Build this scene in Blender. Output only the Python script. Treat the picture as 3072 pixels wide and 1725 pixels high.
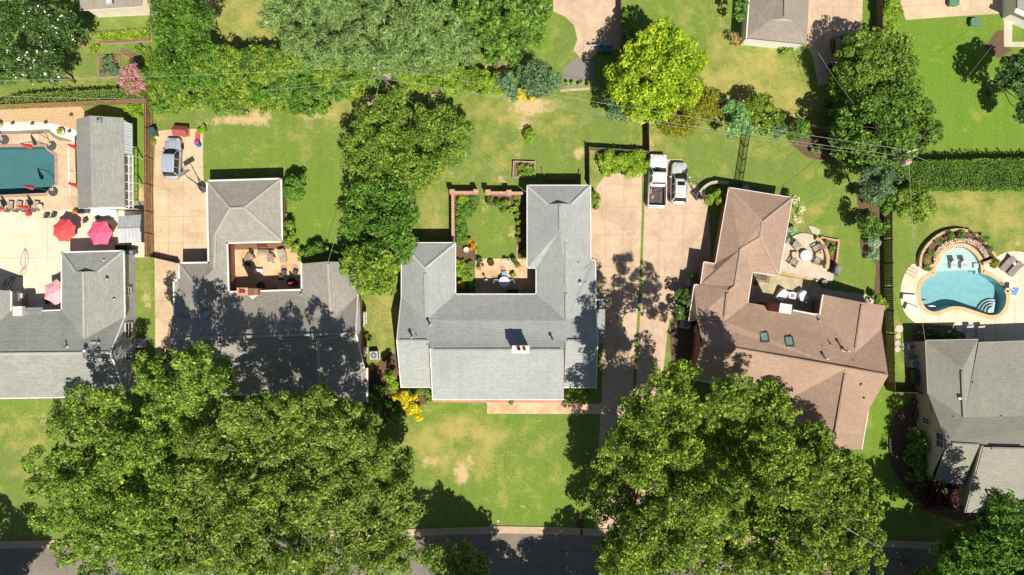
import bpy, math, random
import numpy as np
from mathutils import Vector, Matrix, geometry
for _o in list(bpy.data.objects): bpy.data.objects.remove(_o)
SC = bpy.context.scene; COL = SC.collection; R = math.radians
# ---------------------------------------------------------------- camera, sky, sun, exposure
CAMH = 77.0; K = 0.037; CX, CY = 1536.0, 862.5          # drone height, metres per photo pixel on the ground, photo centre
cam_d = bpy.data.cameras.new('camera'); cam = bpy.data.objects.new('camera', cam_d); COL.objects.link(cam)
cam.location = (0, 0, CAMH); cam_d.sensor_width = 36; cam_d.lens = 36 * CAMH / (3072 * K); cam_d.clip_end = 3000
SC.camera = cam
SUN_EL, SUN_AZ = R(57), R(154)                            # azimuth clockwise from north (+Y)
wd = bpy.data.worlds.new('World'); SC.world = wd; wd.use_nodes = True
nt = wd.node_tree; bg = nt.nodes['Background']; sky = nt.nodes.new('ShaderNodeTexSky'); sky.sky_type = 'NISHITA'
sky.sun_disc = False; sky.sun_elevation = SUN_EL; sky.sun_rotation = SUN_AZ; sky.air_density = 1.0; sky.dust_density = 1.0
nt.links.new(sky.outputs[0], bg.inputs[0]); bg.inputs[1].default_value = 0.05
sl = bpy.data.lights.new('sun', 'SUN'); sl.energy = 4.7; sl.angle = R(0.5); sl.color = (1.0, 0.93, 0.82)
so = bpy.data.objects.new('sun', sl); COL.objects.link(so)
_sd = Vector((math.sin(SUN_AZ)*math.cos(SUN_EL), math.cos(SUN_AZ)*math.cos(SUN_EL), math.sin(SUN_EL)))
so.rotation_euler = _sd.to_track_quat('Z', 'Y').to_euler(); so.location = _sd * 150
SC.view_settings.view_transform = 'Standard'; SC.view_settings.look = 'None'; SC.view_settings.gamma = 1
SC.view_settings.exposure = 0.35
SC.cycles.max_bounces = 6; SC.cycles.transparent_max_bounces = 8
# ---------------------------------------------------------------- helpers
def P(X, Y, h=0.0):
    """world point at height h that the survey photo shows at pixel X, Y"""
    s = K * (1 - h / CAMH); return Vector(((X - CX) * s, (CY - Y) * s, h))
def lin(r, g, b, k=1.0):
    f = lambda c: ((c/255+.055)/1.055)**2.4 if c > 10 else c/255/12.92
    return (f(r)*k, f(g)*k, f(b)*k)
MATS = {}
def _nodes(name):
    m = bpy.data.materials.new(name); m.use_nodes = True; t = m.node_tree; return m, t, t.nodes['Principled BSDF']
def nd(t, typ, **kw):
    n = t.nodes.new('ShaderNode' + typ)
    for k, v in kw.items():
        if k.startswith('i_'):
            s = k[2:]; n.inputs[int(s) if s.isdigit() else s].default_value = v
        else: setattr(n, k, v)
    return n
def mixc(t, fac, a, b, bt='MIX'):
    n = nd(t, 'MixRGB', blend_type=bt)
    for i, v in enumerate((fac, a, b)):
        if hasattr(v, 'is_linked') or hasattr(v, 'links'): t.links.new(v, n.inputs[i])
        else: n.inputs[i].default_value = v if i == 0 else (*v[:3], 1)
    return n.outputs[0]
def noise(t, scale, detail=4, rough=.6, vec=None, dist=0):
    n = nd(t, 'TexNoise'); n.inputs['Scale'].default_value = scale; n.inputs['Detail'].default_value = detail
    n.inputs['Roughness'].default_value = rough; n.inputs['Distortion'].default_value = dist
    if vec is None: vec = nd(t, 'NewGeometry').outputs['Position']
    t.links.new(vec, n.inputs['Vector']); return n.outputs['Fac']
def ramp(t, fac, stops):
    n = nd(t, 'ValToRGB'); e = n.color_ramp.elements
    while len(e) < len(stops): e.new(.5)
    for el, (p, c) in zip(e, stops):
        el.position = p; el.color = (c, c, c, 1) if isinstance(c, (int, float)) else (*c[:3], 1)
    t.links.new(fac, n.inputs[0]); return n.outputs[0]
def mathn(t, op, a, b=0.0):
    n = nd(t, 'Math', operation=op)
    for i, v in enumerate((a, b)):
        if hasattr(v, 'links'): t.links.new(v, n.inputs[i])
        else: n.inputs[i].default_value = v
    return n.outputs[0]
def mat(name, c1, c2=None, scale=4.0, rough=.75, metal=0.0, spec=.3, bump=0.0, lo=.35, hi=.65, big=None):
    if name in MATS: return MATS[name]
    m, t, b = _nodes(name); c2 = c2 or tuple(x*.82 for x in c1)
    f = ramp(t, noise(t, scale, 5), [(lo, 0.0), (hi, 1.0)]); col = mixc(t, f, c1, c2)
    if big: col = mixc(t, ramp(t, noise(t, big[0], 3), [(.42, 0.0), (.62, big[2])]), col, big[1])
    t.links.new(col, b.inputs['Base Color']); b.inputs['Roughness'].default_value = rough
    b.inputs['Metallic'].default_value = metal; b.inputs['Specular IOR Level'].default_value = spec
    if bump:
        bn = nd(t, 'Bump'); bn.inputs['Strength'].default_value = bump; bn.inputs['Distance'].default_value = .05
        t.links.new(noise(t, scale*3, 4), bn.inputs['Height']); t.links.new(bn.outputs[0], b.inputs['Normal'])
    MATS[name] = m; return m
def shingle_mat(name, c1, c2, c3):
    """asphalt shingles: courses and tabs laid out in the roof's own UV (metres)"""
    m, t, b = _nodes(name); uv = nd(t, 'UVMap').outputs[0]
    br = nd(t, 'TexBrick', offset=.5); br.inputs['Scale'].default_value = 1; br.inputs['Brick Width'].default_value = .34
    br.inputs['Row Height'].default_value = .165; br.inputs['Mortar Size'].default_value = .014; br.inputs['Mortar Smooth'].default_value = .3
    br.inputs['Bias'].default_value = -.1
    br.inputs['Color1'].default_value = (*c1, 1); br.inputs['Color2'].default_value = (*c2, 1); br.inputs['Mortar'].default_value = (*c3, 1)
    t.links.new(uv, br.inputs['Vector'])
    col = mixc(t, ramp(t, noise(t, 2.2, 6, .75, uv), [(.3, 0.0), (.7, .5)]), br.outputs[0], c2)
    col = mixc(t, ramp(t, noise(t, .22, 3), [(.4, 0.0), (.7, .35)]), col, c3)
    mp = nd(t, 'Mapping'); mp.inputs['Scale'].default_value = (1.6, .12, 1); t.links.new(uv, mp.inputs['Vector'])
    col = mixc(t, ramp(t, noise(t, 1, 4, .6, mp.outputs[0]), [(.5, 0.0), (.75, .3)]), col, c3)   # rain streaks down the slope
    t.links.new(col, b.inputs['Base Color']); b.inputs['Roughness'].default_value = .9; b.inputs['Specular IOR Level'].default_value = .2
    bn = nd(t, 'Bump'); bn.inputs['Strength'].default_value = .5; bn.inputs['Distance'].default_value = .03
    t.links.new(br.outputs['Fac'], bn.inputs['Height']); bn.invert = True; t.links.new(bn.outputs[0], b.inputs['Normal'])
    MATS[name] = m; return m
def brick_mat(name, c1, c2, mortar, w=.23, h=.08):
    m, t, b = _nodes(name); g = nd(t, 'NewGeometry').outputs['Position']
    s = nd(t, 'SeparateXYZ'); t.links.new(g, s.inputs[0]); c = nd(t, 'CombineXYZ')
    t.links.new(mathn(t, 'ADD', s.outputs[0], s.outputs[1]), c.inputs[0]); t.links.new(mathn(t, 'ADD', s.outputs[2], mathn(t, 'MULTIPLY', s.outputs[1], .37)), c.inputs[1])
    br = nd(t, 'TexBrick', offset=.5); br.inputs['Scale'].default_value = 1; br.inputs['Brick Width'].default_value = w
    br.inputs['Row Height'].default_value = h; br.inputs['Mortar Size'].default_value = .012
    br.inputs['Color1'].default_value = (*c1, 1); br.inputs['Color2'].default_value = (*c2, 1); br.inputs['Mortar'].default_value = (*mortar, 1)
    t.links.new(c.outputs[0], br.inputs['Vector'])
    col = mixc(t, ramp(t, noise(t, 3, 5), [(.35, 0.0), (.7, .45)]), br.outputs[0], c2)
    t.links.new(col, b.inputs['Base Color']); b.inputs['Roughness'].default_value = .88
    MATS[name] = m; return m
def leaf_mat(name, cols, trans=.3, spec=.25):
    """foliage: every leaf spray takes its own tint, sprays share a drift of hue across the crown"""
    m, t, b = _nodes(name); g = nd(t, 'NewGeometry'); n = len(cols)
    f = mathn(t, 'ADD', mathn(t, 'MULTIPLY', g.outputs['Random Per Island'], .6), mathn(t, 'MULTIPLY', noise(t, .55, 3), .75))
    f = mathn(t, 'SUBTRACT', f, .18)
    col = ramp(t, f, [((i+.5)/n, c) for i, c in enumerate(cols)])
    t.links.new(col, b.inputs['Base Color']); b.inputs['Roughness'].default_value = .55; b.inputs['Specular IOR Level'].default_value = spec
    tr = nd(t, 'BsdfTranslucent'); t.links.new(mixc(t, .5, col, (.9, 1, .35), 'MULTIPLY'), tr.inputs[0])
    mx = nd(t, 'MixShader'); mx.inputs[0].default_value = trans
    t.links.new(b.outputs[0], mx.inputs[1]); t.links.new(tr.outputs[0], mx.inputs[2])
    t.links.new(mx.outputs[0], t.nodes['Material Output'].inputs[0]); MATS[name] = m; return m
def water_mat(name, tint, rough=.03, wave=.06, ws=2.2):
    m, t, b = _nodes(name); t.nodes.remove(b)
    tp = nd(t, 'BsdfTransparent'); tp.inputs[0].default_value = (*tint, 1); gl = nd(t, 'BsdfGlossy'); gl.inputs['Roughness'].default_value = rough
    bn = nd(t, 'Bump'); bn.inputs['Strength'].default_value = wave; bn.inputs['Distance'].default_value = .15
    t.links.new(noise(t, ws, 3, .5, None, .6), bn.inputs['Height']); t.links.new(bn.outputs[0], gl.inputs['Normal'])
    fr = nd(t, 'Fresnel'); fr.inputs[0].default_value = 1.33; t.links.new(bn.outputs[0], fr.inputs['Normal'])
    mx = nd(t, 'MixShader'); t.links.new(fr.outputs[0], mx.inputs[0]); t.links.new(tp.outputs[0], mx.inputs[1]); t.links.new(gl.outputs[0], mx.inputs[2])
    t.links.new(mx.outputs[0], t.nodes['Material Output'].inputs[0]); MATS[name] = m; return m
def glass_mat(name, c):
    m, t, b = _nodes(name); b.inputs['Base Color'].default_value = (*c, 1); b.inputs['Roughness'].default_value = .06
    b.inputs['Specular IOR Level'].default_value = .6; MATS[name] = m; return m
def paint_mat(name, c, metal=.0, rough=.3):
    m, t, b = _nodes(name); f = ramp(t, noise(t, 2.5, 4), [(.4, 0.0), (.7, .25)])
    t.links.new(mixc(t, f, c, tuple(x*.75 for x in c)), b.inputs['Base Color']); b.inputs['Metallic'].default_value = metal
    b.inputs['Roughness'].default_value = rough; b.inputs['Coat Weight'].default_value = .5; b.inputs['Coat Roughness'].default_value = .08
    MATS[name] = m; return m
# ---------------------------------------------------------------- objects
def put(o, parent=None):
    COL.objects.link(o)
    if parent is not None: o.parent = parent
    return o
def tag(o, label=None, cat=None, group=None, kind=None):
    if label: o['label'] = label
    if cat: o['category'] = cat
    if group: o['group'] = group
    if kind: o['kind'] = kind
    return o
def thing(name, label, cat, loc=(0, 0, 0), rz=0.0, group=None):
    o = bpy.data.objects.new(name, None); o.empty_display_size = .3; o.location = loc; o.rotation_euler = (0, 0, rz)
    put(o); return tag(o, label, cat, group)
def clone(root, loc, rz=None, label=None, group=None):
    r = root.copy(); COL.objects.link(r); r.location = loc
    if rz is not None: r.rotation_euler = (0, 0, rz)
    if label: r['label'] = label
    if group: r['group'] = group
    for ch in list(root.children):
        c = ch.copy(); COL.objects.link(c); c.parent = r
        for g in list(ch.children):
            d = g.copy(); COL.objects.link(d); d.parent = c
    return r
class MB:
    """collects shapes and links them as one mesh object"""
    def __init__(s): s.v = []; s.f = []; s.uv = {}
    def add(s, vs, fs):
        n = len(s.v); s.v += [tuple(v) for v in vs]; s.f += [tuple(i+n for i in f) for f in fs]; return s
    def box(s, c, d, rz=0.0, tilt=None, top=1.0):
        x, y, z = (q/2 for q in d); vs = []
        for k in (-1, 1):
            q = top if k > 0 else 1
            vs += [Vector((-x*q, -y*q, k*z)), Vector((x*q, -y*q, k*z)), Vector((x*q, y*q, k*z)), Vector((-x*q, y*q, k*z))]
        if tilt is not None: vs = [tilt @ v for v in vs]
        if rz: M = Matrix.Rotation(rz, 3, 'Z'); vs = [M @ v for v in vs]
        c = Vector(c); vs = [v + c for v in vs]
        return s.add(vs, [(3, 2, 1, 0), (4, 5, 6, 7), (0, 1, 5, 4), (1, 2, 6, 5), (2, 3, 7, 6), (3, 0, 4, 7)])
    def prism(s, pts, z0, z1, bottom=True):
        pts = [(p[0], p[1]) for p in pts]
        if sum(a[0]*b[1]-b[0]*a[1] for a, b in zip(pts, pts[1:]+pts[:1])) < 0: pts.reverse()
        n = len(pts); vs = [(*p, z0) for p in pts] + [(*p, z1) for p in pts]
        fs = [tuple(range(n, 2*n))] + [(i, (i+1) % n, n+(i+1) % n, n+i) for i in range(n)]
        if bottom: fs.append(tuple(reversed(range(n))))
        return s.add(vs, fs)
    def tube(s, pts, r, n=8, caps=True):
        pts = [Vector(p) for p in pts]; rr = r if isinstance(r, (list, tuple)) else [r]*len(pts); vs = []; fs = []
        for i, p in enumerate(pts):
            d = (pts[min(i+1, len(pts)-1)] - pts[max(i-1, 0)]).normalized()
            u = d.cross(Vector((0, 0, 1)) if abs(d.z) < .95 else Vector((1, 0, 0))).normalized(); w = d.cross(u)
            vs += [p + (u*math.cos(2*math.pi*k/n) + w*math.sin(2*math.pi*k/n))*rr[i] for k in range(n)]
        for i in range(len(pts)-1):
            fs += [(i*n+k, i*n+(k+1) % n, (i+1)*n+(k+1) % n, (i+1)*n+k) for k in range(n)]
        if caps: fs += [tuple(reversed(range(n))), tuple(range((len(pts)-1)*n, len(pts)*n))]
        return s.add(vs, fs)
    def lathe(s, prof, c=(0, 0, 0), n=20, ph=0.0, capt=True):
        vs = []; c = Vector(c)
        for r, z in prof: vs += [c + Vector((r*math.cos(ph+2*math.pi*k/n), r*math.sin(ph+2*math.pi*k/n), z)) for k in range(n)]
        fs = []
        for i in range(len(prof)-1): fs += [(i*n+k, i*n+(k+1) % n, (i+1)*n+(k+1) % n, (i+1)*n+k) for k in range(n)]
        if capt: fs += [tuple(range((len(prof)-1)*n, len(prof)*n))]
        return s.add(vs, fs)
    def wall(s, pts, th, z0, z1):
        """an upright wall of thickness th along a polyline (mitred)"""
        pts = [Vector((p[0], p[1])) for p in pts]; L = []; Rr = []
        for i, p in enumerate(pts):
            d0 = (p - pts[i-1]).normalized() if i else None; d1 = (pts[i+1]-p).normalized() if i < len(pts)-1 else None
            d = ((d0 or d1) + (d1 or d0)).normalized(); nn = Vector((-d.y, d.x)); k = 1.0
            if d0 and d1: k = 1/max(.4, nn.dot(Vector((-d0.y, d0.x))))
            L.append(p + nn*th/2*k); Rr.append(p - nn*th/2*k)
        for i in range(len(pts)-1): s.prism([L[i], L[i+1], Rr[i+1], Rr[i]], z0, z1)
        return s
    def loft(s, secs, caps=True):
        n = len(secs[0]); vs = [p for q in secs for p in q]; fs = []
        for i in range(len(secs)-1): fs += [(i*n+k, i*n+(k+1) % n, (i+1)*n+(k+1) % n, (i+1)*n+k) for k in range(n)]
        if caps: fs += [tuple(reversed(range(n))), tuple(range((len(secs)-1)*n, len(secs)*n))]
        return s.add(vs, fs)
    def build(s, name, m, parent=None, world=False, smooth=False, bevel=0.0, slope_uv=False):
        me = bpy.data.meshes.new(name); vs = s.v
        if world and parent is not None: L = parent.location; vs = [(v[0]-L.x, v[1]-L.y, v[2]-L.z) for v in vs]
        me.from_pydata(vs, [], s.f)
        if slope_uv:
            ul = me.uv_layers.new(name='UVMap')
            for p in me.polygons:
                n = p.normal; tn = Vector((0, 0, 1)).cross(n)
                tn = tn.normalized() if tn.length > 1e-4 else Vector((1, 0, 0)); bt = n.cross(tn)
                for li in p.loop_indices:
                    co = Vector(s.v[me.loops[li].vertex_index]); ul.data[li].uv = (co.dot(tn), co.dot(bt))
        me.materials.append(m if not isinstance(m, str) else MATS[m]); me.validate()
        if smooth:
            me.shade_smooth() if hasattr(me, 'shade_smooth') else None
        o = bpy.data.objects.new(name, me); put(o, parent)
        if bevel:
            b = o.modifiers.new('bevel', 'BEVEL'); b.width = bevel; b.segments = 2; b.limit_method = 'ANGLE'; b.angle_limit = R(40)
        return o
def sheet(name, outer, z, m, holes=(), step=None, kind='structure', label=None, jit=0):
    """a flat sheet with optional holes; outer, holes are lists of world points"""
    pts = [Vector((p[0], p[1])) for p in outer]; edges = [(i, (i+1) % len(pts)) for i in range(len(pts))]
    for h in holes:
        b = len(pts); pts += [Vector((p[0], p[1])) for p in h]; edges += [(b+i, b+(i+1) % len(h)) for i in range(len(h))]
    if step:
        xs = [p.x for p in pts]; ys = [p.y for p in pts]
        x0, x1, y0, y1 = max(min(xs), -70), min(max(xs), 70), max(min(ys), -42), min(max(ys), 42)
        for gx in np.arange(x0+step*.5, x1, step):
            for gy in np.arange(y0+step*.5, y1, step): pts.append(Vector((gx, gy)))
    v, e, f, *_ = geometry.delaunay_2d_cdt(pts, edges, [], 1 if step else 1, 1e-5)
    def inside(q, poly):
        c = False; j = len(poly)-1
        for i in range(len(poly)):
            a, b = poly[i], poly[j]
            if (a[1] > q[1]) != (b[1] > q[1]) and q[0] < (b[0]-a[0])*(q[1]-a[1])/(b[1]-a[1])+a[0]: c = not c
            j = i
        return c
    ff = []
    hb = [(min(p[0] for p in h), max(p[0] for p in h), min(p[1] for p in h), max(p[1] for p in h), h) for h in holes]
    for t in f:
        c = ((v[t[0]].x+v[t[1]].x+v[t[2]].x)/3, (v[t[0]].y+v[t[1]].y+v[t[2]].y)/3)
        if any(a <= c[0] <= b and d <= c[1] <= e2 and inside(c, h) for a, b, d, e2, h in hb): continue
        if not step and not inside(c, outer): continue
        ff.append(tuple(t))
    me = bpy.data.meshes.new(name); me.from_pydata([(p.x, p.y, z) for p in v], [], ff)
    for p in me.polygons:
        if p.normal.z < 0: p.flip()
    me.materials.append(m); o = bpy.data.objects.new(name, me); put(o); o['kind'] = kind
    if label: o['label'] = label
    return o
def pp(pts, h=0.0): return [P(x, y, h) for x, y in pts]
def smoothpoly(pts, n=4, closed=True):
    """Catmull-Rom through px points"""
    out = []; N = len(pts)
    for i in range(N if closed else N-1):
        p = [pts[(i+k) % N] if closed else pts[min(max(i+k, 0), N-1)] for k in (-1, 0, 1, 2)]
        for j in range(n):
            t = j/n
            out.append(tuple(.5*(2*p[1][a]+(p[2][a]-p[0][a])*t+(2*p[0][a]-5*p[1][a]+4*p[2][a]-p[3][a])*t*t+(3*p[1][a]-p[0][a]-3*p[2][a]+p[3][a])*t**3) for a in range(len(p[0]))))
    if not closed: out.append(tuple(pts[-1]))
    return out
def offset(poly, d):
    """inset (d>0) or grow a world polygon"""
    p = [Vector((q[0], q[1])) for q in poly]
    if sum(a.x*b.y-b.x*a.y for a, b in zip(p, p[1:]+p[:1])) < 0: p.reverse()
    out = []
    for i in range(len(p)):
        a = (p[i]-p[i-1]).normalized(); b = (p[(i+1) % len(p)]-p[i]).normalized(); na = Vector((-a.y, a.x)); nb = Vector((-b.y, b.x))
        m = (na+nb); m = m.normalized() if m.length > 1e-3 else na; out.append(p[i] + m*d/max(.35, m.dot(na)))
    return out
# ---------------------------------------------------------------- materials of the place
SH_C = shingle_mat('shingle_pale_grey', lin(180, 183, 179), lin(158, 162, 160), lin(136, 140, 139))
SH_A = shingle_mat('shingle_grey_green', lin(170, 171, 162), lin(146, 148, 141), lin(124, 127, 122))
SH_B = shingle_mat('shingle_taupe', lin(172, 168, 157), lin(150, 146, 137), lin(126, 122, 115))
SH_D = shingle_mat('shingle_brown', lin(184, 157, 136), lin(164, 138, 120), lin(140, 117, 102))
SH_E = shingle_mat('shingle_sage', lin(162, 160, 147), lin(144, 143, 132), lin(124, 123, 114))
SH_F = shingle_mat('shingle_weathered', lin(168, 158, 144), lin(148, 139, 127), lin(124, 117, 107))
WHITE = mat('white_paint', lin(225,222,215), lin(205,202,196), 2, .5)
GUTTER = mat('white_gutter', lin(232,230,224), lin(214,211,204), 1.5, .4)
BRICK = brick_mat('red_brick', lin(150,88,66), lin(126,70,54), lin(160,140,124))
BRICKP = brick_mat('pale_brick', lin(196,150,124), lin(176,124,100), lin(206,184,164), .3, .12)
STUCCO = mat('cream_stucco', lin(186,180,166), lin(172,166,152), 1.2, .85)
SIDING = mat('grey_siding', lin(196,196,196), lin(180,181,183), 1.2, .7)


CONC = CONCW = None
CREAM = mat('cool_deck_cream', lin(226,212,188), lin(216,200,174), .8, .8, big=(.2, lin(206,188,162), .5))
def slab_mat(name, c1, c2, stain, tyre=.35):
    m, t, bs = _nodes(name); g = nd(t, 'NewGeometry').outputs['Position']; col = mixc(t, ramp(t, noise(t, 1.1, 6, .7), [(.35, 0.0), (.65, 1.0)]), c1, c2)
    col = mixc(t, ramp(t, noise(t, .28, 4, .6, None, .8), [(.46, 0.0), (.66, .7)]), col, stain); mp = nd(t, 'Mapping'); mp.inputs['Scale'].default_value = (1.4, .07, 1); t.links.new(g, mp.inputs['Vector'])
    col = mixc(t, ramp(t, noise(t, 1, 4, .6, mp.outputs[0]), [(.5, 0.0), (.68, tyre)]), col, stain)
    col = mixc(t, ramp(t, noise(t, 7, 3, .6), [(.68, 0.0), (.78, .45)]), col, tuple(x*.5 for x in stain)); v = nd(t, 'TexVoronoi', feature='DISTANCE_TO_EDGE'); v.inputs['Scale'].default_value = .23; t.links.new(nd(t, 'NewGeometry').outputs['Position'], v.inputs['Vector'])
    w = nd(t, 'TexNoise'); w.inputs['Scale'].default_value = 1.5; t.links.new(g, w.inputs['Vector']); va = nd(t, 'VectorMath', operation='ADD'); t.links.new(g, va.inputs[0]); t.links.new(w.outputs['Color'], va.inputs[1]); t.links.new(va.outputs[0], v.inputs['Vector'])
    col = mixc(t, ramp(t, v.outputs['Distance'], [(0.0, .5), (.006, 0.0)]), col, tuple(x*.45 for x in stain))
    t.links.new(col, bs.inputs['Base Color']); bs.inputs['Roughness'].default_value = .9; bs.inputs['Specular IOR Level'].default_value = .15; MATS[name] = m; return m
PATIO = mat('patio_sand', lin(222,194,158), lin(206,174,138), 2.5, .88, big=(.5, lin(170,136,98), .6))
CONC = slab_mat('concrete_tan', lin(207,184,158), lin(194,168,142), lin(174,150,126)); CONCW = slab_mat('concrete_warm', lin(210,190,160), lin(198,174,142), lin(182,156,126), .15)
FLAG = mat('flagstone', lin(196,184,150), lin(176,162,128), 1.1, .85, big=(.8, lin(150,140,112), .6))
SLAB = mat('slab_grey', lin(200,188,170), lin(188,174,156), 1.0, .85)
JOINT = mat('joint_dark', lin(120,104,86), lin(104,92,78), 3, .95)
JOINTL = mat('joint_tan', lin(172,150,126), lin(152,132,110), 3, .95)
ASPH = mat('asphalt', lin(132,124,114), lin(112,105,97), 6, .92, big=(.35, lin(142,133,122), .6))
CURB = mat('curb_concrete', lin(196,172,146), lin(178,154,128), 1.4, .9)
MULCH = mat('mulch', lin(120,98,78), lin(88,70,56), 9, .95, lo=.3, hi=.7, bump=.6)
SOIL = mat('soil', lin(146,112,82), lin(110,82,60), 6, .95)
GRAVEL = mat('white_gravel', lin(232,226,216), lin(204,198,188), 9, .9, bump=.5)
GRAVELG = mat('grey_gravel', lin(150,148,140), lin(112,110,104), 12, .9, bump=.6)
COBBLE = mat('cobble_tan', lin(214,186,148), lin(172,142,104), 8, .9, lo=.4, hi=.6, bump=.8)
COPING = brick_mat('coping_brick', lin(176,142,120), lin(150,118,100), lin(196,178,158), .12, .3)
COPEST = mat('coping_stone', lin(214,180,134), lin(196,158,112), 2.4, .8, big=(1.2, lin(224,196,156), .5))
STONEW = mat('stone_tan', lin(206,180,140), lin(170,142,104), 3.2, .85, bump=.4)
WOOD = mat('fence_wood', lin(172,138,106), lin(140,108,80), 2.2, .85)
WOODD = mat('fence_wood_dark', lin(124,102,84), lin(94,78,64), 2.2, .88)
WOODG = mat('fence_wood_grey', lin(140,122,106), lin(110,96,84), 2.2, .9)
IRON = mat('black_iron', lin(38,38,40), lin(28,28,30), 4, .5)
BLACK = mat('black_plastic', lin(40,41,44), lin(30,31,33), 4, .55)
DGREY = mat('dark_grey', lin(84,86,90), lin(70,72,76), 3, .6)
MGREY = mat('mid_grey', lin(140,142,146), lin(122,124,128), 3, .6)
LGREY = mat('light_grey', lin(190,192,194), lin(172,174,176), 2, .5)
METAL = mat('galvanised', lin(180,184,186), lin(156,160,163), 1.5, .42, metal=.55)
METRF = mat('metal_roof', lin(190,193,194), lin(168,171,173), .9, .5, metal=.2)
BARK = mat('bark', lin(132,112,92), lin(96,80,66), 3, .95, bump=.5)
BARKP = mat('bark_pale', lin(176,158,136), lin(130,112,94), 3, .95, bump=.5)
RED = mat('red_canvas', lin(234,88,84), lin(222,76,76), 1.5, .75)
PINK = mat('pink_canvas', lin(232,100,134), lin(220,90,122), 1.5, .75)
PINKP = mat('pale_pink_canvas', lin(240,176,182), lin(228,162,170), 1.5, .75)
TERRA = mat('terracotta', lin(196,110,72), lin(170,90,58), 4, .8)
GREENB = mat('bin_green', lin(66,92,84), lin(54,78,72), 2, .5)
WDECK = mat('grey_wood', lin(176,164,148), lin(140,128,114), 4, .85)
TEAK = mat('dark_teak', lin(122,104,92), lin(92,78,70), 4, .85)
BLUEF = mat('blue_fabric', lin(130,176,210), lin(112,160,196), 3, .7)
CLOTHW = mat('white_cover', lin(226,222,226), lin(206,202,208), 1.5, .7)
GLASS = glass_mat('window_glass', lin(60,72,80)); GLASSC = glass_mat('car_glass', lin(26,34,34))
SKYL = glass_mat('skylight_glass', lin(120,150,140)); POOLF1 = mat('pool_plaster_teal', lin(84,124,126), lin(76,116,119), .6, .7)
POOLF2 = mat('pool_plaster_blue', lin(138,180,184), lin(124,170,178), 1.4, .7)
WATER1 = water_mat('pool_water_teal', (.84, .95, .965), wave=.05); WATER2 = water_mat('pool_water_blue', (.90, .975, .985), wave=.25, ws=3.5)
# ---------------------------------------------------------------- pools' outlines (photo pixels)
POOL1 = [(-90, 443), (132, 440), (144, 453), (164, 466), (165, 551), (153, 561), (137, 579), (-90, 588)]
POOL2 = smoothpoly([(2825,768),(2839,754.6),(2857,744.7),(2877,741),(2895,742.5),(2912,751.5),(2926,765),(2936,780),(2941,795)],3,False) + [(2942,812),(2942,819)] + \
        smoothpoly([(2946,821),(2966,827),(2987,840),(3003,855),(3012,873),(3018,889),(3014,917),(2998,939),(2976,945.5),(2948,940),(2917,929.5),(2886,920.5),(2855,919.5),(2830,928),(2802,935),(2780,926),(2766,905),(2760,877),(2766,852),(2780,836),(2804,825)],3,False) + [(2807,822),(2807,803),(2815,787)]
W1, W2 = pp(POOL1), pp(POOL2)
# ---------------------------------------------------------------- the ground sheet with its dry, bare and lush turf
def grass_mat():
    m, t, b = _nodes('turf'); g = nd(t, 'NewGeometry').outputs['Position']
    at = {k: nd(t, 'Attribute', attribute_name=k).outputs['Fac'] for k in ('dry', 'bare', 'lush')}
    fine = noise(t, 5.5, 5, .75); mid = noise(t, .5, 5, .65); big = noise(t, .13, 3)
    green = mixc(t, ramp(t, fine, [(.3, 0.0), (.7, 1.0)]), lin(80,106,42), lin(138,150,78))
    green = mixc(t, ramp(t, noise(t, 1.7, 5, .7), [(.45, 0.0), (.62, .45)]), green, lin(84,112,44))
    green = mixc(t, ramp(t, mid, [(.3, 0.0), (.7, .75)]), green, lin(116,136,62))
    lush = mixc(t, ramp(t, fine, [(.3, 0.0), (.7, 1.0)]), lin(78,118,34), lin(120,154,46))
    col = mixc(t, at['lush'], green, lush)
    mp = nd(t, 'Mapping'); mp.inputs['Scale'].default_value = (1, .12, 1); t.links.new(g, mp.inputs['Vector'])
    col = mixc(t, ramp(t, noise(t, 1.1, 2, .5, mp.outputs[0]), [(.35, 0.0), (.65, .16)]), col, lin(142,156,80))
    dryc = mixc(t, fine, lin(150,140,78), lin(188,176,106))
    d = mathn(t, 'ADD', at['dry'], mathn(t, 'MULTIPLY', mathn(t, 'SUBTRACT', mid, .5), 2.4))
    d = mathn(t, 'ADD', d, mathn(t, 'MULTIPLY', mathn(t, 'SUBTRACT', fine, .5), 1.3))
    col = mixc(t, ramp(t, d, [(.2, 0.0), (1.0, .95)]), col, dryc)
    br = mathn(t, 'ADD', at['bare'], mathn(t, 'MULTIPLY', mathn(t, 'SUBTRACT', noise(t, 1.6, 5, .7), .5), 1.3))
    col = mixc(t, ramp(t, br, [(.38, 0.0), (.75, .92)]), col, mixc(t, fine, lin(184,156,112), lin(214,190,148)))
    t.links.new(col, b.inputs['Base Color']); b.inputs['Roughness'].default_value = .92; b.inputs['Specular IOR Level'].default_value = .1
    bn = nd(t, 'Bump'); bn.inputs['Strength'].default_value = .7; bn.inputs['Distance'].default_value = .06
    t.links.new(noise(t, 9, 4, .7), bn.inputs['Height']); t.links.new(bn.outputs[0], b.inputs['Normal']); MATS['turf'] = m; return m
GR = grass_mat()
E = 420
gr = sheet('ground', [(-E, -E), (E, -E), (E, E), (-E, E)], 0, GR, holes=[offset(W1, -.05), offset(W2, -.05)], step=.5)
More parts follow.
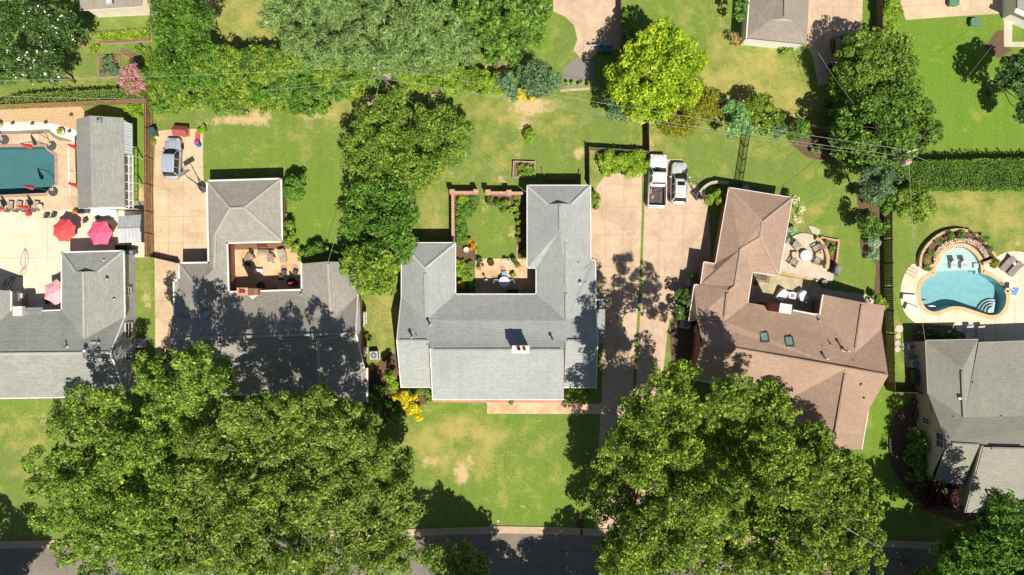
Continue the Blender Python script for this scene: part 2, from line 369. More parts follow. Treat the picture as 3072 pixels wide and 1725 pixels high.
DRY = [(1400,1290,120,44,1.0),(1560,1400,150,120,.3),(1290,1330,60,60,.9),(1440,1360,70,70,.7),(1330,1380,70,45,.7),(1470,1310,45,50,.8),(1560,1440,16,60,.5),(1600,1350,60,90,.35),(1240,1290,40,50,.5),(1510,1500,20,50,.5),(1640,1440,40,30,.35),
       (740,60,120,110,.75),(690,140,70,50,.6),(2230,240,180,120,.85),(2350,300,130,90,.8),(2150,60,120,90,.35),(2050,40,120,80,.3),
       (1000,330,120,50,.7),(1150,330,40,60,.5),(860,440,150,70,.25),(1570,330,120,60,.7),(1500,420,70,130,.4),(1420,330,60,60,.4),(1690,370,80,60,.45),(1640,300,70,30,.2),(1300,640,70,60,.6),(1310,560,60,60,.5),(1480,470,60,60,.5),
       (1960,400,60,60,.6),(2010,400,40,40,.4),(2260,420,150,60,.35),(2440,660,50,60,.5),(2560,600,100,110,.25),(2900,600,170,70,.6),(3000,640,90,60,.8),(2850,660,120,60,.5),(3030,720,60,40,.6),
       (1800,620,40,80,.6),(1780,480,20,60,.7),(60,1290,110,80,.45),(90,1350,80,90,.5),(1500,700,20,40,.4),(1190,950,60,60,.8),(1140,900,40,80,.8),(1170,1010,50,50,.6),(430,850,30,30,.5),(440,800,30,60,.3),
       (1590,140,90,60,.3),(1530,170,60,40,.4),(250,150,60,90,.35),(330,70,60,20,.3),(250,240,100,12,.5),(2700,400,60,60,.2),(2960,330,80,60,.25),(2600,1240,20,30,.5),(2680,1000,20,120,.2)]
BARE = [(1385,1420,24,34,.95),(1290,1385,30,22,.7),(1410,1385,18,26,.7),(1340,1380,60,16,.5),(1590,322,60,26,.9),(1572,372,26,30,.75),(1600,300,80,10,.8),(1590,405,20,30,.5),(1300,280,40,16,.8),(1550,470,14,12,.7),(720,360,100,14,.9),(780,350,40,30,.9),(960,345,60,12,.8),(1110,300,50,20,.8),(930,350,60,12,.6),(640,370,60,8,.6),
        (1500,540,26,14,.7),(1345,515,12,8,.7),(1740,460,20,20,.9),(1950,430,14,50,.6),(1790,500,14,20,.6),(1453,628,9,14,.7),(1535,700,12,30,.7),(1460,610,12,30,.7),(2400,660,10,14,1.0),(2420,645,20,10,.5),(620,20,26,60,.9),(600,330,16,20,.5),(425,590,16,40,.9),(440,620,16,40,.9),(440,900,20,30,.7),
        (1190,940,22,60,.6),(1180,1080,12,40,.8),(1170,900,10,30,.5),(3056,730,18,10,.8),(2640,280,20,14,.4),(2690,985,10,10,.9),(1565,1520,10,10,.8),(1470,205,20,14,.7),(1500,215,20,10,.7),(2040,450,40,12,.2),(130,1260,14,30,.6),(100,1250,20,8,.5),(1180,1170,30,60,.3)]
LUSH = [(2800,200,260,190,1),(2950,360,160,120,1),(2700,330,120,120,.8),(850,560,180,130,.55),(940,650,80,90,.6),(1600,1500,180,120,.6),(1330,1230,120,40,.7),(1500,1250,150,50,.7),(2640,1250,60,120,.9),(2640,1450,80,150,.8),(2000,60,90,80,.4),(1620,110,40,60,.9),(60,1220,140,40,.4),(420,520,30,140,.7),(2640,800,40,100,.6),(2450,600,60,60,.3),(2500,680,70,120,.4),(1480,720,80,90,.3),(2530,140,40,150,1)]
me = gr.data; n = len(me.vertices); co = np.empty(n*3); me.vertices.foreach_get('co', co); co = co.reshape(-1, 3)
gx = co[:, 0]/K + CX; gy = CY - co[:, 1]/K
for nm, L in (('dry', DRY), ('bare', BARE), ('lush', LUSH)):
    a = np.zeros(n)
    for X, Y, rx, ry, k in L: a = np.maximum(a, k*np.exp(-(((gx-X)/rx)**2+((gy-Y)/ry)**2)*.7))
    at = me.attributes.new(nm, 'FLOAT', 'POINT'); at.data.foreach_set('value', a.astype(np.float32))
# ---------------------------------------------------------------- road, kerb, drives, walks
def flat(name, px, m, z=.004, label=None, holes=()): return sheet(name, pp(px), z, m, holes=[pp(h) for h in holes], label=label)
curb_y = [(-1500,1640),(0,1628),(160,1624),(700,1600),(1260,1590),(1500,1582),(1640,1584),(1850,1592),(2300,1610),(3072,1640),(4600,1690)]
low = [(x, y+290) for x, y in curb_y]
flat('road', curb_y + low[::-1], ASPH, .004)
g_in = [(x, y+18) for x, y in curb_y]
flat('gutter_pan', curb_y + g_in[::-1], CURB, .008)
kb = MB(); kb.wall([P(x, y-2) for x, y in curb_y], .16, 0, .11); k = kb.build('kerb', CURB); tag(k, kind='structure')
kb = MB(); kb.wall([P(x, y+292) for x, y in curb_y], .16, 0, .11); k = kb.build('kerb_far', CURB); tag(k, kind='structure')
flat('road_crack', [(1360,1647),(1500,1645),(1640,1650),(1820,1655),(1820,1657),(1640,1652.5),(1500,1647.5),(1360,1649)], JOINT, .010)
DR1 = [(467,393),(560,385),(610,388),(608,470),(612,560),(640,570),(640,880),(520,960),(510,1090),(516,1620),(470,1622),(466,1090),(464,800),(460,560)]
flat('driveway_beside_taupe_house', DR1, CONCW)
DR2 = [(1770,655),(1790,560),(1812,530),(1820,520),(1926,520),(1925,640),(1918,850),(1908,1010),(1896,1200),(1880,1592),(1786,1586),(1800,1260),(1806,1030),(1790,930),(1765,930)]
flat('driveway_beside_pale_house', DR2, CONC)
DR3 = [(2000,478),(2046,477),(2052,540),(2095,560),(2120,590),(2125,640),(2135,800),(2060,900),(2008,960),(2000,1020),(1990,1110),(1975,1250),(1960,1594),(1890,1592),(1905,1200),(1917,1010),(1926,850),(1933,640),(1936,500),(1944,470)]
flat('driveway_beside_brown_house', DR3, CONC)

for i_, c_ in enumerate(([(1270,1690),(1330,1676),(1392,1684),(1440,1672),(1500,1680)], [(1700,1660),(1716,1690),(1709,1730)], [(40,1668),(110,1661),(180,1672),(260,1668)], [(1420,1610),(1428,1640),(1420,1670),(1431,1720)])):
    c_ = smoothpoly(c_, 4, False); flat('road_crack', [(x, y-.7) for x, y in c_] + [(x, y+.7) for x, y in c_[::-1]], JOINT, .011)
def joints(name, lines, w=1.2, z=.009, m=None):
    mb = MB()
    for a, b in lines:
        A, B = P(*a), P(*b); d = (B-A).normalized(); q = Vector((-d.y, d.x, 0))*w*K/2
        mb.add([(p.x, p.y, z) for p in (A-q, B-q, B+q, A+q)], [(0, 1, 2, 3)])
    o = mb.build(name, m or JOINTL); o['kind'] = 'structure'; return o
joints('driveway_joints', [((1775,621),(1926,622)),((1768,705),(1922,706)),((1768,800),(1918,800)),((1792,940),(1912,938)),((1797,1060),(1905,1062)),((1872,530),(1870,930)),((1852,930),(1848,1580)),((1816,552),(1926,553)),((1816,552),(1815,930)),
    ((1935,640),(2118,640)),((1930,720),(2120,720)),((1926,830),(2110,830)),((1918,928),(2030,930)),((1908,1080),(1992,1082)),((1983,640),(1975,830)),((2050,640),(2046,830)),((2000,610),(2000,640)),
    ((461,568),(640,566)),((461,650),(640,648)),((461,730),(640,728)),((464,500),(612,502)),((510,440),(505,790)),((550,500),(550,790)),((572,440),(608,520)),((466,905),(520,903)),((466,1000),(515,1000))], 1.0)
flat('grass_strip_between_drives', [(1926,520),(1936,500),(1933,640),(1926,850),(1917,1010),(1905,1200),(1897,1200),(1909,1010),(1918,850),(1925,640)], GR, .012)
flat('front_walk', [(1461,1207),(1806,1212),(1803,1242),(1461,1241)], PATIO, .006)
fp = MB(); fp.prism(pp([(1296,1192),(1696,1192),(1696,1209),(1300,1206)]), 0, .16); o = fp.build('front_porch_slab', BRICKP); o['kind'] = 'structure'
joints('front_walk_joints', [((1550,1210),(1550,1241)),((1640,1211),(1640,1241)),((1718,1211),(1718,1241))], .8, .011)
# back drives at the top of the picture
flat('concrete_yard', [(1660,-60),(1866,-60),(1866,150),(1800,150),(1756,190),(1720,150),(1732,118),(1722,75),(1695,50),(1660,34)], CONC)
flat('gravel_corner', [(1690,205),(1735,170),(1780,180),(1785,245),(1775,262),(1695,268)], GRAVELG, .005)
flat('path_edge', [(1680,268),(1790,261),(1790,268),(1682,276)], CURB, .009)
flat('driveway_beside_garage', [(2390,-60),(2590,-60),(2586,80),(2594,105),(2530,190),(2480,200),(2486,250),(2455,258),(2440,180),(2424,136),(2396,132)], CONC)
joints('garage_drive_joints', [((2440,20),(2586,22)),((2500,-40),(2497,160)),((2450,90),(2585,95))], .9)
flat('back_patio', [(2704,-80),(3200,-80),(3200,30),(3052,38),(2880,48),(2718,60),(2702,20)], CONCW)
joints('back_patio_joints', [((2710,20),(2840,10)),((2860,-20),(2858,50)),((2960,-20),(2960,44))], .9)
flat('paved_walk', [(3012,48),(3038,42),(3036,126),(3110,124),(3110,142),(3012,140)], SLAB, .006)
flat('mulch_by_walk', [(2990,92),(3010,88),(3012,140),(3040,150),(2995,175),(2975,165),(2955,140)], MULCH, .005)
# mulch and soil beds
def bed(name, px, m=None, z=.006): return flat(name, smoothpoly(px, 3), m or MULCH, z)
bed('mulch_crescent', [(2370,425),(2400,412),(2460,400),(2530,420),(2520,452),(2490,472),(2455,478),(2420,470),(2392,448)])
bed('mulch_along_fence', [(2600,500),(2660,560),(2648,690),(2645,830),(2640,890),(2622,880),(2628,800),(2612,780),(2590,770),(2580,740),(2584,700),(2580,640),(2570,590)])
flat('hedge_bed_left', [(-40,330),(440,308),(440,296),(-40,312)], SOIL, .005)
bed('shrub_bed_center', [(1095,1120),(1130,1090),(1190,1060),(1205,1170),(1290,1170),(1300,1200),(1240,1225),(1180,1270),(1120,1260),(1090,1200)], MULCH)
flat('bed_beside_drive', [(1795,1030),(1808,1030),(1805,1206),(1694,1206),(1694,1168),(1792,1168)], GR, .007)
bed('mulch_by_brown_house', [(2040,900),(2085,860),(2110,990),(2095,1120),(2030,1130),(2010,1010)], MULCH, .005)
bed('planting_bed_by_sage_house', [(2745,1190),(2760,1300),(2775,1420),(2820,1480),(2930,1500),(3120,1530),(3120,1600),(2960,1580),(2830,1545),(2740,1490),(2690,1420),(2668,1340),(2680,1270),(2715,1225)], MULCH, .006)
kb = MB(); kb.wall(pp(smoothpoly([(2726,1212),(2690,1245),(2672,1290),(2668,1340),(2680,1405),(2715,1455),(2770,1500),(2840,1530)], 4, False)), .2, 0, .22); tag(kb.build('low_stone_edging', mat('dark_stone', lin(104,92,78), lin(80,70,58), 5, .95)), 'low curved stone edging round the bed by the sage house', 'edging')
flat('fence_side_dirt', [(405,610),(432,600),(432,655),(402,650)], GRAVELG, .005)
# ---------------------------------------------------------------- houses
CAP_A = shingle_mat('cap_grey_green', lin(186,187,178), lin(170,172,164), lin(150,152,146)); CAP_B = shingle_mat('cap_taupe', lin(186,182,172), lin(170,166,157), lin(150,146,138)); CAP_C = shingle_mat('cap_pale_grey', lin(198,201,197), lin(182,186,182), lin(164,168,165)); CAP_D = shingle_mat('cap_brown', lin(190,168,150), lin(174,152,136), lin(152,132,118))
hs = lambda h: h if h <= 2.9 else 2.9 + (h-2.9)*.8          # roof heights above the eaves
def V3(p): return P(p[0], p[1], hs(p[2])) if len(p) == 3 else P(p[0], p[1], 0)
def roof(T, planes, m, name='roof', th=.13):
    """roof planes given as (X, Y, h) photo pixels + height; each gets thickness"""
    mb = MB(); key = {}
    for pl in planes:
        pts = [V3(p) for p in pl]
        nrm = Vector((0, 0, 0))
        for a, b in zip(pts, pts[1:]+pts[:1]): nrm += Vector(((a.y-b.y)*(a.z+b.z), (a.z-b.z)*(a.x+b.x), (a.x-b.x)*(a.y+b.y)))
        if nrm.z < 0: pts.reverse()
        n = len(pts); mb.add(pts + [p - Vector((0, 0, th)) for p in pts],
            [tuple(range(n)), tuple(reversed(range(n, 2*n)))] + [(i, n+i, n+(i+1) % n, (i+1) % n) for i in range(n)])
    return mb.build(name, m, T, world=True, slope_uv=True)
def strips(T, lines, m=None, w=.13, hgt=.15, dz=-.10, name='gutter'):
    for pts in lines:
        mb = MB()
        for a, b in zip(pts, pts[1:]):
            A, B = V3(a), V3(b); d = (B-A); L = d.length; d.normalize(); q = Vector((-d.y, d.x, 0)).normalized()*w/2; u = Vector((0, 0, hgt)); o = Vector((0, 0, dz))
            A = A - d*w/2; B = B + d*w/2
            c = [A-q+o, B-q+o, B+q+o, A+q+o]; mb.add(c + [p+u for p in c], [(3,2,1,0),(4,5,6,7),(0,1,5,4),(1,2,6,5),(2,3,7,6),(3,0,4,7)])
        mb.build(name, m or GUTTER, T, world=True)
def walls(T, foot, m, top=2.7, inset=.35, gables=(), name='wall'):
    """foot = eave outline as (X, Y, h) pixels; gables = extra upright polygons"""
    pts = offset([V3(p) for p in foot], inset); mb = MB(); n = len(pts)
    mb.add([(p.x, p.y, 0) for p in pts] + [(p.x, p.y, top) for p in pts], [(i, (i+1) % n, n+(i+1) % n, n+i) for i in range(n)])
    for g in gables: mb.add([V3(p) if not isinstance(p, Vector) else p for p in g], [tuple(range(len(g)))])
    return mb.build(name, m, T, world=True)
def ridge(T, lines, m, w=.34, name='ridge_vent'):
    """raised vent strip along a ridge"""
    for a, b in lines:
        mb = MB()
        A, B = V3(a), V3(b); d = (B-A).normalized(); q = Vector((-d.y, d.x, 0)).normalized()*w/2
        lo, hi = Vector((0, 0, -.06)), Vector((0, 0, .11))
        c = [A-q+lo, A-q*.9+hi*.55, A+hi, A+q*.9+hi*.55, A+q+lo]; e = [p + (B-A) for p in c]
        mb.loft([c, e]); mb.build(name, m, T, world=True, slope_uv=True)
def pipes(T, pts, m=None, name='vent_pipe'):
    for X, Y, h, r, L in pts:
        mb = MB(); b = P(X, Y, hs(h)) - Vector((0, 0, .1))
        mb.lathe([(r*2.6, 0), (r*2.4, .12), (r, .16), (r, L), (r*.6, L), (r*.55, L-.05)], b, 10)
        if r > .075: mb.lathe([(r*.5, L), (r*1.9, L+.05), (r*1.9, L+.10), (r*.3, L+.2)], b, 12)
        mb.build(name, m or METAL, T, world=True, smooth=False)
def chimney(T, rect, top, m, cap=None, flues=(), name='chimney', rz=0, base=0, capm=None):
    X0, Y0, X1, Y1 = rect; c = P((X0+X1)/2, (Y0+Y1)/2, top); a, b = P(X0, Y0, top), P(X1, Y1, top)
    sx, sy = abs(b.x-a.x), abs(a.y-b.y)
    mb = MB(); mb.box((c.x, c.y, (base+top)/2-.06), (sx-.12, sy-.12, top-base-.12), rz)
    ch = mb.build(name, m, T, world=True)
    cb = MB(); cb.box((0, 0, 0), (sx, sy, .12), rz); cb.v = [(v[0]+c.x-T.location.x, v[1]+c.y-T.location.y, v[2]+top-.06) for v in cb.v]
    k = cb.build('chimney_cap', capm or m, ch)
    for fx, fy, r in flues:
        p = P(fx, fy, top+.1); fb = MB(); fb.lathe([(r, -.12), (r*.95, .28), (r*.7, .28), (r*.65, 0)], (p.x-T.location.x, p.y-T.location.y, top), 12)
        fb.build('flue', TERRA, ch)
    return ch
def wall_window(T, pts, frame=None, name='window'):
    """a framed window standing just proud of a wall: four world corners given as (X ground px, Y ground px, z)"""
    q = [Vector((*P(x, y, 0).xy, z)) for x, y, z in pts]; u = (q[1]-q[0]); v = (q[3]-q[0]); n = u.cross(v).normalized()
    c0 = (q[0]+q[2])/2; n = n if n.dot(c0-Vector((T.location.x, T.location.y, 1.5))) > 0 else -n
    def bar(mb, a, b, w, d):
        dd = (b-a).normalized(); s = dd.cross(n)*w/2; c = [a-s, b-s, b+s, a+s]
        mb.add(c + [p+n*d for p in c], [(0,1,2,3),(4,5,6,7),(0,1,5,4),(1,2,6,5),(2,3,7,6),(3,0,4,7)])
    fb = MB()
    for a, b in ((0,1),(1,2),(2,3),(3,0)): bar(fb, q[a], q[b], .1, .09)
    m1, m2 = (q[0]+q[1])/2, (q[2]+q[3])/2; bar(fb, m1, m2, .05, .06); bar(fb, (q[0]+q[3])/2, (q[1]+q[2])/2, .05, .062)
    w = fb.build(name, frame or WHITE, T, world=True)
    gb = MB(); gb.add([p+n*.03-T.location for p in q], [(0,1,2,3)]); gb.build('pane', GLASS, w); return w
def house(label, px, group=None, name='house'): return thing(name, label, 'house', P(*px), 0, group)
# ---- A: grey-green shingle house with white siding, lower left of the first pool
A = house('grey shingled house with white siding and two back wings behind the poolside deck', (150, 1050))
a1, a2, a3, a4 = (185,757,2.8), (372,752,2.8), (375,950,2.8), (185,930,2.8)
ag1, ag2, ag3, ar2 = (250,814,4.5), (226.5,814.4,3.87), (293.8,814.4,3.87), (252,1019,4.5)
aE, aW = (331.5,1058,5.35), (-240,1062,5.35)
roof(A, [[a1,a2,ag3,ag2],[a2,a3,ar2,ag1,ag3],[a1,ag2,ag1,ar2,a4],
    [(-60,1019,4.5),(34,932,2.8),a4,ar2,a3,aE,aW,(-240,1019,4.5)],[aW,aE,(376,1189,2.8),(-240,1199,2.8)],
    [(34,872,2.8),(34,932,2.8),(-60,1019,4.5),(-60,868,4.5)],[(-60,868,4.5),(-60,1019,4.5),(-150,932,2.8),(-150,872,2.8)]], SH_A)
AF = [a1,a2,a3,(376,1189,2.8),(-240,1199,2.8),(-240,932,2.8),(-150,932,2.8),(-150,872,2.8),(34,872,2.8),(34,932,2.8),a4]
xg = P(408, 0).x
def at_x(px, py, z): return Vector((P(px, 0).x, P(0, py).y, hs(z)))
walls(A, AF, SIDING, 2.66, .3, gables=[[at_x(409,950,2.6), at_x(409,1172,2.6), at_x(409,1051,5.1)], [ag2,ag3,ag1], [(-148,874,2.6),(32,874,2.6),(-60,874,4.4)]])
strips(A, [[a1,a2,a3],[a1,a4],[(128,932,2.8),a4],[(34,872,2.8),(34,932,2.8)],[(-150,872,2.8),(34,872,2.8)],[(376,1189,2.8),(-240,1199,2.8)],[a3,aE,(376,1189,2.8)]])
pipes(A, [(318,837,4.0,.06,.35),(341,897,3.4,.06,.3),(200,1040,5.0,.07,.9),(259,1050,5.2,.12,.5),(296,1028,4.8,.05,.6),(310,780,3.4,.05,.2)])
ant = MB(); b = P(288, 1028, hs(4.7)); ant.tube([b+Vector((-.5,0,.25)), b+Vector((.5,0,.25))], .04); ant.build('roof_bracket', WHITE, A, world=True)
lp = MB(); lp.add([P(38,946,3.05),P(125,944,3.05),P(128,922,2.6),P(38,924,2.6)], [(0,1,2,3)]); lp.add([P(38,946,2.95),P(125,944,2.95),P(128,922,2.5),P(38,924,2.5)], [(3,2,1,0)])
lp.build('flat_porch_roof', METRF, A, world=True)
chb = MB(); c = P(53, 933, 3.3); chb.box((c.x, c.y, 3.1), (1.0, 1.0, .5)); chb.build('roof_hatch', WHITE, A, world=True)
wall_window(A, [(409.6,966,1.0),(409.6,1012,1.0),(409.6,1012,2.3),(409.6,966,2.3)]); wall_window(A, [(409.6,1054,1.2),(409.6,1076,1.2),(409.6,1076,2.2),(409.6,1054,2.2)])
wall_window(A, [(409.6,862,1.2),(409.6,884,1.2),(409.6,884,2.2),(409.6,862,2.2)])
ridge(A, [(a1,ag2),(a2,ag3),((250,816,4.5),(252,1010,4.5)),((-100,1062,5.36),(328,1058,5.36))], CAP_A, .3, 'hip_cap')
# ---- B: taupe shingle house
B = house('taupe shingled house half shaded by the street trees with a hipped garage wing', (780, 1000))
b1,b2,b3,b4,b5,b6,b7 = (621,542.5,2.7),(844,536,2.7),(847,725,2.7),(682,729,2.7),(686.5,876,2.7),(905,869,2.7),(904.5,791,2.7)
br1,br2,q1,q2,q3 = (690,625,4.2),(732,623,4.2),(646,702,3.25),(643,805,3.25),(640,912,3.25)
BA,BB,BC,BD,BD2 = (537,789,2.7),(589,858,4.0),(589,955,4.0),(523,947,2.7),(518,948,3.7)
BW,BE = (507.6,1018,5.35),(1068,999,5.35); rn,v1 = (981,784.6,4.15),(993,957,4.2); f0,f1 = (952,1016,5.25),(957,1218,5.25)
roof(B, [[b1,b2,br2,br1],[b2,b3,br2],[b3,b4,q1,br1,br2],[b1,br1,q1,q2,(625.6,787.5,2.7)],[q1,b4,b5,q3,q2],
    [BA,(625.6,787.5,2.7),q2,BB],[q2,q3,BC,BB],[BA,BB,BC,BD,(521,842,2.7),(537,840,2.7)],
    [BD2,BC,q3,b5,b6,v1,(1074,885,2.7),BE,f0,BW],[b7,b6,v1,rn],[rn,v1,(1074,885,2.7),(1062,787,2.7)],
    [BW,f0,(850,1182,2.7),(512,1186,2.7)],[f0,BE,(1092,1104,2.7)],[f0,(850,1182,2.7),(852,1212,2.7),f1],[f0,f1,(1102,1205,2.7),(1102,1106,2.7),(1092,1104,2.7)]], SH_B)
BF = [b1,b2,b3,b4,b5,b6,b7,(1062,787,2.7),(1076,885,2.7),(1090,1104,2.7),(1102,1106,2.7),(1102,1205,2.7),(852,1210,2.7),(850,1182,2.7),(512,1186,2.7),BD,(521,842,2.7),(537,840,2.7),BA,(625.6,787.5,2.7)]
walls(B, BF, BRICK, 2.6, .3, gables=[[(1078,894,2.5),(1084,1095,2.5),(1063,1000,5.1)],[(910,795,2.5),(1056,791,2.5),(981,793,4.0)],[(857,1205,2.5),(1096,1199,2.5),(957,1205,5.1)]])
gw = MB(); gw.add([V3((1079.5,893,2.6)),V3((1085.5,1096,2.6)),V3((1065,1000,5.15))], [(0,1,2)]); gw.build('white_gable', WHITE, B, world=True)
strips(B, [[b2,b3,b4,b5,b6,b7],[b1,b2],[b1,(625.6,787.5,2.7),BA,(537,840,2.7),(521,842,2.7),BD],[(512,1186,2.7),(850,1182,2.7)],[(1102,1106,2.7),(1102,1205,2.7)],[(1074,885,2.7),BE,(1092,1104,2.7)]], w=.17)
chimney(B, (710, 863, 744, 887), 5.6, BRICKP, flues=[(722,875,.17),(731,875,.15)])
sh = MB(); sh.prism(pp([(745,864),(776,866),(774,884),(745,886)], 3.4), 0, 3.6); sh.build('chimney_shoulder', BRICK, B, world=True)
ck = MB(); ck.add([V3((746,886.5,3.7)),V3((775,885,3.7)),V3((757,899,3.6))], [(0,1,2)]); ck.build('chimney_cricket', METRF, B, world=True)
pipes(B, [(902,882,3.0,.05,.3),(891,950,3.7,.06,.3),(910,974,4.1,.07,.25),(877,987,4.5,.12,.35),(780,996,4.4,.3,.22),(1020,1032,4.6,.06,.3),(618,945,3.9,.2,.2)])
wall_window(B, [(1103.5,935,1.0),(1103.5,975,1.0),(1103.5,975,2.2),(1103.5,935,2.2)]); wall_window(B, [(1105.5,1038,1.0),(1105.5,1062,1.0),(1105.5,1062,2.2),(1105.5,1038,2.2)])
ridge(B, [(b1,br1),(b2,br2),(b3,br2),(br1,br2),(br1,q1),(q1,q2),(BA,BB),(BB,BC),((984,790,4.17),(993,950,4.2)),((515,1018,5.36),(1060,1000,5.33)),((953,1024,5.27),(957,1210,5.27))], CAP_B, .3, 'hip_cap')
# ---- C: pale grey house in the middle
C = house('pale grey shingled house around a walled garden court in the middle of the photo', (1490, 1000))
c1,c2,c3,c4,c5 = (1581,555.6,2.9),(1772,555.6,2.9),(1772.7,780,2.9),(1787,780,2.9),(1788,928,2.9)
cg1,cg2,cg3 = (1680,610,4.9),(1643.8,612.4,4.17),(1713.6,612.4,4.17); r2,r3,r3b,r4 = (1680,692,4.9),(1697,708,4.9),(1698,850,4.9),(1700,962,4.9)
ci1,ci2,ci3 = (1581,804,2.9),(1608,804.6,2.9),(1608,882,2.9); w1,w2,w3,w4,wp,wq = (1204,728,2.9),(1367,728,2.9),(1367,882,2.9),(1204,890,2.9),(1275,805,4.6),(1278,961,4.6)
CWa,CEa = (1190,1021,5.65),(1793.5,1021,5.65)
roof(C, [[c1,c2,cg3,cg2],[c2,c3,r3b,r3,r2,cg1,cg3],[c3,c4,c5,r4,r3b],[c1,cg2,cg1,r2,ci1],[ci1,r2,r3,r3b,r4,ci3,ci2],
    [w1,w2,wp],[w1,wp,wq,w4],[w2,w3,wq,wp],[w4,wq,w3,ci3,r4,c5,CEa,(1697,1021,5.65),(1691.5,1049,6.2),(1290,1046,6.2),(1286,1021,5.65),CWa],
    [(1290,1046,6.2),(1691.5,1049,6.2),(1691.5,1199,2.9),(1298,1199,2.9)],[CWa,(1286,1021,5.65),(1297,1162,2.65),(1203,1162,2.65)],[(1697,1021,5.65),CEa,(1788,1163,2.65),(1692,1163,2.65)]], SH_C)
CF = [c1,c2,c3,c4,c5,(1788,1163,2.7),(1692,1163,2.7),(1691,1197,2.9),(1298,1197,2.9),(1297,1162,2.7),(1203,1162,2.7),w4,w1,w2,w3,ci3,ci2,ci1]
walls(C, CF, BRICK, 2.62, .33, gables=[[cg2,cg3,cg1],[(1290.5,1049,6.05),(1298.5,1195,2.75),(1298,1160,2.4),(1287,1026,5.4)],[(1691,1052,6.05),(1690.5,1195,2.75),(1691,1160,2.4),(1695,1026,5.4)],[(1210,897,2.6),(1210,1155,2.6),(1197,1021,5.4)],[(1782,935,2.6),(1782,1156,2.6),(1787,1021,5.4)]])
strips(C, [[c1,c2,c3,c4],[c4,c5],[c1,ci1,ci2,ci3,w3,w2,w1,w4],[(1298,1199,2.9),(1691.5,1199,2.9)],[(1203,1162,2.65),(1297,1162,2.65)],[(1692,1163,2.65),(1788,1163,2.65)],[w4,CWa,(1203,1162,2.65)],[c5,CEa,(1788,1163,2.65)],[(1290,1046,6.2),(1298,1199,2.9)]], w=.09, hgt=.13)
ridge(C, [((1680,616,4.92),(1680,688,4.92)),((1697,730,4.92),(1697.5,848,4.92)),((1699,880,4.92),(1700,958,4.92)),((1275.5,820,4.62),(1277.5,950,4.62)),((1301,1050,6.22),(1531,1050,6.22)),((1594,1050,6.22),(1681,1050,6.22)),((1200,1022.5,5.67),(1281,1022.5,5.67)),((1702,1022.5,5.67),(1783,1022.5,5.67))], SH_C)
ch = chimney(C, (1535.7,1037,1587.5,1060), 7.3, STUCCO, flues=[(1556.5,1046,.2),(1573,1047,.17)], capm=WHITE)
pipes(C, [(1295,914,4.0,.05,.25),(1290,974,4.8,.09,.9),(1219,962,4.4,.04,.25),(1268,974,4.6,.04,.25),(1237,1010,5.3,.09,.9),(1250,1007,5.3,.05,.5),(1658,1018,5.5,.09,.9),(1741,847,4.0,.09,.25),(1757,847,3.7,.05,.2),(1735,788,4.0,.05,.2),(1731,975,4.6,.09,.3),(1732,960,4.4,.05,.6),(1283,1034,5.5,.05,.2)])
pr = MB(); pr.prism(pp([(1786,928),(1815.5,928),(1814,1030),(1793,1030)], 2.5), 2.38, 2.52); pr.build('side_porch_roof', SH_C, C, world=True, slope_uv=True)
pw = MB(); pw.prism(offset(pp([(1786,928),(1814,928),(1813,1030),(1790,1030)], 2.5), .15), 0, 2.38); pw.build('side_porch', BRICK, C, world=True)
ridge(C, [(c1,cg2),(c2,cg3),(w1,wp),(w2,wp)], CAP_C, .28, 'hip_cap')
# ---- D: brown house
D = house('brown shingled house set at an angle with two skylights beside the fire pit patio', (2330, 1000))
d1,d2,d3,d4,d5,d6 = (2186,562,2.8),(2378,593,2.8),(2337,828,2.8),(2258,816,2.8),(2244,908,2.8),(2459.6,943,2.8)
d7,d8,d9 = (2469,883.5,2.8),(2655,916,2.8),(2644,988,2.8); DE,DW = (2664.6,1126.5,5.6),(2107,1028,5.6); d10,d11 = (2605,1232,2.8),(2586,1348,2.8)
n1,n2,n3,n4,m1,m2 = (2286,666.5,4.5),(2281.7,711.6,4.5),(2222.5,746,4.25),(2205,858,4.25),(2187,872,4.3),(2173,964,4.35)
wk,dv,rN,F0,fS,fw = (2092,960,4.3),(2565,1059,4.45),(2587.5,907,4.45),(2538,1106,5.5),(2503,1348,5.35),(2378,1192,2.8)
dw1,dw2,dw3,dw4,dw5 = (2146,791,2.8),(2111,785,2.8),(2101,855,2.8),(2082.5,853,2.8),(2066,962,2.8)
roof(D, [[d1,d2,n1],[d2,d3,n2,n1],[d3,d4,n3,n2],[d1,n1,n2,n3,dw1],[dw1,n3,n4,dw3,dw2],[d4,d5,m2,m1,n4,n3],[dw3,n4,m1,m2,wk,dw5,dw4],
    [wk,m2,d5,d6,dv,d9,DE,F0,DW],[d7,d6,dv,rN],[rN,dv,d9,d8],[DW,F0,fw,(2076,1138,2.8)],[F0,DE,d10],[F0,d10,d11,fS],[F0,fS,(2362,1322,2.8),fw]], SH_D)
DF = [d1,d2,d3,d4,d5,d6,d7,d8,d9,(2646,1110,2.8),d10,d11,(2362,1322,2.8),fw,(2076,1138,2.8),(2100,965,2.8),dw5,dw4,dw3,dw2,dw1]
walls(D, DF, BRICK, 2.68, .3, gables=[[(2089,968,3.9),(2098,968,2.6),(2080,1130,2.6),(2103,1030,5.35)],[(2475,890,2.6),(2649,920,2.6),(2586,913,4.3)],[(2640,995,2.6),(2602,1225,2.6),(2658,1126,5.35)],[(2368,1318,2.6),(2582,1342,2.6),(2503,1342,5.15)]])
strips(D, [[d1,d2,d3,d4,d5],[(2378,930,2.8),d6,d7],[d1,dw1,dw2,dw3,dw4,dw5],[d10,d11],[(2076,1138,2.8),fw]], w=.07, hgt=.12)
wb = MB(); wb.tube([P(2468,884,2.86), P(2458,944,2.86)], .1); wb.tube([P(2378,930,2.86), P(2446,943,2.86)], .09); wb.build('white_fascia', WHITE, D, world=True)
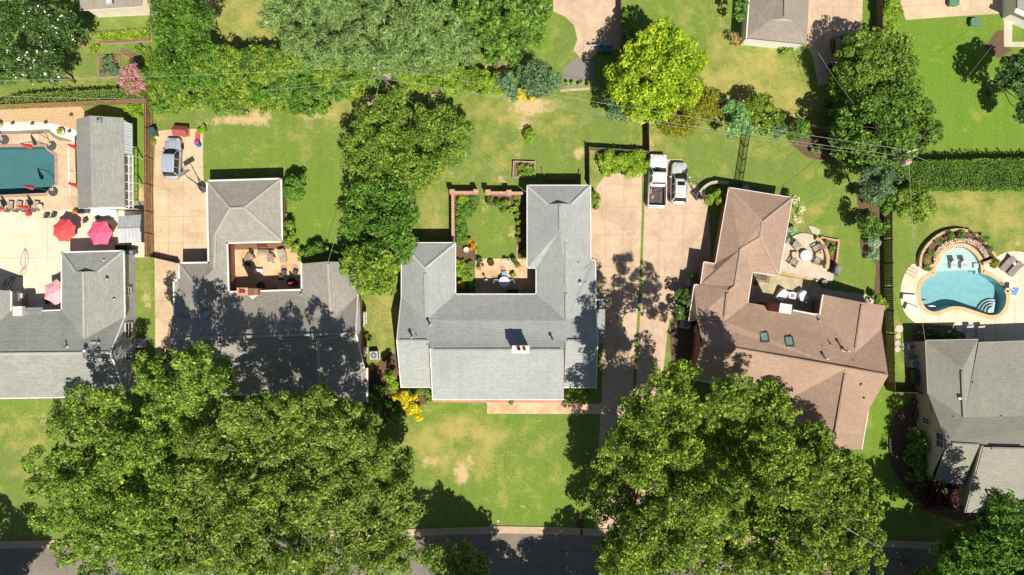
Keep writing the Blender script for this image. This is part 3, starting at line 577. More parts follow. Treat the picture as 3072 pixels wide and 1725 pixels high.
ridge(D, [((2182,880,4.33),(2175,950,4.36)),((2586,915,4.48),(2567,1045,4.46)),((2112,1029.5,5.62),(2660,1125.5,5.62)),((2536,1122,5.5),(2506,1300,5.37))], SH_D, w=.3)
chimney(D, (2338.6,911.5,2375,940), 6.4, BRICK, capm=WHITE, rz=R(-9))
for X, Y in ((2292.5,1012.5),(2367,1025.5)):
    a = P(X, Y, hs(4.6)+.02); n = Vector((-.07, .39, .92)).normalized(); q = n.to_track_quat('Z', 'Y').to_matrix(); sb = MB(); rot = q @ Matrix.Rotation(R(-9), 3, 'Z')
    for dx, dy, sx, sy in ((0,.5,.86,.1),(0,-.5,.86,.1),(.4,0,.1,.92),(-.4,0,.1,.92)): sb.add([rot @ Vector((dx+i*sx/2, dy+j*sy/2, kz)) + a for kz in (-.15,.2) for i, j in ((-1,-1),(1,-1),(1,1),(-1,1))], [(3,2,1,0),(4,5,6,7),(0,1,5,4),(1,2,6,5),(2,3,7,6),(3,0,4,7)])
    s = sb.build('skylight', DGREY, D, world=True); gb = MB(); gb.add([rot @ Vector((i*.4, j*.48, .13)) + a - D.location for i, j in ((-1,-1),(1,-1),(1,1),(-1,1))], [(0,1,2,3)]); gb.build('pane', SKYL, s)
pipes(D, [(2493,1034,4.3,.06,.7),(2531,1049,4.6,.09,1.2),(2473,1073,5.0,.09,.8),(2468,1038,4.4,.05,.4),(2561,1082,4.9,.04,.5),(2459,961,3.4,.05,.3),(2587,1156,4.9,.06,.2),(2596,1197,4.0,.05,.2),(2213,846,4.2,.05,.25)], mat('roof_jack', lin(196,170,152), None, 3, .6))
wall_window(D, [(2093,1006,.9),(2089,1030,.9),(2089,1030,2.2),(2093,1006,2.2)]); wall_window(D, [(2087.5,1036,.9),(2083.5,1058,.9),(2083.5,1058,2.2),(2087.5,1036,2.2)]); wall_window(D, [(2079,978,1.0),(2077,992,1.0),(2077,992,2.2),(2079,978,2.2)])
ridge(D, [(d1,n1),(d2,n1),(n1,n2),(n2,n3),(d3,n2),(n3,n4),(n4,m1)], CAP_D, .28, 'hip_cap')
# ---- E: sage house on the right
EH = house('sage grey shingled house with tall cream gable wall below the kidney shaped pool', (2930, 1280))
e1,e2,e3 = (2775.5,1021,2.8),(2934,1018,2.8),(2783,1180,2.8); ea,eb = (2887.5,1105,4.7),(2893,1252,4.7); eA = (2842,1332,6.1)
roof(EH, [[e1,e2,ea],[e1,ea,eb,e3],[e2,eb,ea],[(2936,1027.6,2.8),(3300,1014,2.8),(3300,1246,4.7),eb],[e3,eb,(3300,1246,4.7),(3300,1348,6.1),eA],
    [eA,(2946,1336,6.1),(2893,1450,2.95),(2803,1445,2.8)],[(2950,1341,6.5),(3300,1352,6.5),(3300,1540,3.0),(2899,1536,3.0)]], SH_E)
yb = lambda y: P(0, y).y; xw = P(2750, 0).x
walls(EH, [e1,e2,(2936,1027,2.8),(3300,1014,2.8),(3300,1540,2.8),(2899,1534,2.8),(2893,1450,2.8),(2803,1445,2.8),(2795,1440,2.8),(2783,1180,2.8)], STUCCO, 2.68, .3,
    gables=[[Vector((xw, yb(1168), 2.6)), Vector((xw+.02, yb(1298), hs(5.9))), Vector((xw, yb(1413), 2.6)), Vector((xw, yb(1413), 0)), Vector((xw, yb(1168), 0))],[(2950,1342,6.35),(2900,1534,2.85),(2893,1450,2.4),(2944,1337,5.7)]])
strips(EH, [[e1,e2],[(2936,1027.6,2.8),(3300,1014,2.8)],[e1,e3],[(2803,1445,2.8),(2893,1450,2.95)],[(2899,1536,3.0),(3300,1540,3.0)]], mat('sage_gutter', lin(150,150,142), None, 2, .5), w=.1, hgt=.13)
strips(EH, [[(2950,1341,6.5),(2899,1536,3.0)]], STUCCO, w=.2, hgt=.3, dz=-.4, name='rake_board')
ridge(EH, [((2886,1112,4.72),(2892,1250,4.72)),((2855,1331,6.12),(2936,1335,6.12)),((2975,1344,6.52),(3072,1347,6.52))], SH_E, w=.3)
pipes(EH, [(2882,1192,4.6,.1,.25),(2858,1252,4.4,.05,.4),(2835,1258,4.2,.06,.5),(2920,1148,3.9,.04,.2),(3005,1250,4.75,.05,.2)])
for y0, y1, z0, z1 in ((1192,1210,1.3,2.5),(1244,1262,1.3,2.5),(1298-24,1298+18,3.7,4.9),(1306,1326,1.0,2.3)):
    wall_window(EH, [(2749.3,y0,z0),(2749.3,y1,z0),(2749.3,y1,z1),(2749.3,y0,z1)], LGREY)
# ---- F, G: neighbours cut by the top edge
Fh = house('brown roofed cottage with a white wall cut by the top edge at the left', (345, -40))
roof(Fh, [[(240,31,2.7),(426,19,2.7),(426,-150,4.6),(232,-150,4.6)]], SH_F); walls(Fh, [(244,30,2.7),(450,21,2.7),(450,-170,2.7),(236,-170,2.7)], mat('white_wall', lin(236,226,206), lin(226,214,194), 1, .7), 2.62, .25)
fr = MB(); fr.add([P(427,19,2.72),P(452,18,2.72),P(452,-160,2.72),P(427,-160,2.72)], [(0,1,2,3)]); fr.add([P(427,19,2.62),P(452,18,2.62),P(452,-160,2.62),P(427,-160,2.62)], [(3,2,1,0)]); fr.build('flat_side_roof', mat('tan_membrane', lin(206,184,152), None, 2, .8), Fh, world=True)
strips(Fh, [[(240,31,2.7),(426,19,2.7)]], w=.08, hgt=.1)
G = house('garage with a weathered hipped roof and bright white front beside the long concrete drive', (2330, 20), name='garage')
g1,g2,gE,gW = (2239,113.6,2.7),(2420,132,2.7),(2431,-80,2.7),(2252,-80,2.7)
gp,gl,gq,gT = (2351,54,4.4),(2315,57.5,3.75),(2381,62.5,3.75),(2358,-80,4.4)
roof(G, [[g1,g2,gq,gl],[g2,gE,gT,gp,gq],[gW,g1,gl,gp,gT]], SH_F); GW = mat('bright_white', lin(240,238,232), lin(230,228,222), 1, .6)
walls(G, [g1,g2,gE,gW], GW, 2.6, .22); gb = MB(); gb.add([V3((2313,58.3,3.72)),V3((2383,63.3,3.72)),V3((2352,55.5,4.42))], [(0,1,2)]); gb.build('gablet', GW, G, world=True)
strips(G, [[gW,g1]], w=.12); strips(G, [[g1,g2]], DGREY, w=.08, hgt=.1, name='drip_edge'); ridge(G, [((2353,48,4.42),(2357,-60,4.42))], SH_F, w=.28)
Hh = house('grey house corner with a white parapet at the top right corner', (3110, 0)); hb = MB(); hb.prism(pp([(3050,34),(3130,70),(3140,-90),(3048,-90)], 2.6), 2.5, 2.72); hb.build('roof', SH_A, Hh, world=True, slope_uv=True)
walls(Hh, [(3050,34,2.6),(3130,70,2.6),(3140,-90,2.6),(3048,-90,2.6)], GW, 2.5, .25); strips(Hh, [[(3050,34,2.72),(3130,70,2.72)]], WHITE, w=.5, hgt=.1, dz=0, name='parapet')
# ---- pool house with lean-to and pergola; metal grill shelter
PH = house('grey shingled pool house with a metal lean-to and white pergola along its side', (310, 490), name='pool_house')
h1,h2,h3,h4 = (229,357.6,2.5),(370,353,2.5),(375,620.6,2.5),(233.4,625,2.5); hN,hS = (269,346.7,4.2),(275,619,4.2)
roof(PH, [[h1,hN,hS,h4],[hN,h2,h3,hS]], SH_A); walls(PH, [h1,h2,h3,h4], GW, 2.42, .28, gables=[[(235,360,2.4),(366,356,2.4),(272,352,3.95)],[(238,622,2.4),(371,618,2.4),(277,615,3.95)]])
wg = MB(); wg.add([P(236,625.5,2.42),V3((273,621.5,4.1)),P(376,622.5,2.42),P(390,628,2.2)], [(0,1,2,3)]); wg.build('white_gable', WHITE, PH, world=True)
lt = MB(); lt.add([P(371,360,2.45),P(397,374,2.05),P(398,463,2.05),P(373,461,2.45)], [(3,2,1,0)]); lt.add([P(371,360,2.39),P(397,374,1.99),P(398,463,1.99),P(373,461,2.39)], [(0,1,2,3)])
for y in np.linspace(366, 458, 12): lt.tube([P(372, y, 2.48), P(397.5, y+6, 2.08)], .03, 5)
lt.build('lean_to_roof', METRF, PH, world=True)
pg = MB()
for X in (386.5, 398.5): pg.tube([P(X, 465, 2.1), P(X+.5, 626, 2.1)], .07, 6)
for y in np.linspace(466, 624, 7): pg.tube([P(374, y, 2.2), P(399, y+4, 2.15)], .04, 6)
for y in (466, 546, 625): pg.tube([P(398.5, y, 2.1), Vector((*P(398.5, y, 2.1).xy, 0))], .07, 6)
pg.build('pergola', WHITE, PH, world=True)
vp = MB(); b = V3((297, 362, 3.8)); vp.box((b.x, b.y, b.z-.05), (.5, .5, .3)); vp.tube([b, b+Vector((0,0,.5))], .08); vp.build('roof_vent', METAL, PH, world=True)
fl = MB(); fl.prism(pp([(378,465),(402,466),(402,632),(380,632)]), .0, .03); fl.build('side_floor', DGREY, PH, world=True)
GZ = thing('grill_shelter', 'metal roofed grill shelter with a slatted side against the wood fence', 'shelter', P(405, 690))
gz = MB()
z1, z2 = 2.3, 2.75; s1,s2,s3,s4,s5,s6 = (355,648,z1),(423,644,z1),(419.5,683,z2),(352.5,686,z2),(355,729,z1),(424,727,z1)
for pl in ((s1,s2,s3,s4),(s4,s3,s6,s5)):
    q = [P(*p) for p in pl]; gz.add(q + [p-Vector((0,0,.05)) for p in q], [(3,2,1,0),(4,5,6,7),(0,1,5,4),(1,2,6,5),(2,3,7,6),(3,0,4,7)])
for k in range(6):
    for a, b, c, d in ((s1,s2,s4,s3),(s4,s3,s5,s6)):
        f = (k+.5)/6; A0 = P(*a).lerp(P(*b), f); B0 = P(*c).lerp(P(*d), f); gz.tube([A0+Vector((0,0,.02)), B0+Vector((0,0,.02))], .03, 5)
gz.tube([P(*s4)+Vector((0,0,.02)), P(*s3)+Vector((0,0,.02))], .07, 6); gz.build('roof', METRF, GZ, world=True)
for X, Y in ((357,650),(421,647),(357,727),(422,725)): pb = MB(); q = P(X, Y, z1); pb.tube([(q.x,q.y,0),(q.x,q.y,z1)], .06, 6); pb.build('post', DGREY, GZ, world=True)
sl_ = MB()
for k in range(14): z = .15+k*.155; q0, q1 = P(422.5,648,z1), P(423,726,z1); sl_.box(((q0.x+q1.x)/2, (q0.y+q1.y)/2, z), (.04, abs(q0.y-q1.y), .09))
sl_.build('slatted_side', DGREY, GZ, world=True)
# ---------------------------------------------------------------- pools and decks
def pool(name, W, depth, floor_m, water_m, coping_m, cw, label_shelf=None, zw=-.12):
    mb = MB(); n = len(W); w = [Vector((p[0], p[1])) for p in offset(W, 0)]
    mb.add([(p.x, p.y, .03) for p in w] + [(p.x, p.y, -depth) for p in w], [(n+i, n+(i+1) % n, (i+1) % n, i) for i in range(n)] + [tuple(range(n, 2*n))])
    b = mb.build(name + '_basin', floor_m); b['kind'] = 'structure'
    s = sheet(name + '_water', w, zw, water_m)
    o = offset(W, -cw); cb = MB()
    for i in range(n): cb.add([(w[i].x,w[i].y,.045),(w[(i+1)%n].x,w[(i+1)%n].y,.045),(o[(i+1)%n].x,o[(i+1)%n].y,.045),(o[i].x,o[i].y,.045)], [(3,2,1,0)]); cb.add([(w[i].x,w[i].y,.045),(w[(i+1)%n].x,w[(i+1)%n].y,.045),(w[(i+1)%n].x,w[(i+1)%n].y,-.06),(w[i].x,w[i].y,-.06)], [(0,1,2,3)])
    c = cb.build(name + '_coping', coping_m); c['kind'] = 'structure'
pool('teal_pool', W1, 1.5, POOLF1, WATER1, COPING, .33)
pool('blue_pool', W2, 1.3, POOLF2, WATER2, COPEST, .42)
SHELF = mat('pool_shelf', lin(196,206,200), lin(180,194,190), 1.6, .7)
sb = MB(); sb.prism(offset(pp([(2809,814),(2809,802),(2816,787)] + smoothpoly([(2825,768),(2839,754.6),(2857,744.7),(2877,741),(2895,742.5),(2912,751.5),(2926,765),(2936,780),(2941,795)],3,False) + [(2941,812)]), .04), -1.3, -.32); o = sb.build('blue_pool_tanning_ledge', SHELF); o['kind'] = 'structure'
for k in range(4):
    c = P(2988-k*3, 936-k*1.5, 0); r = 1.55-k*.34; arc = [(c.x+.2+r*math.cos(t), c.y-.15+r*math.sin(t)) for t in np.linspace(R(70), R(190), 14)] + [(c.x+.3, c.y-.3)]
    sb = MB(); sb.prism(arc, -1.3, -1.05+k*.24); o = sb.build('blue_pool_step', SHELF); o['kind'] = 'structure'
sb = MB(); q = P(2930, 797, 0); sb.box((q.x, q.y, -.2), (.5, .5, .25)); sb.box((P(2936,812).x, P(2936,812).y, -.55), (.3, .7, .5)); tag(sb.build('pool_steps', SHELF), kind='structure')
PH1 = [(-90,404),(150,400),(160,411),(178,422),(215,424),(240,425),(240,640),(240,652),(-90,660)]
flat('pool_deck_sand', PH1, CONCW, .012, holes=[[(x, y) for x, y in POOL1]])
flat('pool_terrace_cream', [(-90,634),(232,628),(420,634),(434,640),(434,772),(380,772),(380,960),(-90,960)], CREAM, .020)
joints('terrace_joints', [((143,640),(143,774)),((214,716),(214,760)),((-40,774),(185,773)),((-40,826),(70,825)),((100,700),(100,704))], .8, .026)
joints('sand_deck_joints', [((178,470),(232,469)),((178,509),(232,508)),((20,404),(20,438)),((70,403),(70,438)),((120,401),(120,438)),((178,560),(232,560))], .7, .017)
flat('white_gravel_band', smoothpoly([(-60,370),(40,367),(110,366),(160,372),(200,382),(232,395),(234,426),(205,428),(180,418),(166,405),(150,394),(100,391),(40,396),(-60,402)], 3), GRAVEL, .007)
flat('grey_gravel_band', smoothpoly([(-60,396),(60,392),(140,388),(152,393),(165,404),(185,412),(212,420),(214,427),(185,425),(164,413),(150,402),(60,404),(-60,407)], 3), GRAVELG, .009)
flat('tan_cobble_band', [(-60,330),(240,316),(262,345),(268,352),(236,362),(236,396),(160,372),(110,366),(-60,370)], COBBLE, .005)
for k, (x, y) in enumerate(((43,372),(102,373),(142,370),(218,347),(213,396))):
    mb = MB(); c = P(x, y); mb.tube([c, c+Vector((0,0,.3))], .05, 8); mb.lathe([(.05,.26),(.13,.3),(.16,.4),(.05,.44)], c, 10); tag(mb.build('garden_light', DGREY), 'small dark garden light standing in the gravel above the teal pool', 'garden light', 'garden lights in the gravel bed')
DK2 = smoothpoly([(2708,838),(2720,809),(2737,793),(2765,788),(2800,790)], 3, False) + [(2940,794),(2975,776)] + smoothpoly([(2995,768),(3017,757.5),(3045,753.5),(3072,757)], 3, False) + [(3300,757),(3300,1040),(2880,1040),(2868,978)] + smoothpoly([(2745,968),(2728,955),(2713,935),(2703,905),(2701,880),(2703,858)], 3, False)
flat('pool_deck_cream', DK2, CREAM, .010, holes=[POOL2])
joints('cream_deck_joints', [((2772,945),(2772,968)),((2816,938),(2816,975)),((2866,930),(2866,990)),((2940,950),(2940,1020)),((2986,948),(2986,1020)),((3044,900),(3044,1015)),((2768,780),(2768,840))], .8, .016)
flat('flowerbed_by_sage_house', smoothpoly([(2742,980),(2765,970),(2800,975),(2850,985),(2888,1000),(2886,1022),(2745,1026)], 3), SOIL, .016)
flat('service_slab', [(2706,1026),(2748,1026),(2752,1100),(2718,1104)], SLAB, .006); flat('service_gravel', [(2714,1100),(2752,1100),(2760,1176),(2714,1176)], SOIL, .006)
# planter wall round the tanning ledge
FBW = smoothpoly([(2762,800),(2764,770),(2778,742),(2800,718),(2826,700),(2855,691),(2885,689),(2912,695),(2934,707),(2954,726),(2972,746),(2990,772)], 4, False)
kb = MB(); kb.wall(pp(FBW, .55), .28, 0, .55); tag(kb.build('curved_planter_wall', STONEW), 'curved tan stone planter wall wrapping the blue pool tanning ledge', 'planter wall')
kb = MB(); kb.wall(pp([(2990,776),(2950,791)], .4), .3, 0, .45); tag(kb.build('planter_end_wall', STONEW), 'short tan stone wall closing the right end of the curved pool planter', 'planter wall')
flat('planter_soil', FBW + smoothpoly([(2985,773),(2950,788),(2942,775),(2926,753),(2906,739),(2878,732),(2850,736),(2830,748),(2814,768),(2804,790),(2770,800)], 3, False), MULCH, .014)
# ---------------------------------------------------------------- courts and patios
flat('court_patio', [(1426,776),(1583,776),(1583,802),(1610,802),(1612,886),(1426,886)], PATIO, .008)
flat('court_side_grass', [(1370,700),(1426,700),(1426,886),(1366,886)], GR, .004)
flat('court_planting_bed', smoothpoly([(1362,585),(1434,585),(1434,618),(1422,630),(1404,640),(1398,670),(1404,700),(1412,725),(1424,740),(1424,800),(1370,800)], 3), MULCH, .006)
flat('court_shrub_bed', smoothpoly([(1458,585),(1580,585),(1585,780),(1552,776),(1550,720),(1546,660),(1535,640),(1505,628),(1478,615),(1462,612)], 3), MULCH, .006)
kb = MB(); kb.wall(pp([(1428,726),(1428,776)]), .12, 0, .1); o = kb.build('bed_edging', BRICKP); tag(o, 'pale brick edging at the left of the court lawn', 'edging')
kb = MB(); kb.wall(pp([(1551,735),(1551,776)]), .12, 0, .1); o = kb.build('bed_edging', BRICKP); tag(o, 'pale brick edging at the right of the court lawn', 'edging')
flat('side_patio_sand', [(690,748),(890,746),(906,760),(906,800),(912,882),(688,886)], PATIO, .006)
flat('patio_edge_bed', [(686,730),(860,726),(858,746),(690,750)], SOIL, .007)
flat('lower_flagstone', [(2262,818),(2350,828),(2450,845),(2470,865),(2470,960),(2236,930)], FLAG, .010)
flat('flagstone_walk', [(2462,862),(2490,870),(2600,885),(2640,915),(2640,935),(2460,900)], SLAB, .006)
FP = [(2338,842)] + [(x, y) for x, y in smoothpoly([(2352,740),(2362,722),(2380,708),(2402,700),(2424,702),(2446,712),(2464,728),(2476,748),(2482,772),(2482,795),(2478,815)], 3, False)] + [(2500,822),(2492,845),(2470,850),(2434,835),(2420,848),(2342,834)]
sb = MB(); sb.prism(pp([(2336,812)] + smoothpoly([(2352,736),(2362,722),(2380,708),(2402,700),(2424,702),(2446,712),(2464,728),(2476,748),(2482,772),(2482,795),(2478,815)], 3, False) + [(2502,818),(2494,850),(2440,834)]), 0, .16); tag(sb.build('raised_fire_pit_patio', SLAB), kind='structure')
kb = MB(); kb.wall(pp([(2337,816),(2440,836)]), .45, 0, .09); tag(kb.build('patio_step', STONEW), kind='structure')
joints('patio_joints', [((2412,704),(2400,830)),((2350,762),(2482,772))], .7, .165)
kb = MB(); kb.wall(pp(smoothpoly([(2449,714),(2462,724),(2474,742),(2482,765),(2483,785),(2480,806)], 4, False), .5), .38, 0, .6); tag(kb.build('curved_seat_wall', STONEW), 'curved tan stone seat wall along the right rim of the fire pit patio', 'seat wall')
kb = MB(); kb.wall(pp([(2462,712),(2517,722),(2508,795)], .3), .22, 0, .34); tag(kb.build('raised_bed_edging', BRICKP), 'orange brick edging of the raised bed behind the curved seat wall', 'edging')
flat('raised_bed_soil', [(2462,716),(2514,724),(2506,796),(2484,800),(2486,765),(2474,735)], MULCH, .05)
mb = MB(); mb.prism([P(x, y) for x, y in ((2422,676),(2440,679),(2458,688),(2459,700),(2452,704),(2436,699),(2430,690))], 0, .16); o = mb.build('stepping_stone', SLAB, bevel=.04); tag(o, 'large pale flat stone slab lying in the grass above the fire pit patio', 'stone slab')
for x, y, r in ((2697,986,13),(2694,1008,9),(2693,1030,10),(2692,1048,9)):
    mb = MB(); c = P(x, y); mb.lathe([(r*K, 0), (r*K*.95, .05)], c, 9, random.random()); tag(mb.build('stepping_stone', SLAB), 'pale stepping stone in the grass strip beside the dark wood fence', 'stepping stone', 'stepping stones along the fence')
# ---------------------------------------------------------------- fences and garden walls
def plank_fence(name, label, px, h, m, step=.145, gap=.012, post=2.4, th=.03, ph=.1, rail=True, cap=False, rough=.03):
    """px = base line on the ground; the planks are one panel part, each post a part"""
    pts = pp(px); T = thing(name, label, 'fence', pts[0]); mb = MB(); rb = MB(); rnd = random.Random(len(label)); posts = []
    for a, b in zip(pts, pts[1:]):
        d = b-a; L = d.length; d.normalize(); q = Vector((-d.y, d.x, 0)); ang = math.atan2(d.y, d.x)
        for k in range(int(L/step)):
            c = a + d*(k+.5)*step; hh = h + rnd.uniform(-rough, rough); mb.box((c.x, c.y, hh/2), (step-gap, th, hh), ang)
        for z in ((.4, h-.3) if rail else ()): c = (a+b)/2 + q*.05; rb.box((c.x, c.y, z), (L, .05, .09), ang)
        if cap: c = (a+b)/2; rb.box((c.x, c.y, h+.04), (L, .12, .04), ang)
        nP = max(1, int(L/post)); posts += [(a + d*(L*k/nP) + q*.06, ang) for k in range(nP)]
    posts.append((pts[-1], 0)); mb.build('plank_panel', m, T, world=True)
    if rail or cap: rb.build('rail', m, T, world=True)
    for c, ang in posts:
        pb = MB(); pb.box((c.x, c.y, (h+.06)/2), (ph, ph, h+.06), ang); pb.box((c.x, c.y, h+.09), (ph*.7, ph*.7, .06), ang); pb.build('post', m, T, world=True)
    return T
plank_fence('wood_fence', 'tall reddish wood fence running along the back of the teal pool yard', [(-60,331),(0,328.5),(200,321),(330,315),(459,310.5)], 1.9, WOOD)
plank_fence('wood_fence', 'long reddish brown wood fence between the pool yard and the driveway with the silver car', [(459,312),(458,480),(460,640),(461,770)], 1.9, WOOD)
plank_fence('wood_gate_fence', 'low slanting brown wood fence closing the driveway beside the taupe garage', [(463,771),(541,789)], 1.2, WOODD, rail=True)
plank_fence('wood_fence', 'weathered grey wood fence behind the round green bushes at the head of the drive', [(1764,450),(1852,455),(1942,461)], 1.5, WOODG)
plank_fence('wood_fence', 'weathered grey wood fence running down beside the back wing of the pale grey house', [(1764,450),(1765,557)], 1.4, WOODG)
plank_fence('wood_fence', 'thin dark wood fence between the back lawn and the pickup truck', [(1938,365),(1940,461)], 1.6, WOODD)
plank_fence('wood_fence', 'brown wood fence glimpsed behind shrubs along the back of the brown house lot', [(2100,305),(2200,325),(2340,366),(2420,386),(2540,412),(2600,430)], 1.75, WOODD)
plank_fence('wood_fence', 'dark wood fence between the brown house lawn and the kidney shaped pool yard', [(2652,640),(2652,720),(2653,860),(2657,1000),(2660,1168)], 1.75, WOODD, step=.2, gap=.025)
plank_fence('wood_fence', 'short dark wood fence joining the long fence to the sage house', [(2660,1170),(2745,1173)], 1.6, WOODD)
plank_fence('wood_fence', 'dark plank fence with a white top rail beside the long concrete drive at the top', [(2624,-60),(2626,40),(2622,126)], 1.7, WOODD, cap=True)
plank_fence('wood_fence', 'brown plank fence along the right of the shaded concrete yard', [(1858,-60),(1859,60),(1862,145)], 1.4, WOODG, cap=True)
plank_fence('wood_fence', 'short brown fence end standing above the yellow green hedge row', [(1487,100),(1489,230)], 1.7, WOODD)
def iron_fence(label, px, h, pitch=.13):
    pts = pp(px); T = thing('iron_fence', label, 'fence', pts[0]); mb = MB(); rb = MB()
    for a, b in zip(pts, pts[1:]):
        d = b-a; L = d.length; d.normalize()
        for k in range(int(L/pitch)): c = a + d*(k+.5)*pitch; mb.box((c.x, c.y, h/2), (.028, .028, h))
        for z in (.15, h-.12, h): rb.tube([a+Vector((0,0,z)), b+Vector((0,0,z))], .025, 4)
    mb.build('picket_panel', IRON, T, world=True); rb.build('rail', IRON, T, world=True)
    nP = 4; A, Bq = pts[0], pts[-1]
    for k in range(nP+1): c = A.lerp(Bq, k/nP); pb = MB(); pb.box((c.x, c.y, (h+.1)/2), (.08, .08, h+.1)); pb.build('post', IRON, T, world=True)
iron_fence('black iron picket fence crossing the lawn up from the brown house', [(2238,402),(2214,560)], 1.45)
def court_wall(label, px, pillars, h=1.6):
    pts = pp(px); T = thing('brick_garden_wall', label, 'wall', pts[0]); mb = MB(); mb.wall(pts, .3, 0, h); mb.build('wall', BRICKP, T, world=True)
    for x, y in pillars: c = P(x, y); pb = MB(); pb.box((c.x, c.y, (h+.12)/2), (.48, .48, h+.12)); pb.box((c.x, c.y, h+.16), (.56, .56, .08)); pb.build('pillar', BRICKP, T, world=True)
g = lambda x, y, h=1.6: (CX+(x-CX)*(1-h/CAMH), CY+(y-CY)*(1-h/CAMH))
court_wall('pale brick garden wall along the left side of the court lawn', [g(1428,577),g(1358,577),g(1359,728)], [g(1357,576),g(1428,576)])
court_wall('pale brick garden wall right of the court gateway with two pillars', [g(1464,578),g(1570,579)], [g(1464,577),g(1527,578)])
kb = MB(); kb.wall(pp(smoothpoly([(2098,578),(2112,562),(2132,550),(2156,547),(2182,550)], 4, False), .5), .3, 0, .9); tag(kb.build('curved_garden_wall', STUCCO), 'low curved pale wall at the corner of the brown house behind a round bush', 'garden wall')
kb = MB(); kb.wall(pp([(1624,505),(1640,541),(1736,541),(1738,510)]), .12, 0, .3); tag(kb.build('vegetable_bed_edging', BRICK), 'low brick edging of the small bed behind the pale grey house', 'edging')
def planter_frame(label, px, h, th=.1, m=None, soil=True):
    pts = pp(px); T = thing('raised_planter', label, 'planter box', sum(pts, Vector())/len(pts)); mb = MB(); mb.wall(pts+[pts[0]], th, 0, h); mb.build('frame', m or WDECK, T, world=True)
    sb = MB(); sb.prism(offset(pts, th*.5), .02, h*.7); sb.build('soil', SOIL, T, world=True)
planter_frame('square pale timber planter box of plants on the lawn behind the pale grey house', [(1541,486),(1604,488),(1604,534),(1539,533)], .45, .13)
planter_frame('long timber edged bed of lime green plants in the top left garden', [(296,98),(457,84),(457,124),(300,134)], .2, .06)
planter_frame('timber edged herb bed beside the pink myrtle', [(298,170),(360,165),(364,228),(298,233)], .2, .06)
planter_frame('small slanting timber bed in the top left garden', [(360,146),(420,172),(424,190),(398,182),(362,158)], .2, .06)
# ---------------------------------------------------------------- foliage builders
import zlib
def leaf_mesh(name, blobs, n, leaf, seed, m, parent=None, origin=(0, 0, 0), sub=9, subr=.44, jit=.3, lower=-.3, up=.35, aspect=.5, outw=.9, rand=.8, side=None, link=True):
    """crown of n leaf sprays: every blob (x, y, z, r, rz) carries lumps, every lump a shell of leaf-shaped faces"""
    rng = np.random.default_rng(seed); C = []; 
    for b in blobs:
        x, y, z, r, rz = b[:5]
        d = rng.normal(size=(sub, 3)); d[:, 2] = np.abs(d[:, 2])*.9 - .25; d /= np.linalg.norm(d, axis=1)[:, None]; q = rng.uniform(.45, .82, sub)[:, None]
        c = np.array([x, y, z]) + d*q*np.array([r, r, rz]); s = rng.uniform(.75, 1.25, sub)*subr
        C.append(np.column_stack([c, s*r, s*rz*1.05]))
    C = np.vstack(C); w = C[:, 3]**2; idx = rng.choice(len(C), n, p=w/w.sum())
    d = rng.normal(size=(n, 3)); d /= np.linalg.norm(d, axis=1)[:, None]; k = d[:, 2] < lower; d[k, 2] *= -1
    rad = 1 - jit*rng.random(n)**1.3 + .12*rng.random(n)**3
    pos = C[idx, :3] + d*np.column_stack([C[idx, 3], C[idx, 3], C[idx, 4]])*rad[:, None]
    if side is not None: pos = pos[(d @ np.array(side)) > .15]; d = d[(d @ np.array(side)) > .15]; n = len(pos)
    nr = d*outw + rng.normal(size=(n, 3))*rand*.5; nr[:, 2] += up; nr /= np.linalg.norm(nr, axis=1)[:, None]
    t = np.cross(nr, rng.normal(size=(n, 3))); t /= np.linalg.norm(t, axis=1)[:, None]; b = np.cross(nr, t)
    L = (leaf*np.clip(np.exp(rng.normal(-.05, .42, n)), .4, 2.2))[:, None]; W = L*aspect*rng.uniform(.7, 1.3, n)[:, None]
    v = np.stack([pos+t*L, pos+b*W+nr*L*.12, pos-t*L*.8, pos-b*W+nr*L*.12], 1).reshape(-1, 3) - np.array(origin)
    v[:, 2] = np.maximum(v[:, 2], .02 - origin[2])
    me = bpy.data.meshes.new(name); me.vertices.add(4*n); me.vertices.foreach_set('co', v.astype(np.float32).ravel())
    me.loops.add(4*n); me.loops.foreach_set('vertex_index', np.arange(4*n, dtype=np.int32)); me.polygons.add(n)
    me.polygons.foreach_set('loop_start', np.arange(0, 4*n, 4, dtype=np.int32)); me.update(calc_edges=True); me.materials.append(m)
    o = bpy.data.objects.new(name, me)
    if link: put(o, parent)
    return o
def blob_px(bl, sq=.85):
    out = []
    for X, Y, r, h in bl:
        rm = r*K; zc = max(h - rm*sq*.9, rm*.25); rm = r*K*(1-zc/CAMH); p = P(X, Y, zc); out.append((p.x, p.y, zc, rm, rm*sq))
    return out
def crc(s): return zlib.crc32(s.encode()) % 100000
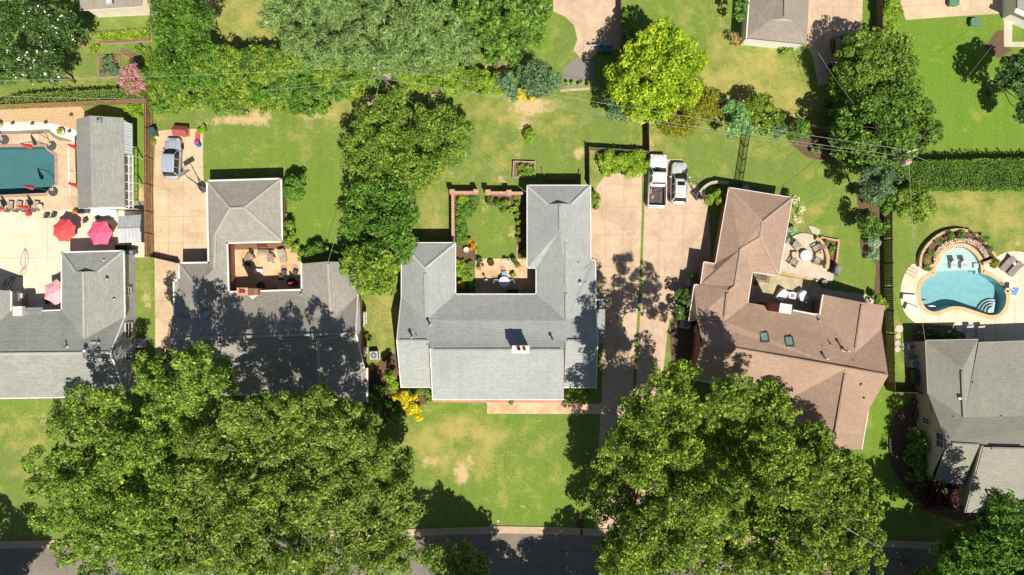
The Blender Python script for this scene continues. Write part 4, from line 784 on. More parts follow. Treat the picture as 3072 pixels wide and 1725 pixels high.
def tree(label, bl, m, leaf=.24, dens=210, base=None, bark=None, tr=.28, cat='tree', name='tree', group=None, sq=.85, limbs=True, flowers=None, **kw):
    leaf *= .72; dens *= 1.9; small = sum(b[2] for b in bl)/len(bl)*K < 1.75; kw.setdefault('sub', 11 if small else 18); kw.setdefault('subr', .4 if small else .29); kw.setdefault('up', .15); kw.setdefault('rand', 1.1); kw.setdefault('lower', -.15); rj = random.Random(crc(label)+7); bl = [(x, y, r*(.94 if h > 11 else 1), h + (rj.uniform(-2.0, 1.4) if h > 11 else rj.uniform(-.5, .3))) for x, y, r, h in bl]; B = blob_px(bl, sq); cx = sum(b[0]*b[3] for b in B)/sum(b[3] for b in B); cy = sum(b[1]*b[3] for b in B)/sum(b[3] for b in B)
    if base: q = P(*base); cx, cy = q.x, q.y
    zt = max(b[2] for b in B); B0 = list(B)
    if zt > 6: B += [(b[0]+(cx-b[0])*.08, b[1]+(cy-b[1])*.08, b[2]-b[3]*1.2, b[3]*1.1, b[4]*.7) for b in B0 if b[2]-b[3]*1.2 > 2.0]   # inner and lower boughs
    T = thing(name, label, cat, (cx, cy, 0), 0, group); n = int(sum(b[3]**2 for b in B0)*dens*(1.45 if len(B) > len(B0) else 1)); rnd = random.Random(crc(label))
    leaf_mesh('crown', B, n, leaf, crc(label), m, T, (cx, cy, 0), **kw)
    if flowers:
        fm, fd, fl, side = flowers; leaf_mesh('blossoms', [(b[0], b[1], b[2]+.12, b[3]*1.03, b[4]*1.03) for b in B0], int(n*fd*.6), fl, crc(label)+1, fm, T, (cx, cy, 0), side=side, jit=.1)
    zf = zt*.42; bark = bark or BARK
    tb = MB(); tb.tube([(0,0,0),(0,0,.25),(.05*tr,.1*tr,zf*.5),(rnd.uniform(-.3,.3),rnd.uniform(-.3,.3),zf),(rnd.uniform(-.6,.6),rnd.uniform(-.6,.6),zt*.8)], [tr*1.5,tr*1.1,tr*.9,tr*.75,tr*.25], 10); tb.build('trunk', bark, T, smooth=True)
    if limbs:
        L = sorted(B0, key=lambda b: -b[3]*(1+.3*rnd.random()))[:26]
        for b in L:
            e = Vector((b[0]-cx, b[1]-cy, b[2]+b[4]*rnd.choice((.3,.4,.9)))); s = Vector((0, 0, min(zf, e.z*.7))); mid = s.lerp(e, .5) + Vector((rnd.uniform(-.3,.3), rnd.uniform(-.3,.3), -.06*(e-s).length)); r0 = tr*min(.5, .22+.04*b[3])
            lb = MB(); lb.tube([s, mid, e], [r0, r0*.62, r0*.2], 6)
            for k in range(4):
                d = Vector((rnd.uniform(-1,1), rnd.uniform(-1,1), rnd.uniform(-.1,.8))).normalized()*b[3]*.85; st = mid.lerp(e, rnd.uniform(.3,1)); lb.tube([st, st+d*.55+Vector((0,0,.1)), st+d], [r0*.3, r0*.2, r0*.07], 4)
            lb.build('limb', bark, T, smooth=True)
    return T
def shrub(label, bl, m, leaf=.13, dens=700, cat='shrub', name='shrub', group=None, sq=.9, flowers=None, **kw):
    leaf *= .85; dens *= 1.4; B = blob_px(bl, sq); cx = sum(b[0] for b in B)/len(B); cy = sum(b[1] for b in B)/len(B); n = max(60, int(sum(b[3]**2 for b in B)*dens))
    kw.setdefault('sub', 7); o = leaf_mesh(name, B, n, leaf, crc(label)+int(bl[0][0]), m, None, (cx, cy, 0), **kw); o.location = (cx, cy, 0); tag(o, label, cat, group)
    if flowers: fm, fd, fl, side = flowers; leaf_mesh('blossoms', [(b[0], b[1], b[2]+.05, b[3]*1.02, b[4]*1.02) for b in B], int(n*fd)+8, fl, crc(label)+1, fm, o, (cx, cy, 0), side=side, jit=.08)
    return o
def in_poly(q, poly):
    x, y = q[:, 0], q[:, 1]; c = np.zeros(len(q), bool); j = len(poly)-1
    for i in range(len(poly)):
        a, b = poly[i], poly[j]; dy = (b[1]-a[1]) or 1e-9; c ^= ((a[1] > y) != (b[1] > y)) & (x < (b[0]-a[0])*(y-a[1])/dy+a[0]); j = i
    return c
def patch(name, px, m, n, leaf, z0, z1, seed, parent=None, lump=.0, aspect=.5, h=0):
    """leaves scattered over an outline between z0 and z1, denser on top"""
    poly = [(p.x, p.y) for p in (P(x, y, h) for x, y in px)]; a = np.array(poly); rng = np.random.default_rng(seed)
    q = rng.uniform(a.min(0), a.max(0), (n*4, 2)); q = q[in_poly(q, poly)][:n]; n = len(q)
    z = z1 - (z1-z0)*rng.random(n)**2.2 + lump*np.sin(q[:, 0]*2.1+seed)*np.cos(q[:, 1]*2.7+seed*.3)
    pos = np.column_stack([q, z]); nr = rng.normal(size=(n, 3))*.45; nr[:, 2] += .8; nr /= np.linalg.norm(nr, axis=1)[:, None]
    t = np.cross(nr, rng.normal(size=(n, 3))); t /= np.linalg.norm(t, axis=1)[:, None]; b = np.cross(nr, t); L = (leaf*rng.uniform(.6, 1.35, n))[:, None]
    v = np.stack([pos+t*L, pos+b*L*aspect, pos-t*L*.8, pos-b*L*aspect], 1).reshape(-1, 3); v[:, 2] = np.maximum(v[:, 2], .03)
    if parent is not None: v -= np.array(parent.location)
    me = bpy.data.meshes.new(name); me.vertices.add(4*n); me.vertices.foreach_set('co', v.astype(np.float32).ravel()); me.loops.add(4*n); me.loops.foreach_set('vertex_index', np.arange(4*n, dtype=np.int32))
    me.polygons.add(n); me.polygons.foreach_set('loop_start', np.arange(0, 4*n, 4, dtype=np.int32)); me.update(calc_edges=True); me.materials.append(m)
    o = bpy.data.objects.new(name, me); put(o, parent); return o
def hedge(label, px, h, m, dens, leaf, seed, core):
    T = thing('hedge', label, 'hedge', sum((P(x, y, h) for x, y in px), Vector())/len(px)*1.0); T.location.z = 0
    pts = pp(px, h); n = int(abs(sum(a.x*b.y-b.x*a.y for a, b in zip(pts, pts[1:]+pts[:1])))/2*dens); patch('foliage', px, m, n, leaf, h-.4, h+.08, seed, T, .11, h=h)
    rng = random.Random(seed); mb = MB(); mb.prism(offset(pts, .18), 0, h-.12); mb.build('light_block_core', core, T, world=True)  # solid dark core added inside to block light between the leaves
    sl_ = [];
    for a, b in zip(pts, pts[1:]+pts[:1]):
        L = (b-a).length; k = int(L/.45)
        for i in range(k): c = a.lerp(b, (i+.5)/max(k, 1)); sl_.append((c.x, c.y, h*.5, .22, h*.52))
    leaf_mesh('side_foliage', sl_, int(len(sl_)*dens*.35), leaf, seed+5, m, T, tuple(T.location), sub=4, lower=-1, subr=.7); return T
c3 = lambda *t: [lin(*x, 1.65) for x in t]
LF = dict(
 maple=leaf_mat('leaf_maple', c3((45,63,24),(75,101,36),(104,131,47),(135,156,63),(156,173,79)), .32),
 oak=leaf_mat('leaf_oak', c3((48,64,24),(76,98,36),(103,124,47),(130,147,64),(148,162,79)), .3),
 tulip=leaf_mat('leaf_tulip', c3((39,57,22),(66,90,30),(94,119,40),(137,154,55),(167,174,70)), .32),
 green=leaf_mat('leaf_green', c3((46,69,26),(72,102,38),(99,130,50),(128,156,64)), .3), olive=leaf_mat('leaf_olive', c3((60,84,30),(85,112,40),(115,138,50),(141,159,65)), .3),
 dark=leaf_mat('leaf_dark', c3((32,53,25),(50,76,34),(71,99,44),(96,121,60)), .18), deep=leaf_mat('leaf_deep', c3((40,69,24),(62,95,31),(88,121,40),(114,144,50)), .22),
 pine=leaf_mat('leaf_pine', c3((68,87,46),(91,113,61),(111,136,76),(130,156,93)), .15, .15), ygreen=leaf_mat('leaf_yellow_green', c3((84,115,28),(122,148,37),(159,178,47),(189,192,65)), .4),
 ochre=leaf_mat('leaf_ochre', c3((78,92,26),(102,110,30),(130,128,34),(150,138,44)), .3), lime=leaf_mat('leaf_lime', c3((85,113,31),(116,142,41),(147,167,51)), .35),
 bush=leaf_mat('leaf_bush', c3((59,82,27),(88,113,37),(117,140,46),(143,160,57)), .3), hedge=leaf_mat('leaf_hedge', c3((46,73,23),(66,96,30),(87,119,39),(105,135,48)), .2),
 hedgel=leaf_mat('leaf_hedge_light', c3((74,94,36),(96,118,46),(118,138,58)), .2), silver=leaf_mat('leaf_silver_green', c3((74,110,62),(104,144,86),(136,174,110)), .3),
 greyg=leaf_mat('leaf_grey_green', c3((56,80,52),(80,106,70),(109,135,91)), .2), gold=leaf_mat('leaf_gold', c3((141,133,26),(179,167,35),(207,193,47)), .35),
 orange=leaf_mat('leaf_orange', c3((139,101,26),(168,126,31),(182,145,45)), .3), red=leaf_mat('leaf_red', c3((36,18,20),(58,26,30),(84,44,48)), .2),
 dry=leaf_mat('leaf_dry', c3((112,96,58),(140,120,76),(168,146,98)), .2), sage=leaf_mat('leaf_sage', c3((100,130,96),(126,152,116),(150,172,136)), .2))
BLW = mat('white_blossom', lin(232,228,214), lin(216,210,190), 9, .8); BLP = mat('pink_blossom', lin(196,140,142), lin(172,116,120), 9, .8); BLR = mat('rose_blossom', lin(226,90,122), lin(232,140,156), 9, .8); BLC = mat('cream_blossom', lin(226,222,176), lin(206,204,150), 9, .8)
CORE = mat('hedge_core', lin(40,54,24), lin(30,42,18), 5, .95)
# ---------------------------------------------------------------- vehicles (built lengthwise along +Y = front)
def ring(y, hw, z0, z1, n=20, e=3.2, cx=0):
    out = []
    for k in range(n):
        t = 2*math.pi*k/n; c, s = math.cos(t), math.sin(t)
        out.append((cx+hw*math.copysign(abs(c)**(2/e), c), y, (z0+z1)/2+(z1-z0)/2*math.copysign(abs(s)**(2/e), s)))
    return out
TYRE = mat('tyre', lin(34,34,35), None, 5, .9); LAMP = glass_mat('lamp_glass', lin(200,205,210)); TAIL = glass_mat('tail_lamp', lin(150,26,24))
def wheels(T, ys, hw, r=.36):
    for y in ys:
        for s in (-1, 1):
            wb = MB(); wb.lathe([(r*.6,-.11),(r*.92,-.11),(r,-.06),(r,.06),(r*.92,.11),(r*.6,.11)], (0,0,0), 20); M = Matrix.Rotation(s*math.pi/2, 3, 'Y')
            rb = MB(); rb.lathe([(r*.62,.0),(r*.62,.1),(r*.5,.085),(r*.16,.1)], (0,0,0), 10)
            for b in (wb, rb): b.v = [tuple(M @ Vector(v) + Vector((s*(hw-.12), y, r))) for v in b.v]
            w = wb.build('wheel', TYRE, T); rb.build('rim', METAL, w)
def slab(mb, base, top, z0, z1):
    n = len(base); mb.add([(*p, z0) for p in base] + [(*p, z1) for p in top], [tuple(reversed(range(n))), tuple(range(n, 2*n))] + [(i, (i+1) % n, n+(i+1) % n, n+i) for i in range(n)])
def suv(label, loc, rz, paint, sunroof=False, rails=False, L=4.65, W=1.86, H=1.68, name='suv'):
    T = thing(name, label, 'car', loc, rz); h = L/2; w = W/2; bl = 1.0
    bb = MB(); bb.loft([ring(-h,w*.62,.42,.85), ring(-h+.06,w*.84,.34,.95), ring(-h+.25,w*.95,.27,bl+.02), ring(-h+.8,w,.24,bl+.03), ring(-.2,w,.22,bl), ring(h-1.5,w,.24,bl-.01),
        ring(h-.8,w*.985,.25,.93), ring(h-.35,w*.92,.27,.84), ring(h-.12,w*.78,.3,.74), ring(h,w*.5,.38,.62)]); bb.build('body', paint, T, smooth=True)
    yA, yB, yC, yD = h-1.28, h-2.0, -h+.62, -h+.22         # windscreen foot, roof front, roof rear, rear glass foot
    gb = MB(); slab(gb, [(-w*.9,yD),(w*.9,yD),(w*.92,yA-.5),(w*.80,yA-.08),(0,yA+.06),(-w*.80,yA-.08),(-w*.92,yA-.5)], [(-w*.68,yC),(w*.68,yC),(w*.72,yB-.3),(w*.66,yB),(0,yB+.07),(-w*.66,yB),(-w*.72,yB-.3)], bl-.06, H-.05); gb.build('glasshouse', GLASSC, T)
    rb = MB(); rb.loft([ring(yC-.02,w*.60,H-.09,H-.02,16,4), ring(yC+.15,w*.71,H-.10,H+.0,16,4), ring(yB-.9,w*.74,H-.10,H+.025,16,4), ring(yB-.1,w*.71,H-.10,H-.005,16,4), ring(yB+.04,w*.62,H-.09,H-.03,16,4)]); rb.build('roof', paint, T, smooth=True)
    pb = MB()
    for s in (-1, 1):
        pb.tube([(s*w*.80,yA-.08,bl-.03),(s*w*.67,yB,H-.05)], .045, 6); pb.tube([(s*w*.905,yD+.05,bl-.02),(s*w*.69,yC,H-.06)], .08, 6); pb.tube([(s*w*.93,-.2,bl-.03),(s*w*.73,-.2,H-.06)], .04, 6); pb.tube([(s*w*.93,-1.1,bl-.03),(s*w*.73,-1.1,H-.06)], .035, 6)
    pb.build('pillar', paint, T)
    for s in (-1, 1):
        mb = MB(); mb.box((s*(w+.1), yA-.42, bl+.06), (.2,.12,.15)); mb.build('wing_mirror', paint, T, bevel=.02)
        lb = MB(); lb.loft([ring(h-.42,.2,.66,.8,10,2.4,s*w*.66), ring(h-.1,.14,.6,.76,10,2.4,s*w*.55)]); lb.build('headlight', LAMP, T)
        tb = MB(); tb.box((s*w*.76,-h+.07,.82), (.2,.07,.1), s*R(14)); tb.build('tail_light', TAIL, T)
        if rails: q = MB(); q.tube([(s*w*.63,yC+.2,H+.03),(s*w*.66,-.6,H+.07),(s*w*.64,yB-.2,H+.03)], .022, 5); q.build('roof_rail', METAL, T)
    for s in (-1, 1): sb = MB(); sb.tube([(s*w*.36, h-.3, .83), (s*w*.44, h-1.3, .975)], .012, 4); sb.build('bonnet_seam', DGREY, T)
    if sunroof: q = MB(); q.box((0, yB-.5, H+.02), (.8,.42,.03)); q.build('sunroof', GLASSC, T, bevel=.01)
    q = MB(); q.tube([(0,yC+.25,H),(0,yC+.15,H+.06)], .03, 6); q.build('antenna_fin', DGREY, T)
    q = MB(); q.tube([(-.35,yA+.02,bl),(.1,yA-.16,bl+.12)], .015, 4); q.tube([(.2,yA+.02,bl),(.55,yA-.2,bl+.12)], .015, 4); q.build('wiper', BLACK, T)
    wheels(T, (h-.9, -h+.9), w); return T
SILVER = paint_mat('silver_paint', lin(168,177,192), .1, .34); WHITEP = paint_mat('white_car_paint', lin(228,229,230), 0, .3); PEARL = paint_mat('pearl_paint', lin(206,211,212), .15, .32); DARKP = paint_mat('dark_car_paint', lin(40,38,40), .3, .3)
suv('silver hatchback parked alone on the driveway beside the reddish wood fence', P(519,487,.8)*Vector((1,1,0)) if False else Vector((*P(516,474,.8).xy,0)), R(-2), SILVER, L=4.55, W=1.84, name='hatchback')
suv('pearl white sport utility car with a dark sunroof beside the pickup truck', Vector((*P(2038,549,.8).xy,0)), R(-1.5), PEARL, sunroof=True, rails=True)
suv('dark car half hidden under the tall tree beside the garage drive', Vector((*P(2560,128,.8).xy,0)), R(-84), DARKP, name='parked_car')
def truck(label, loc, rz):
    T = thing('pickup_truck', label, 'truck', loc, rz); w, h = 1.0, 2.85; bl = 1.15; paint = WHITEP
    bb = MB(); bb.loft([ring(-.62,w*.97,.4,bl,20,5), ring(-.6,w,.38,bl+.02,20,5), ring(.8,w,.36,bl+.03,20,4.5), ring(h-1.4,w,.36,bl+.03,20,4), ring(h-.6,w*.96,.38,bl-.03,20,4), ring(h-.15,w*.86,.42,1.0,20,3.6), ring(h,w*.62,.5,.86,20,3)]); bb.build('body', paint, T, smooth=True)
    yA, yB, yC, yD = h-1.5, h-2.15, -.35, -.52
    gb = MB(); slab(gb, [(-w*.88,yD),(w*.88,yD),(w*.9,yA-.35),(w*.82,yA-.03),(0,yA+.08),(-w*.82,yA-.03),(-w*.9,yA-.35)], [(-w*.72,yC),(w*.72,yC),(w*.74,yB-.25),(w*.7,yB),(0,yB+.08),(-w*.7,yB),(-w*.74,yB-.25)], bl-.04, 1.82); gb.build('glasshouse', GLASSC, T)
    rb = MB(); rb.loft([ring(yC-.03,w*.66,1.76,1.84,16,4), ring(yC+.12,w*.75,1.75,1.88,16,4), ring(.2,w*.77,1.75,1.9,16,4), ring(yB-.1,w*.74,1.75,1.87,16,4), ring(yB+.05,w*.64,1.77,1.84,16,4)]); rb.build('roof', paint, T, smooth=True)
    pb = MB()
    for s in (-1, 1):
        pb.tube([(s*w*.82,yA-.03,bl),(s*w*.71,yB,1.82)], .05, 6); pb.tube([(s*w*.89,yD,bl),(s*w*.73,yC,1.82)], .09, 6); pb.tube([(s*w*.92,.35,bl),(s*w*.76,.35,1.82)], .06, 6)
    pb.build('pillar', paint, T)
    bd = MB(); bd.box((0,-1.74,.62), (1.62,2.2,.06)); 
    for k in range(12): bd.box((-.75+k*.136,-1.74,.66), (.05,2.18,.03))
    b = bd.build('bed_floor', DGREY, T)
    sd = MB()
    for s in (-1, 1): sd.box((s*.9,-1.74,.8), (.2,2.24,.78))
    sd.box((0,-.68,.85), (1.8,.1,.7)); sd.build('bed_side', paint, T, bevel=.03)
    for s in (-1, 1): q = MB(); q.box((s*.86,-1.74,1.21), (.1,2.2,.03)); q.build('bed_rail', BLACK, T)
    tg = MB(); tg.box((0,-2.82,.85), (1.84,.1,.68)); tg.build('tailgate', paint, T, bevel=.03)
    bp = MB(); bp.box((0,-2.95,.55), (1.86,.2,.2)); bp.build('rear_bumper', METAL, T, bevel=.03); hb = MB(); hb.tube([(.1,-2.95,.5),(.1,-3.12,.5)], .04); hb.build('tow_hitch', BLACK, T)
    for s in (-1, 1):
        mb = MB(); mb.box((s*(w+.14), yA-.35, bl+.1), (.26,.12,.22)); mb.build('wing_mirror', BLACK, T, bevel=.02)
        lb = MB(); lb.box((s*.74,h-.16,.88), (.34,.2,.2), -s*R(22)); lb.build('headlight', LAMP, T, bevel=.03); tb = MB(); tb.box((s*.92,-2.86,.95), (.08,.05,.24)); tb.build('tail_light', TAIL, T)
    q = MB(); q.tube([(-.5,yA+.06,bl+.02),(.05,yA-.05,bl+.1)], .015, 4); q.build('wiper', BLACK, T)
    wheels(T, (h-.95, -1.75), w, .39); return T
TL = Vector((*P(1973,540,.9).xy,0)); TR = R(-2)
truck('white pickup truck with an open bed parked at the top of the drive', TL, TR)
def inbed(x, y, z): v = Matrix.Rotation(TR, 3, 'Z') @ Vector((x, y, 0)); return TL + v + Vector((0, 0, z))
ORANGE = mat('orange_nylon', lin(214,150,70), lin(190,120,56), 8, .7); REDP = mat('red_plastic', lin(176,62,52), None, 3, .45)
mb = MB()
for k in range(7): r = .2-.02*k; mb.tube([inbed(-.45+r*.75*math.cos(t)+.03*math.sin(3*t+k), -1.85+r*math.sin(t), .69+k*.012) for t in np.linspace(0, 6.28, 18)], .022, 5)
mb.tube([inbed(-.5,-2.1,.7), inbed(-.55,-2.3,.7), inbed(-.6,-2.42,.7)], .022, 5); tag(mb.build('rope_coil', ORANGE), 'coil of orange rope lying in the bed of the white pickup', 'rope')
for k, x in enumerate((.42,.5)): mb = MB(); mb.tube([inbed(x,-1.35,.72), inbed(x,-2.62,.72)], .017, 6); tag(mb.build('orange_pole', ORANGE), ('long orange pole lying along the right of the pickup bed', 'long orange pole nearer the side wall of the pickup bed')[k], 'pole')
mb = MB(); mb.lathe([(0,.68),(.13,.68),(.14,.8),(.1,.95),(.04,1.0)], (inbed(-.3,-1.05,0).x, inbed(-.3,-1.05,0).y, 0), 12); tag(mb.build('red_jug', REDP), 'round red jug standing at the front of the pickup bed', 'jug')
mb = MB(); c = inbed(.35,-1.3,0); mb.box((c.x,c.y,.76), (.2,.14,.14), .5); mb.tube([c+Vector((-.2,.02,.75)), c+Vector((.3,.12,.85))], .05, 6); tag(mb.build('chainsaw', REDP), 'red and white power tool lying at the right of the pickup bed', 'tool')
mb = MB(); mb.tube([inbed(-.66,-.95,.75), inbed(-.68,-1.5,.75)], .04, 6); tag(mb.build('white_tube', WHITE), 'short white tube lying against the left side of the pickup bed', 'tube')
# ---------------------------------------------------------------- small machines
AC0 = None
def ac(label, X, Y, rz=0, s=.86):
    global AC0
    loc = P(X, Y)
    if AC0 is None:
        T = thing('ac_unit', label, 'air conditioner', loc, rz, 'air conditioner units beside the houses'); b = MB(); b.box((0,0,.45), (.86,.86,.78)); b.build('cabinet', MGREY, T, bevel=.03)
        p = MB(); p.box((0,0,.03), (1.05,1.05,.06)); p.build('pad', SLAB, T); t = MB(); t.box((0,0,.86), (.88,.88,.05)); t.build('top_plate', LGREY, T, bevel=.02)
        f = MB(); f.lathe([(.36,.885),(.36,.9),(.1,.91)], (0,0,0), 20); fan = f.build('fan_grille', DGREY, T); h = MB(); h.lathe([(.13,.905),(.12,.94)], (0,0,0), 12); h.build('fan_hub', LGREY, fan)
        for r in (.2,.28,.345): q = MB(); q.tube([(r*math.cos(a), r*math.sin(a), .918) for a in np.linspace(0, 6.283, 21)], .012, 4, False); q.build('guard_ring', LGREY, fan)
        AC0 = T
    else: clone(AC0, loc, rz, label)
ac('air conditioner unit on the grass right of the taupe house', 1126, 1064, .05)
ac('air conditioner unit under the side wall of the grey house with white siding', 428, 1028, .02); ac('air conditioner unit by the brown house, the upper one of two', 2073, 847, -.2); ac('air conditioner unit by the brown house, the lower one of two', 2053, 971, -.12)
ac('air conditioner unit tucked against the right side of the pale grey house', 1797, 909, 0); ac('air conditioner unit beside the white walled cottage at the top left', 460, 16, .1); ac('air conditioner unit among clutter beside the sage house', 2733, 1088, .1)
def bin_(label, X, Y, rz, m=None, w=.62, d=.7, h=1.0):
    T = thing('wheelie_bin', label, 'trash bin', P(X, Y), rz); b = MB(); b.box((0,0,h/2), (w,d,h-.1)); b.v = [(x*(.85 if z < .2 else 1), y*(.85 if z < .2 else 1), z) for x, y, z in b.v]; b.build('body', m or GREENB, T, bevel=.03)
    l = MB(); l.box((0,.0,h), (w+.08,d+.1,.08), tilt=Matrix.Rotation(.06, 3, 'X')); l.build('lid', m or GREENB, T, bevel=.04); hd = MB(); hd.tube([(-w*.4,-d*.62,h-.05),(w*.4,-d*.62,h-.05)], .025); hd.build('handle', m or GREENB, T)
    for s in (-1,1): q = MB(); q.lathe([(.05,-.04),(.12,-.04),(.12,.04)], (0,0,0), 12); q.v = [(s*(w*.42)+v[2], -d*.42+v[0], .12+v[1]) for v in q.v]; q.build('wheel', BLACK, T)
    return T
BINT = mat('bin_teal', lin(70,110,112), lin(58,96,98), 2, .5)
bin_('green storage bin standing at the top end of the silver car driveway', 466, 400, .08, w=.85, d=.75, h=1.1)
bin_('teal trash bin in the shade behind a white rail, left one of the pair', 1800, 153, 0, BINT, w=.6); bin_('teal trash bin in the shade behind a white rail, right one of the pair', 1823, 154, 0, BINT, w=.66)
kb = MB(); kb.tube([P(1768,137,.9), P(1834,132,.9)], .09, 6)
for x, y in ((1769,138),(1800,136),(1832,133)): kb.box((P(x,y).x, P(x,y).y, .43), (.1,.1,.86))
tag(kb.build('timber_rail', LGREY), 'pale timber rail standing beside the two teal bins', 'rail')
def lid_box(label, X, Y, rz=0):
    T = thing('utility_box', label, 'utility box', P(X, Y), rz); b = MB(); b.prism([(-.5,-.36),(.5,-.36),(.52,.2),(.4,.4),(-.4,.4),(-.52,.2)], 0, .5); b.build('cabinet', mat('box_green', lin(98,140,116), lin(86,126,104), 2, .5), T, bevel=.05)
    l = MB(); l.prism([(-.54,-.4),(.54,-.4),(.56,.22),(.43,.44),(-.43,.44),(-.56,.22)], .5, .58); l.build('lid', MATS['box_green'], T, bevel=.03); return T
lid_box('pale green utility box on the lush lawn below the back patio', 2918, 71); lid_box('pale green utility box standing on the back patio edge', 2854, 11)
# ---------------------------------------------------------------- basketball hoops, play things
def hoop(label, base, rz, m=DGREY):
    T = thing('basketball_hoop', label, 'basketball hoop', base, rz); b = MB(); b.box((0,-.2,.14), (.8,1.2,.28)); b.v = [(x*(.8 if z > .2 else 1), y*(.85 if z > .2 else 1), z) for x, y, z in b.v]; b.build('base', m, T, bevel=.06)
    p = MB(); p.tube([(0,-.1,.2),(0,.25,1.6),(0,.6,2.75)], .055, 8); p.tube([(0,.6,2.75),(0,1.0,2.95)], .04); p.tube([(-.35,-.5,.25),(0,.2,1.5)], .03); p.tube([(.35,-.5,.25),(0,.2,1.5)], .03); p.build('pole', BLACK, T)
    k = MB(); k.box((0,1.05,3.15), (1.3,.05,.8)); k.build('backboard', MGREY, T); r = MB(); r.tube([(.23*math.cos(a), 1.34+.23*math.sin(a), 2.95) for a in np.linspace(0, 6.283, 19)], .018, 5, False); r.build('rim', REDP, T)
    nb = MB()
    for a in np.linspace(0, 6.283, 13): nb.tube([(.22*math.cos(a), 1.34+.22*math.sin(a), 2.94), (.13*math.cos(a+.3), 1.34+.13*math.sin(a+.3), 2.55)], .008, 3)
    nb.build('net', WHITE, T)
hoop('portable basketball hoop with a grey base at the corner of the taupe garage', P(606,557), R(32)); hoop('portable basketball hoop beside the pearl white car', P(2084,580), R(38))
T = thing('playhouse', 'little red toy playhouse at the top of the silver car driveway', 'playhouse', P(553,398), R(-4)); b = MB(); b.box((0,0,.5), (1.3,.9,1.0)); b.build('wall', mat('play_tan', lin(206,176,130), None, 3, .6), T)
b = MB(); b.add([(-.8,-.55,.95),(.8,-.55,.95),(.8,.55,.95),(-.8,.55,.95),(-.75,0,1.45),(.75,0,1.45)], [(0,1,5,4),(3,4,5,2),(0,4,3),(1,2,5)]); b.add([(-.8,-.55,.93),(.8,-.55,.93),(.8,.55,.93),(-.8,.55,.93)], [(3,2,1,0)]); b.build('roof', mat('play_red', lin(168,92,84), lin(150,78,72), 3, .55), T); b = MB(); b.box((.1,-.46,.4), (.4,.04,.7)); b.build('door', REDP, T)
T = thing('toy_slide', 'small pink toy slide with blue steps beside the red playhouse', 'slide', P(597,416), R(-172)); b = MB(); b.loft([[(-.22,-.75,.02),(.22,-.75,.02),(.22,-.75,.14),(.17,-.75,.05),(-.17,-.75,.05),(-.22,-.75,.14)],[(-.2,.0,.35),(.2,.0,.35),(.2,0,.48),(.15,0,.38),(-.15,0,.38),(-.2,0,.48)],[(-.2,.5,.75),(.2,.5,.75),(.2,.5,.9),(.15,.5,.79),(-.15,.5,.79),(-.2,.5,.9)]]); b.v = [(x, y, z) for x, y, z in b.v]; b.build('chute', mat('toy_pink', lin(232,110,116), None, 3, .45), T)
b = MB(); b.box((0,.72,.42), (.45,.12,.84)); b.box((0,.86,.25), (.42,.2,.08)); b.box((0,.8,.55), (.42,.16,.08)); b.build('steps', mat('toy_blue', lin(58,104,190), None, 3, .45), T)
b = MB(); b.box((0,.6,.86), (.5,.2,.1)); b.build('handrail', mat('toy_magenta', lin(220,80,170), None, 3, .45), T)
# ---------------------------------------------------------------- umbrellas
def umbrella(name, label, loc, r, h, m, n=8, rz=0.0, drop=.55, group=None):
    T = thing(name, label, 'umbrella', loc, rz, group); c = MB(); vs = [(0,0,h)]
    ring_ = [(r*math.cos(2*math.pi*k/n), r*math.sin(2*math.pi*k/n), h-drop) for k in range(n)]; mid = [(r*.5*math.cos(2*math.pi*k/n), r*.5*math.sin(2*math.pi*k/n), h-drop*.42) for k in range(n)]
    mm = [(r*.93*math.cos(math.pi/n)*math.cos(2*math.pi*(k+.5)/n), r*.93*math.cos(math.pi/n)*math.sin(2*math.pi*(k+.5)/n), h-drop-.03) for k in range(n)]
    fs = []
    for k in range(n): j = (k+1) % n; fs += [(0,1+n+k,1+n+j), (1+n+k,1+k,1+2*n+k), (1+n+k,1+2*n+k,1+n+j), (1+n+j,1+2*n+k,1+j)]
    c.add(vs+ring_+mid+mm, fs); c.build('canopy', m, T)
    p = MB(); p.tube([(0,0,.05),(0,0,h+.08)], .025, 8); p.build('pole', MGREY, T); b = MB(); b.lathe([(.3,0),(.3,.06),(.06,.1),(.05,.3)], (0,0,0), 16); b.build('base', DGREY, T)
    for k in range(n): q = MB(); q.tube([(0,0,h-.04), tuple(Vector(ring_[k])-Vector((0,0,.02)))], .012, 4); q.build('rib', MGREY, T)
    f = MB(); f.lathe([(.05,h),(.06,h+.05),(.02,h+.1)], (0,0,0), 8); f.build('finial', DGREY, T); return T
def Pg(X, Y, h): v = P(X, Y, h); return Vector((v.x, v.y, 0))
umbrella('patio_umbrella', 'open coral red eight sided umbrella on the cream terrace', Pg(184,690,2.4), 1.32, 2.45, RED, 8, R(22)); umbrella('patio_umbrella', 'open deep pink six sided umbrella beside the metal roofed shelter', Pg(292,698,2.4), 1.46, 2.45, PINK, 6, R(3))
umbrella('patio_umbrella', 'open pale pink umbrella half under the eave of the grey house with siding', Pg(159,877,2.4), 1.44, 2.45, PINKP, 6, R(28))
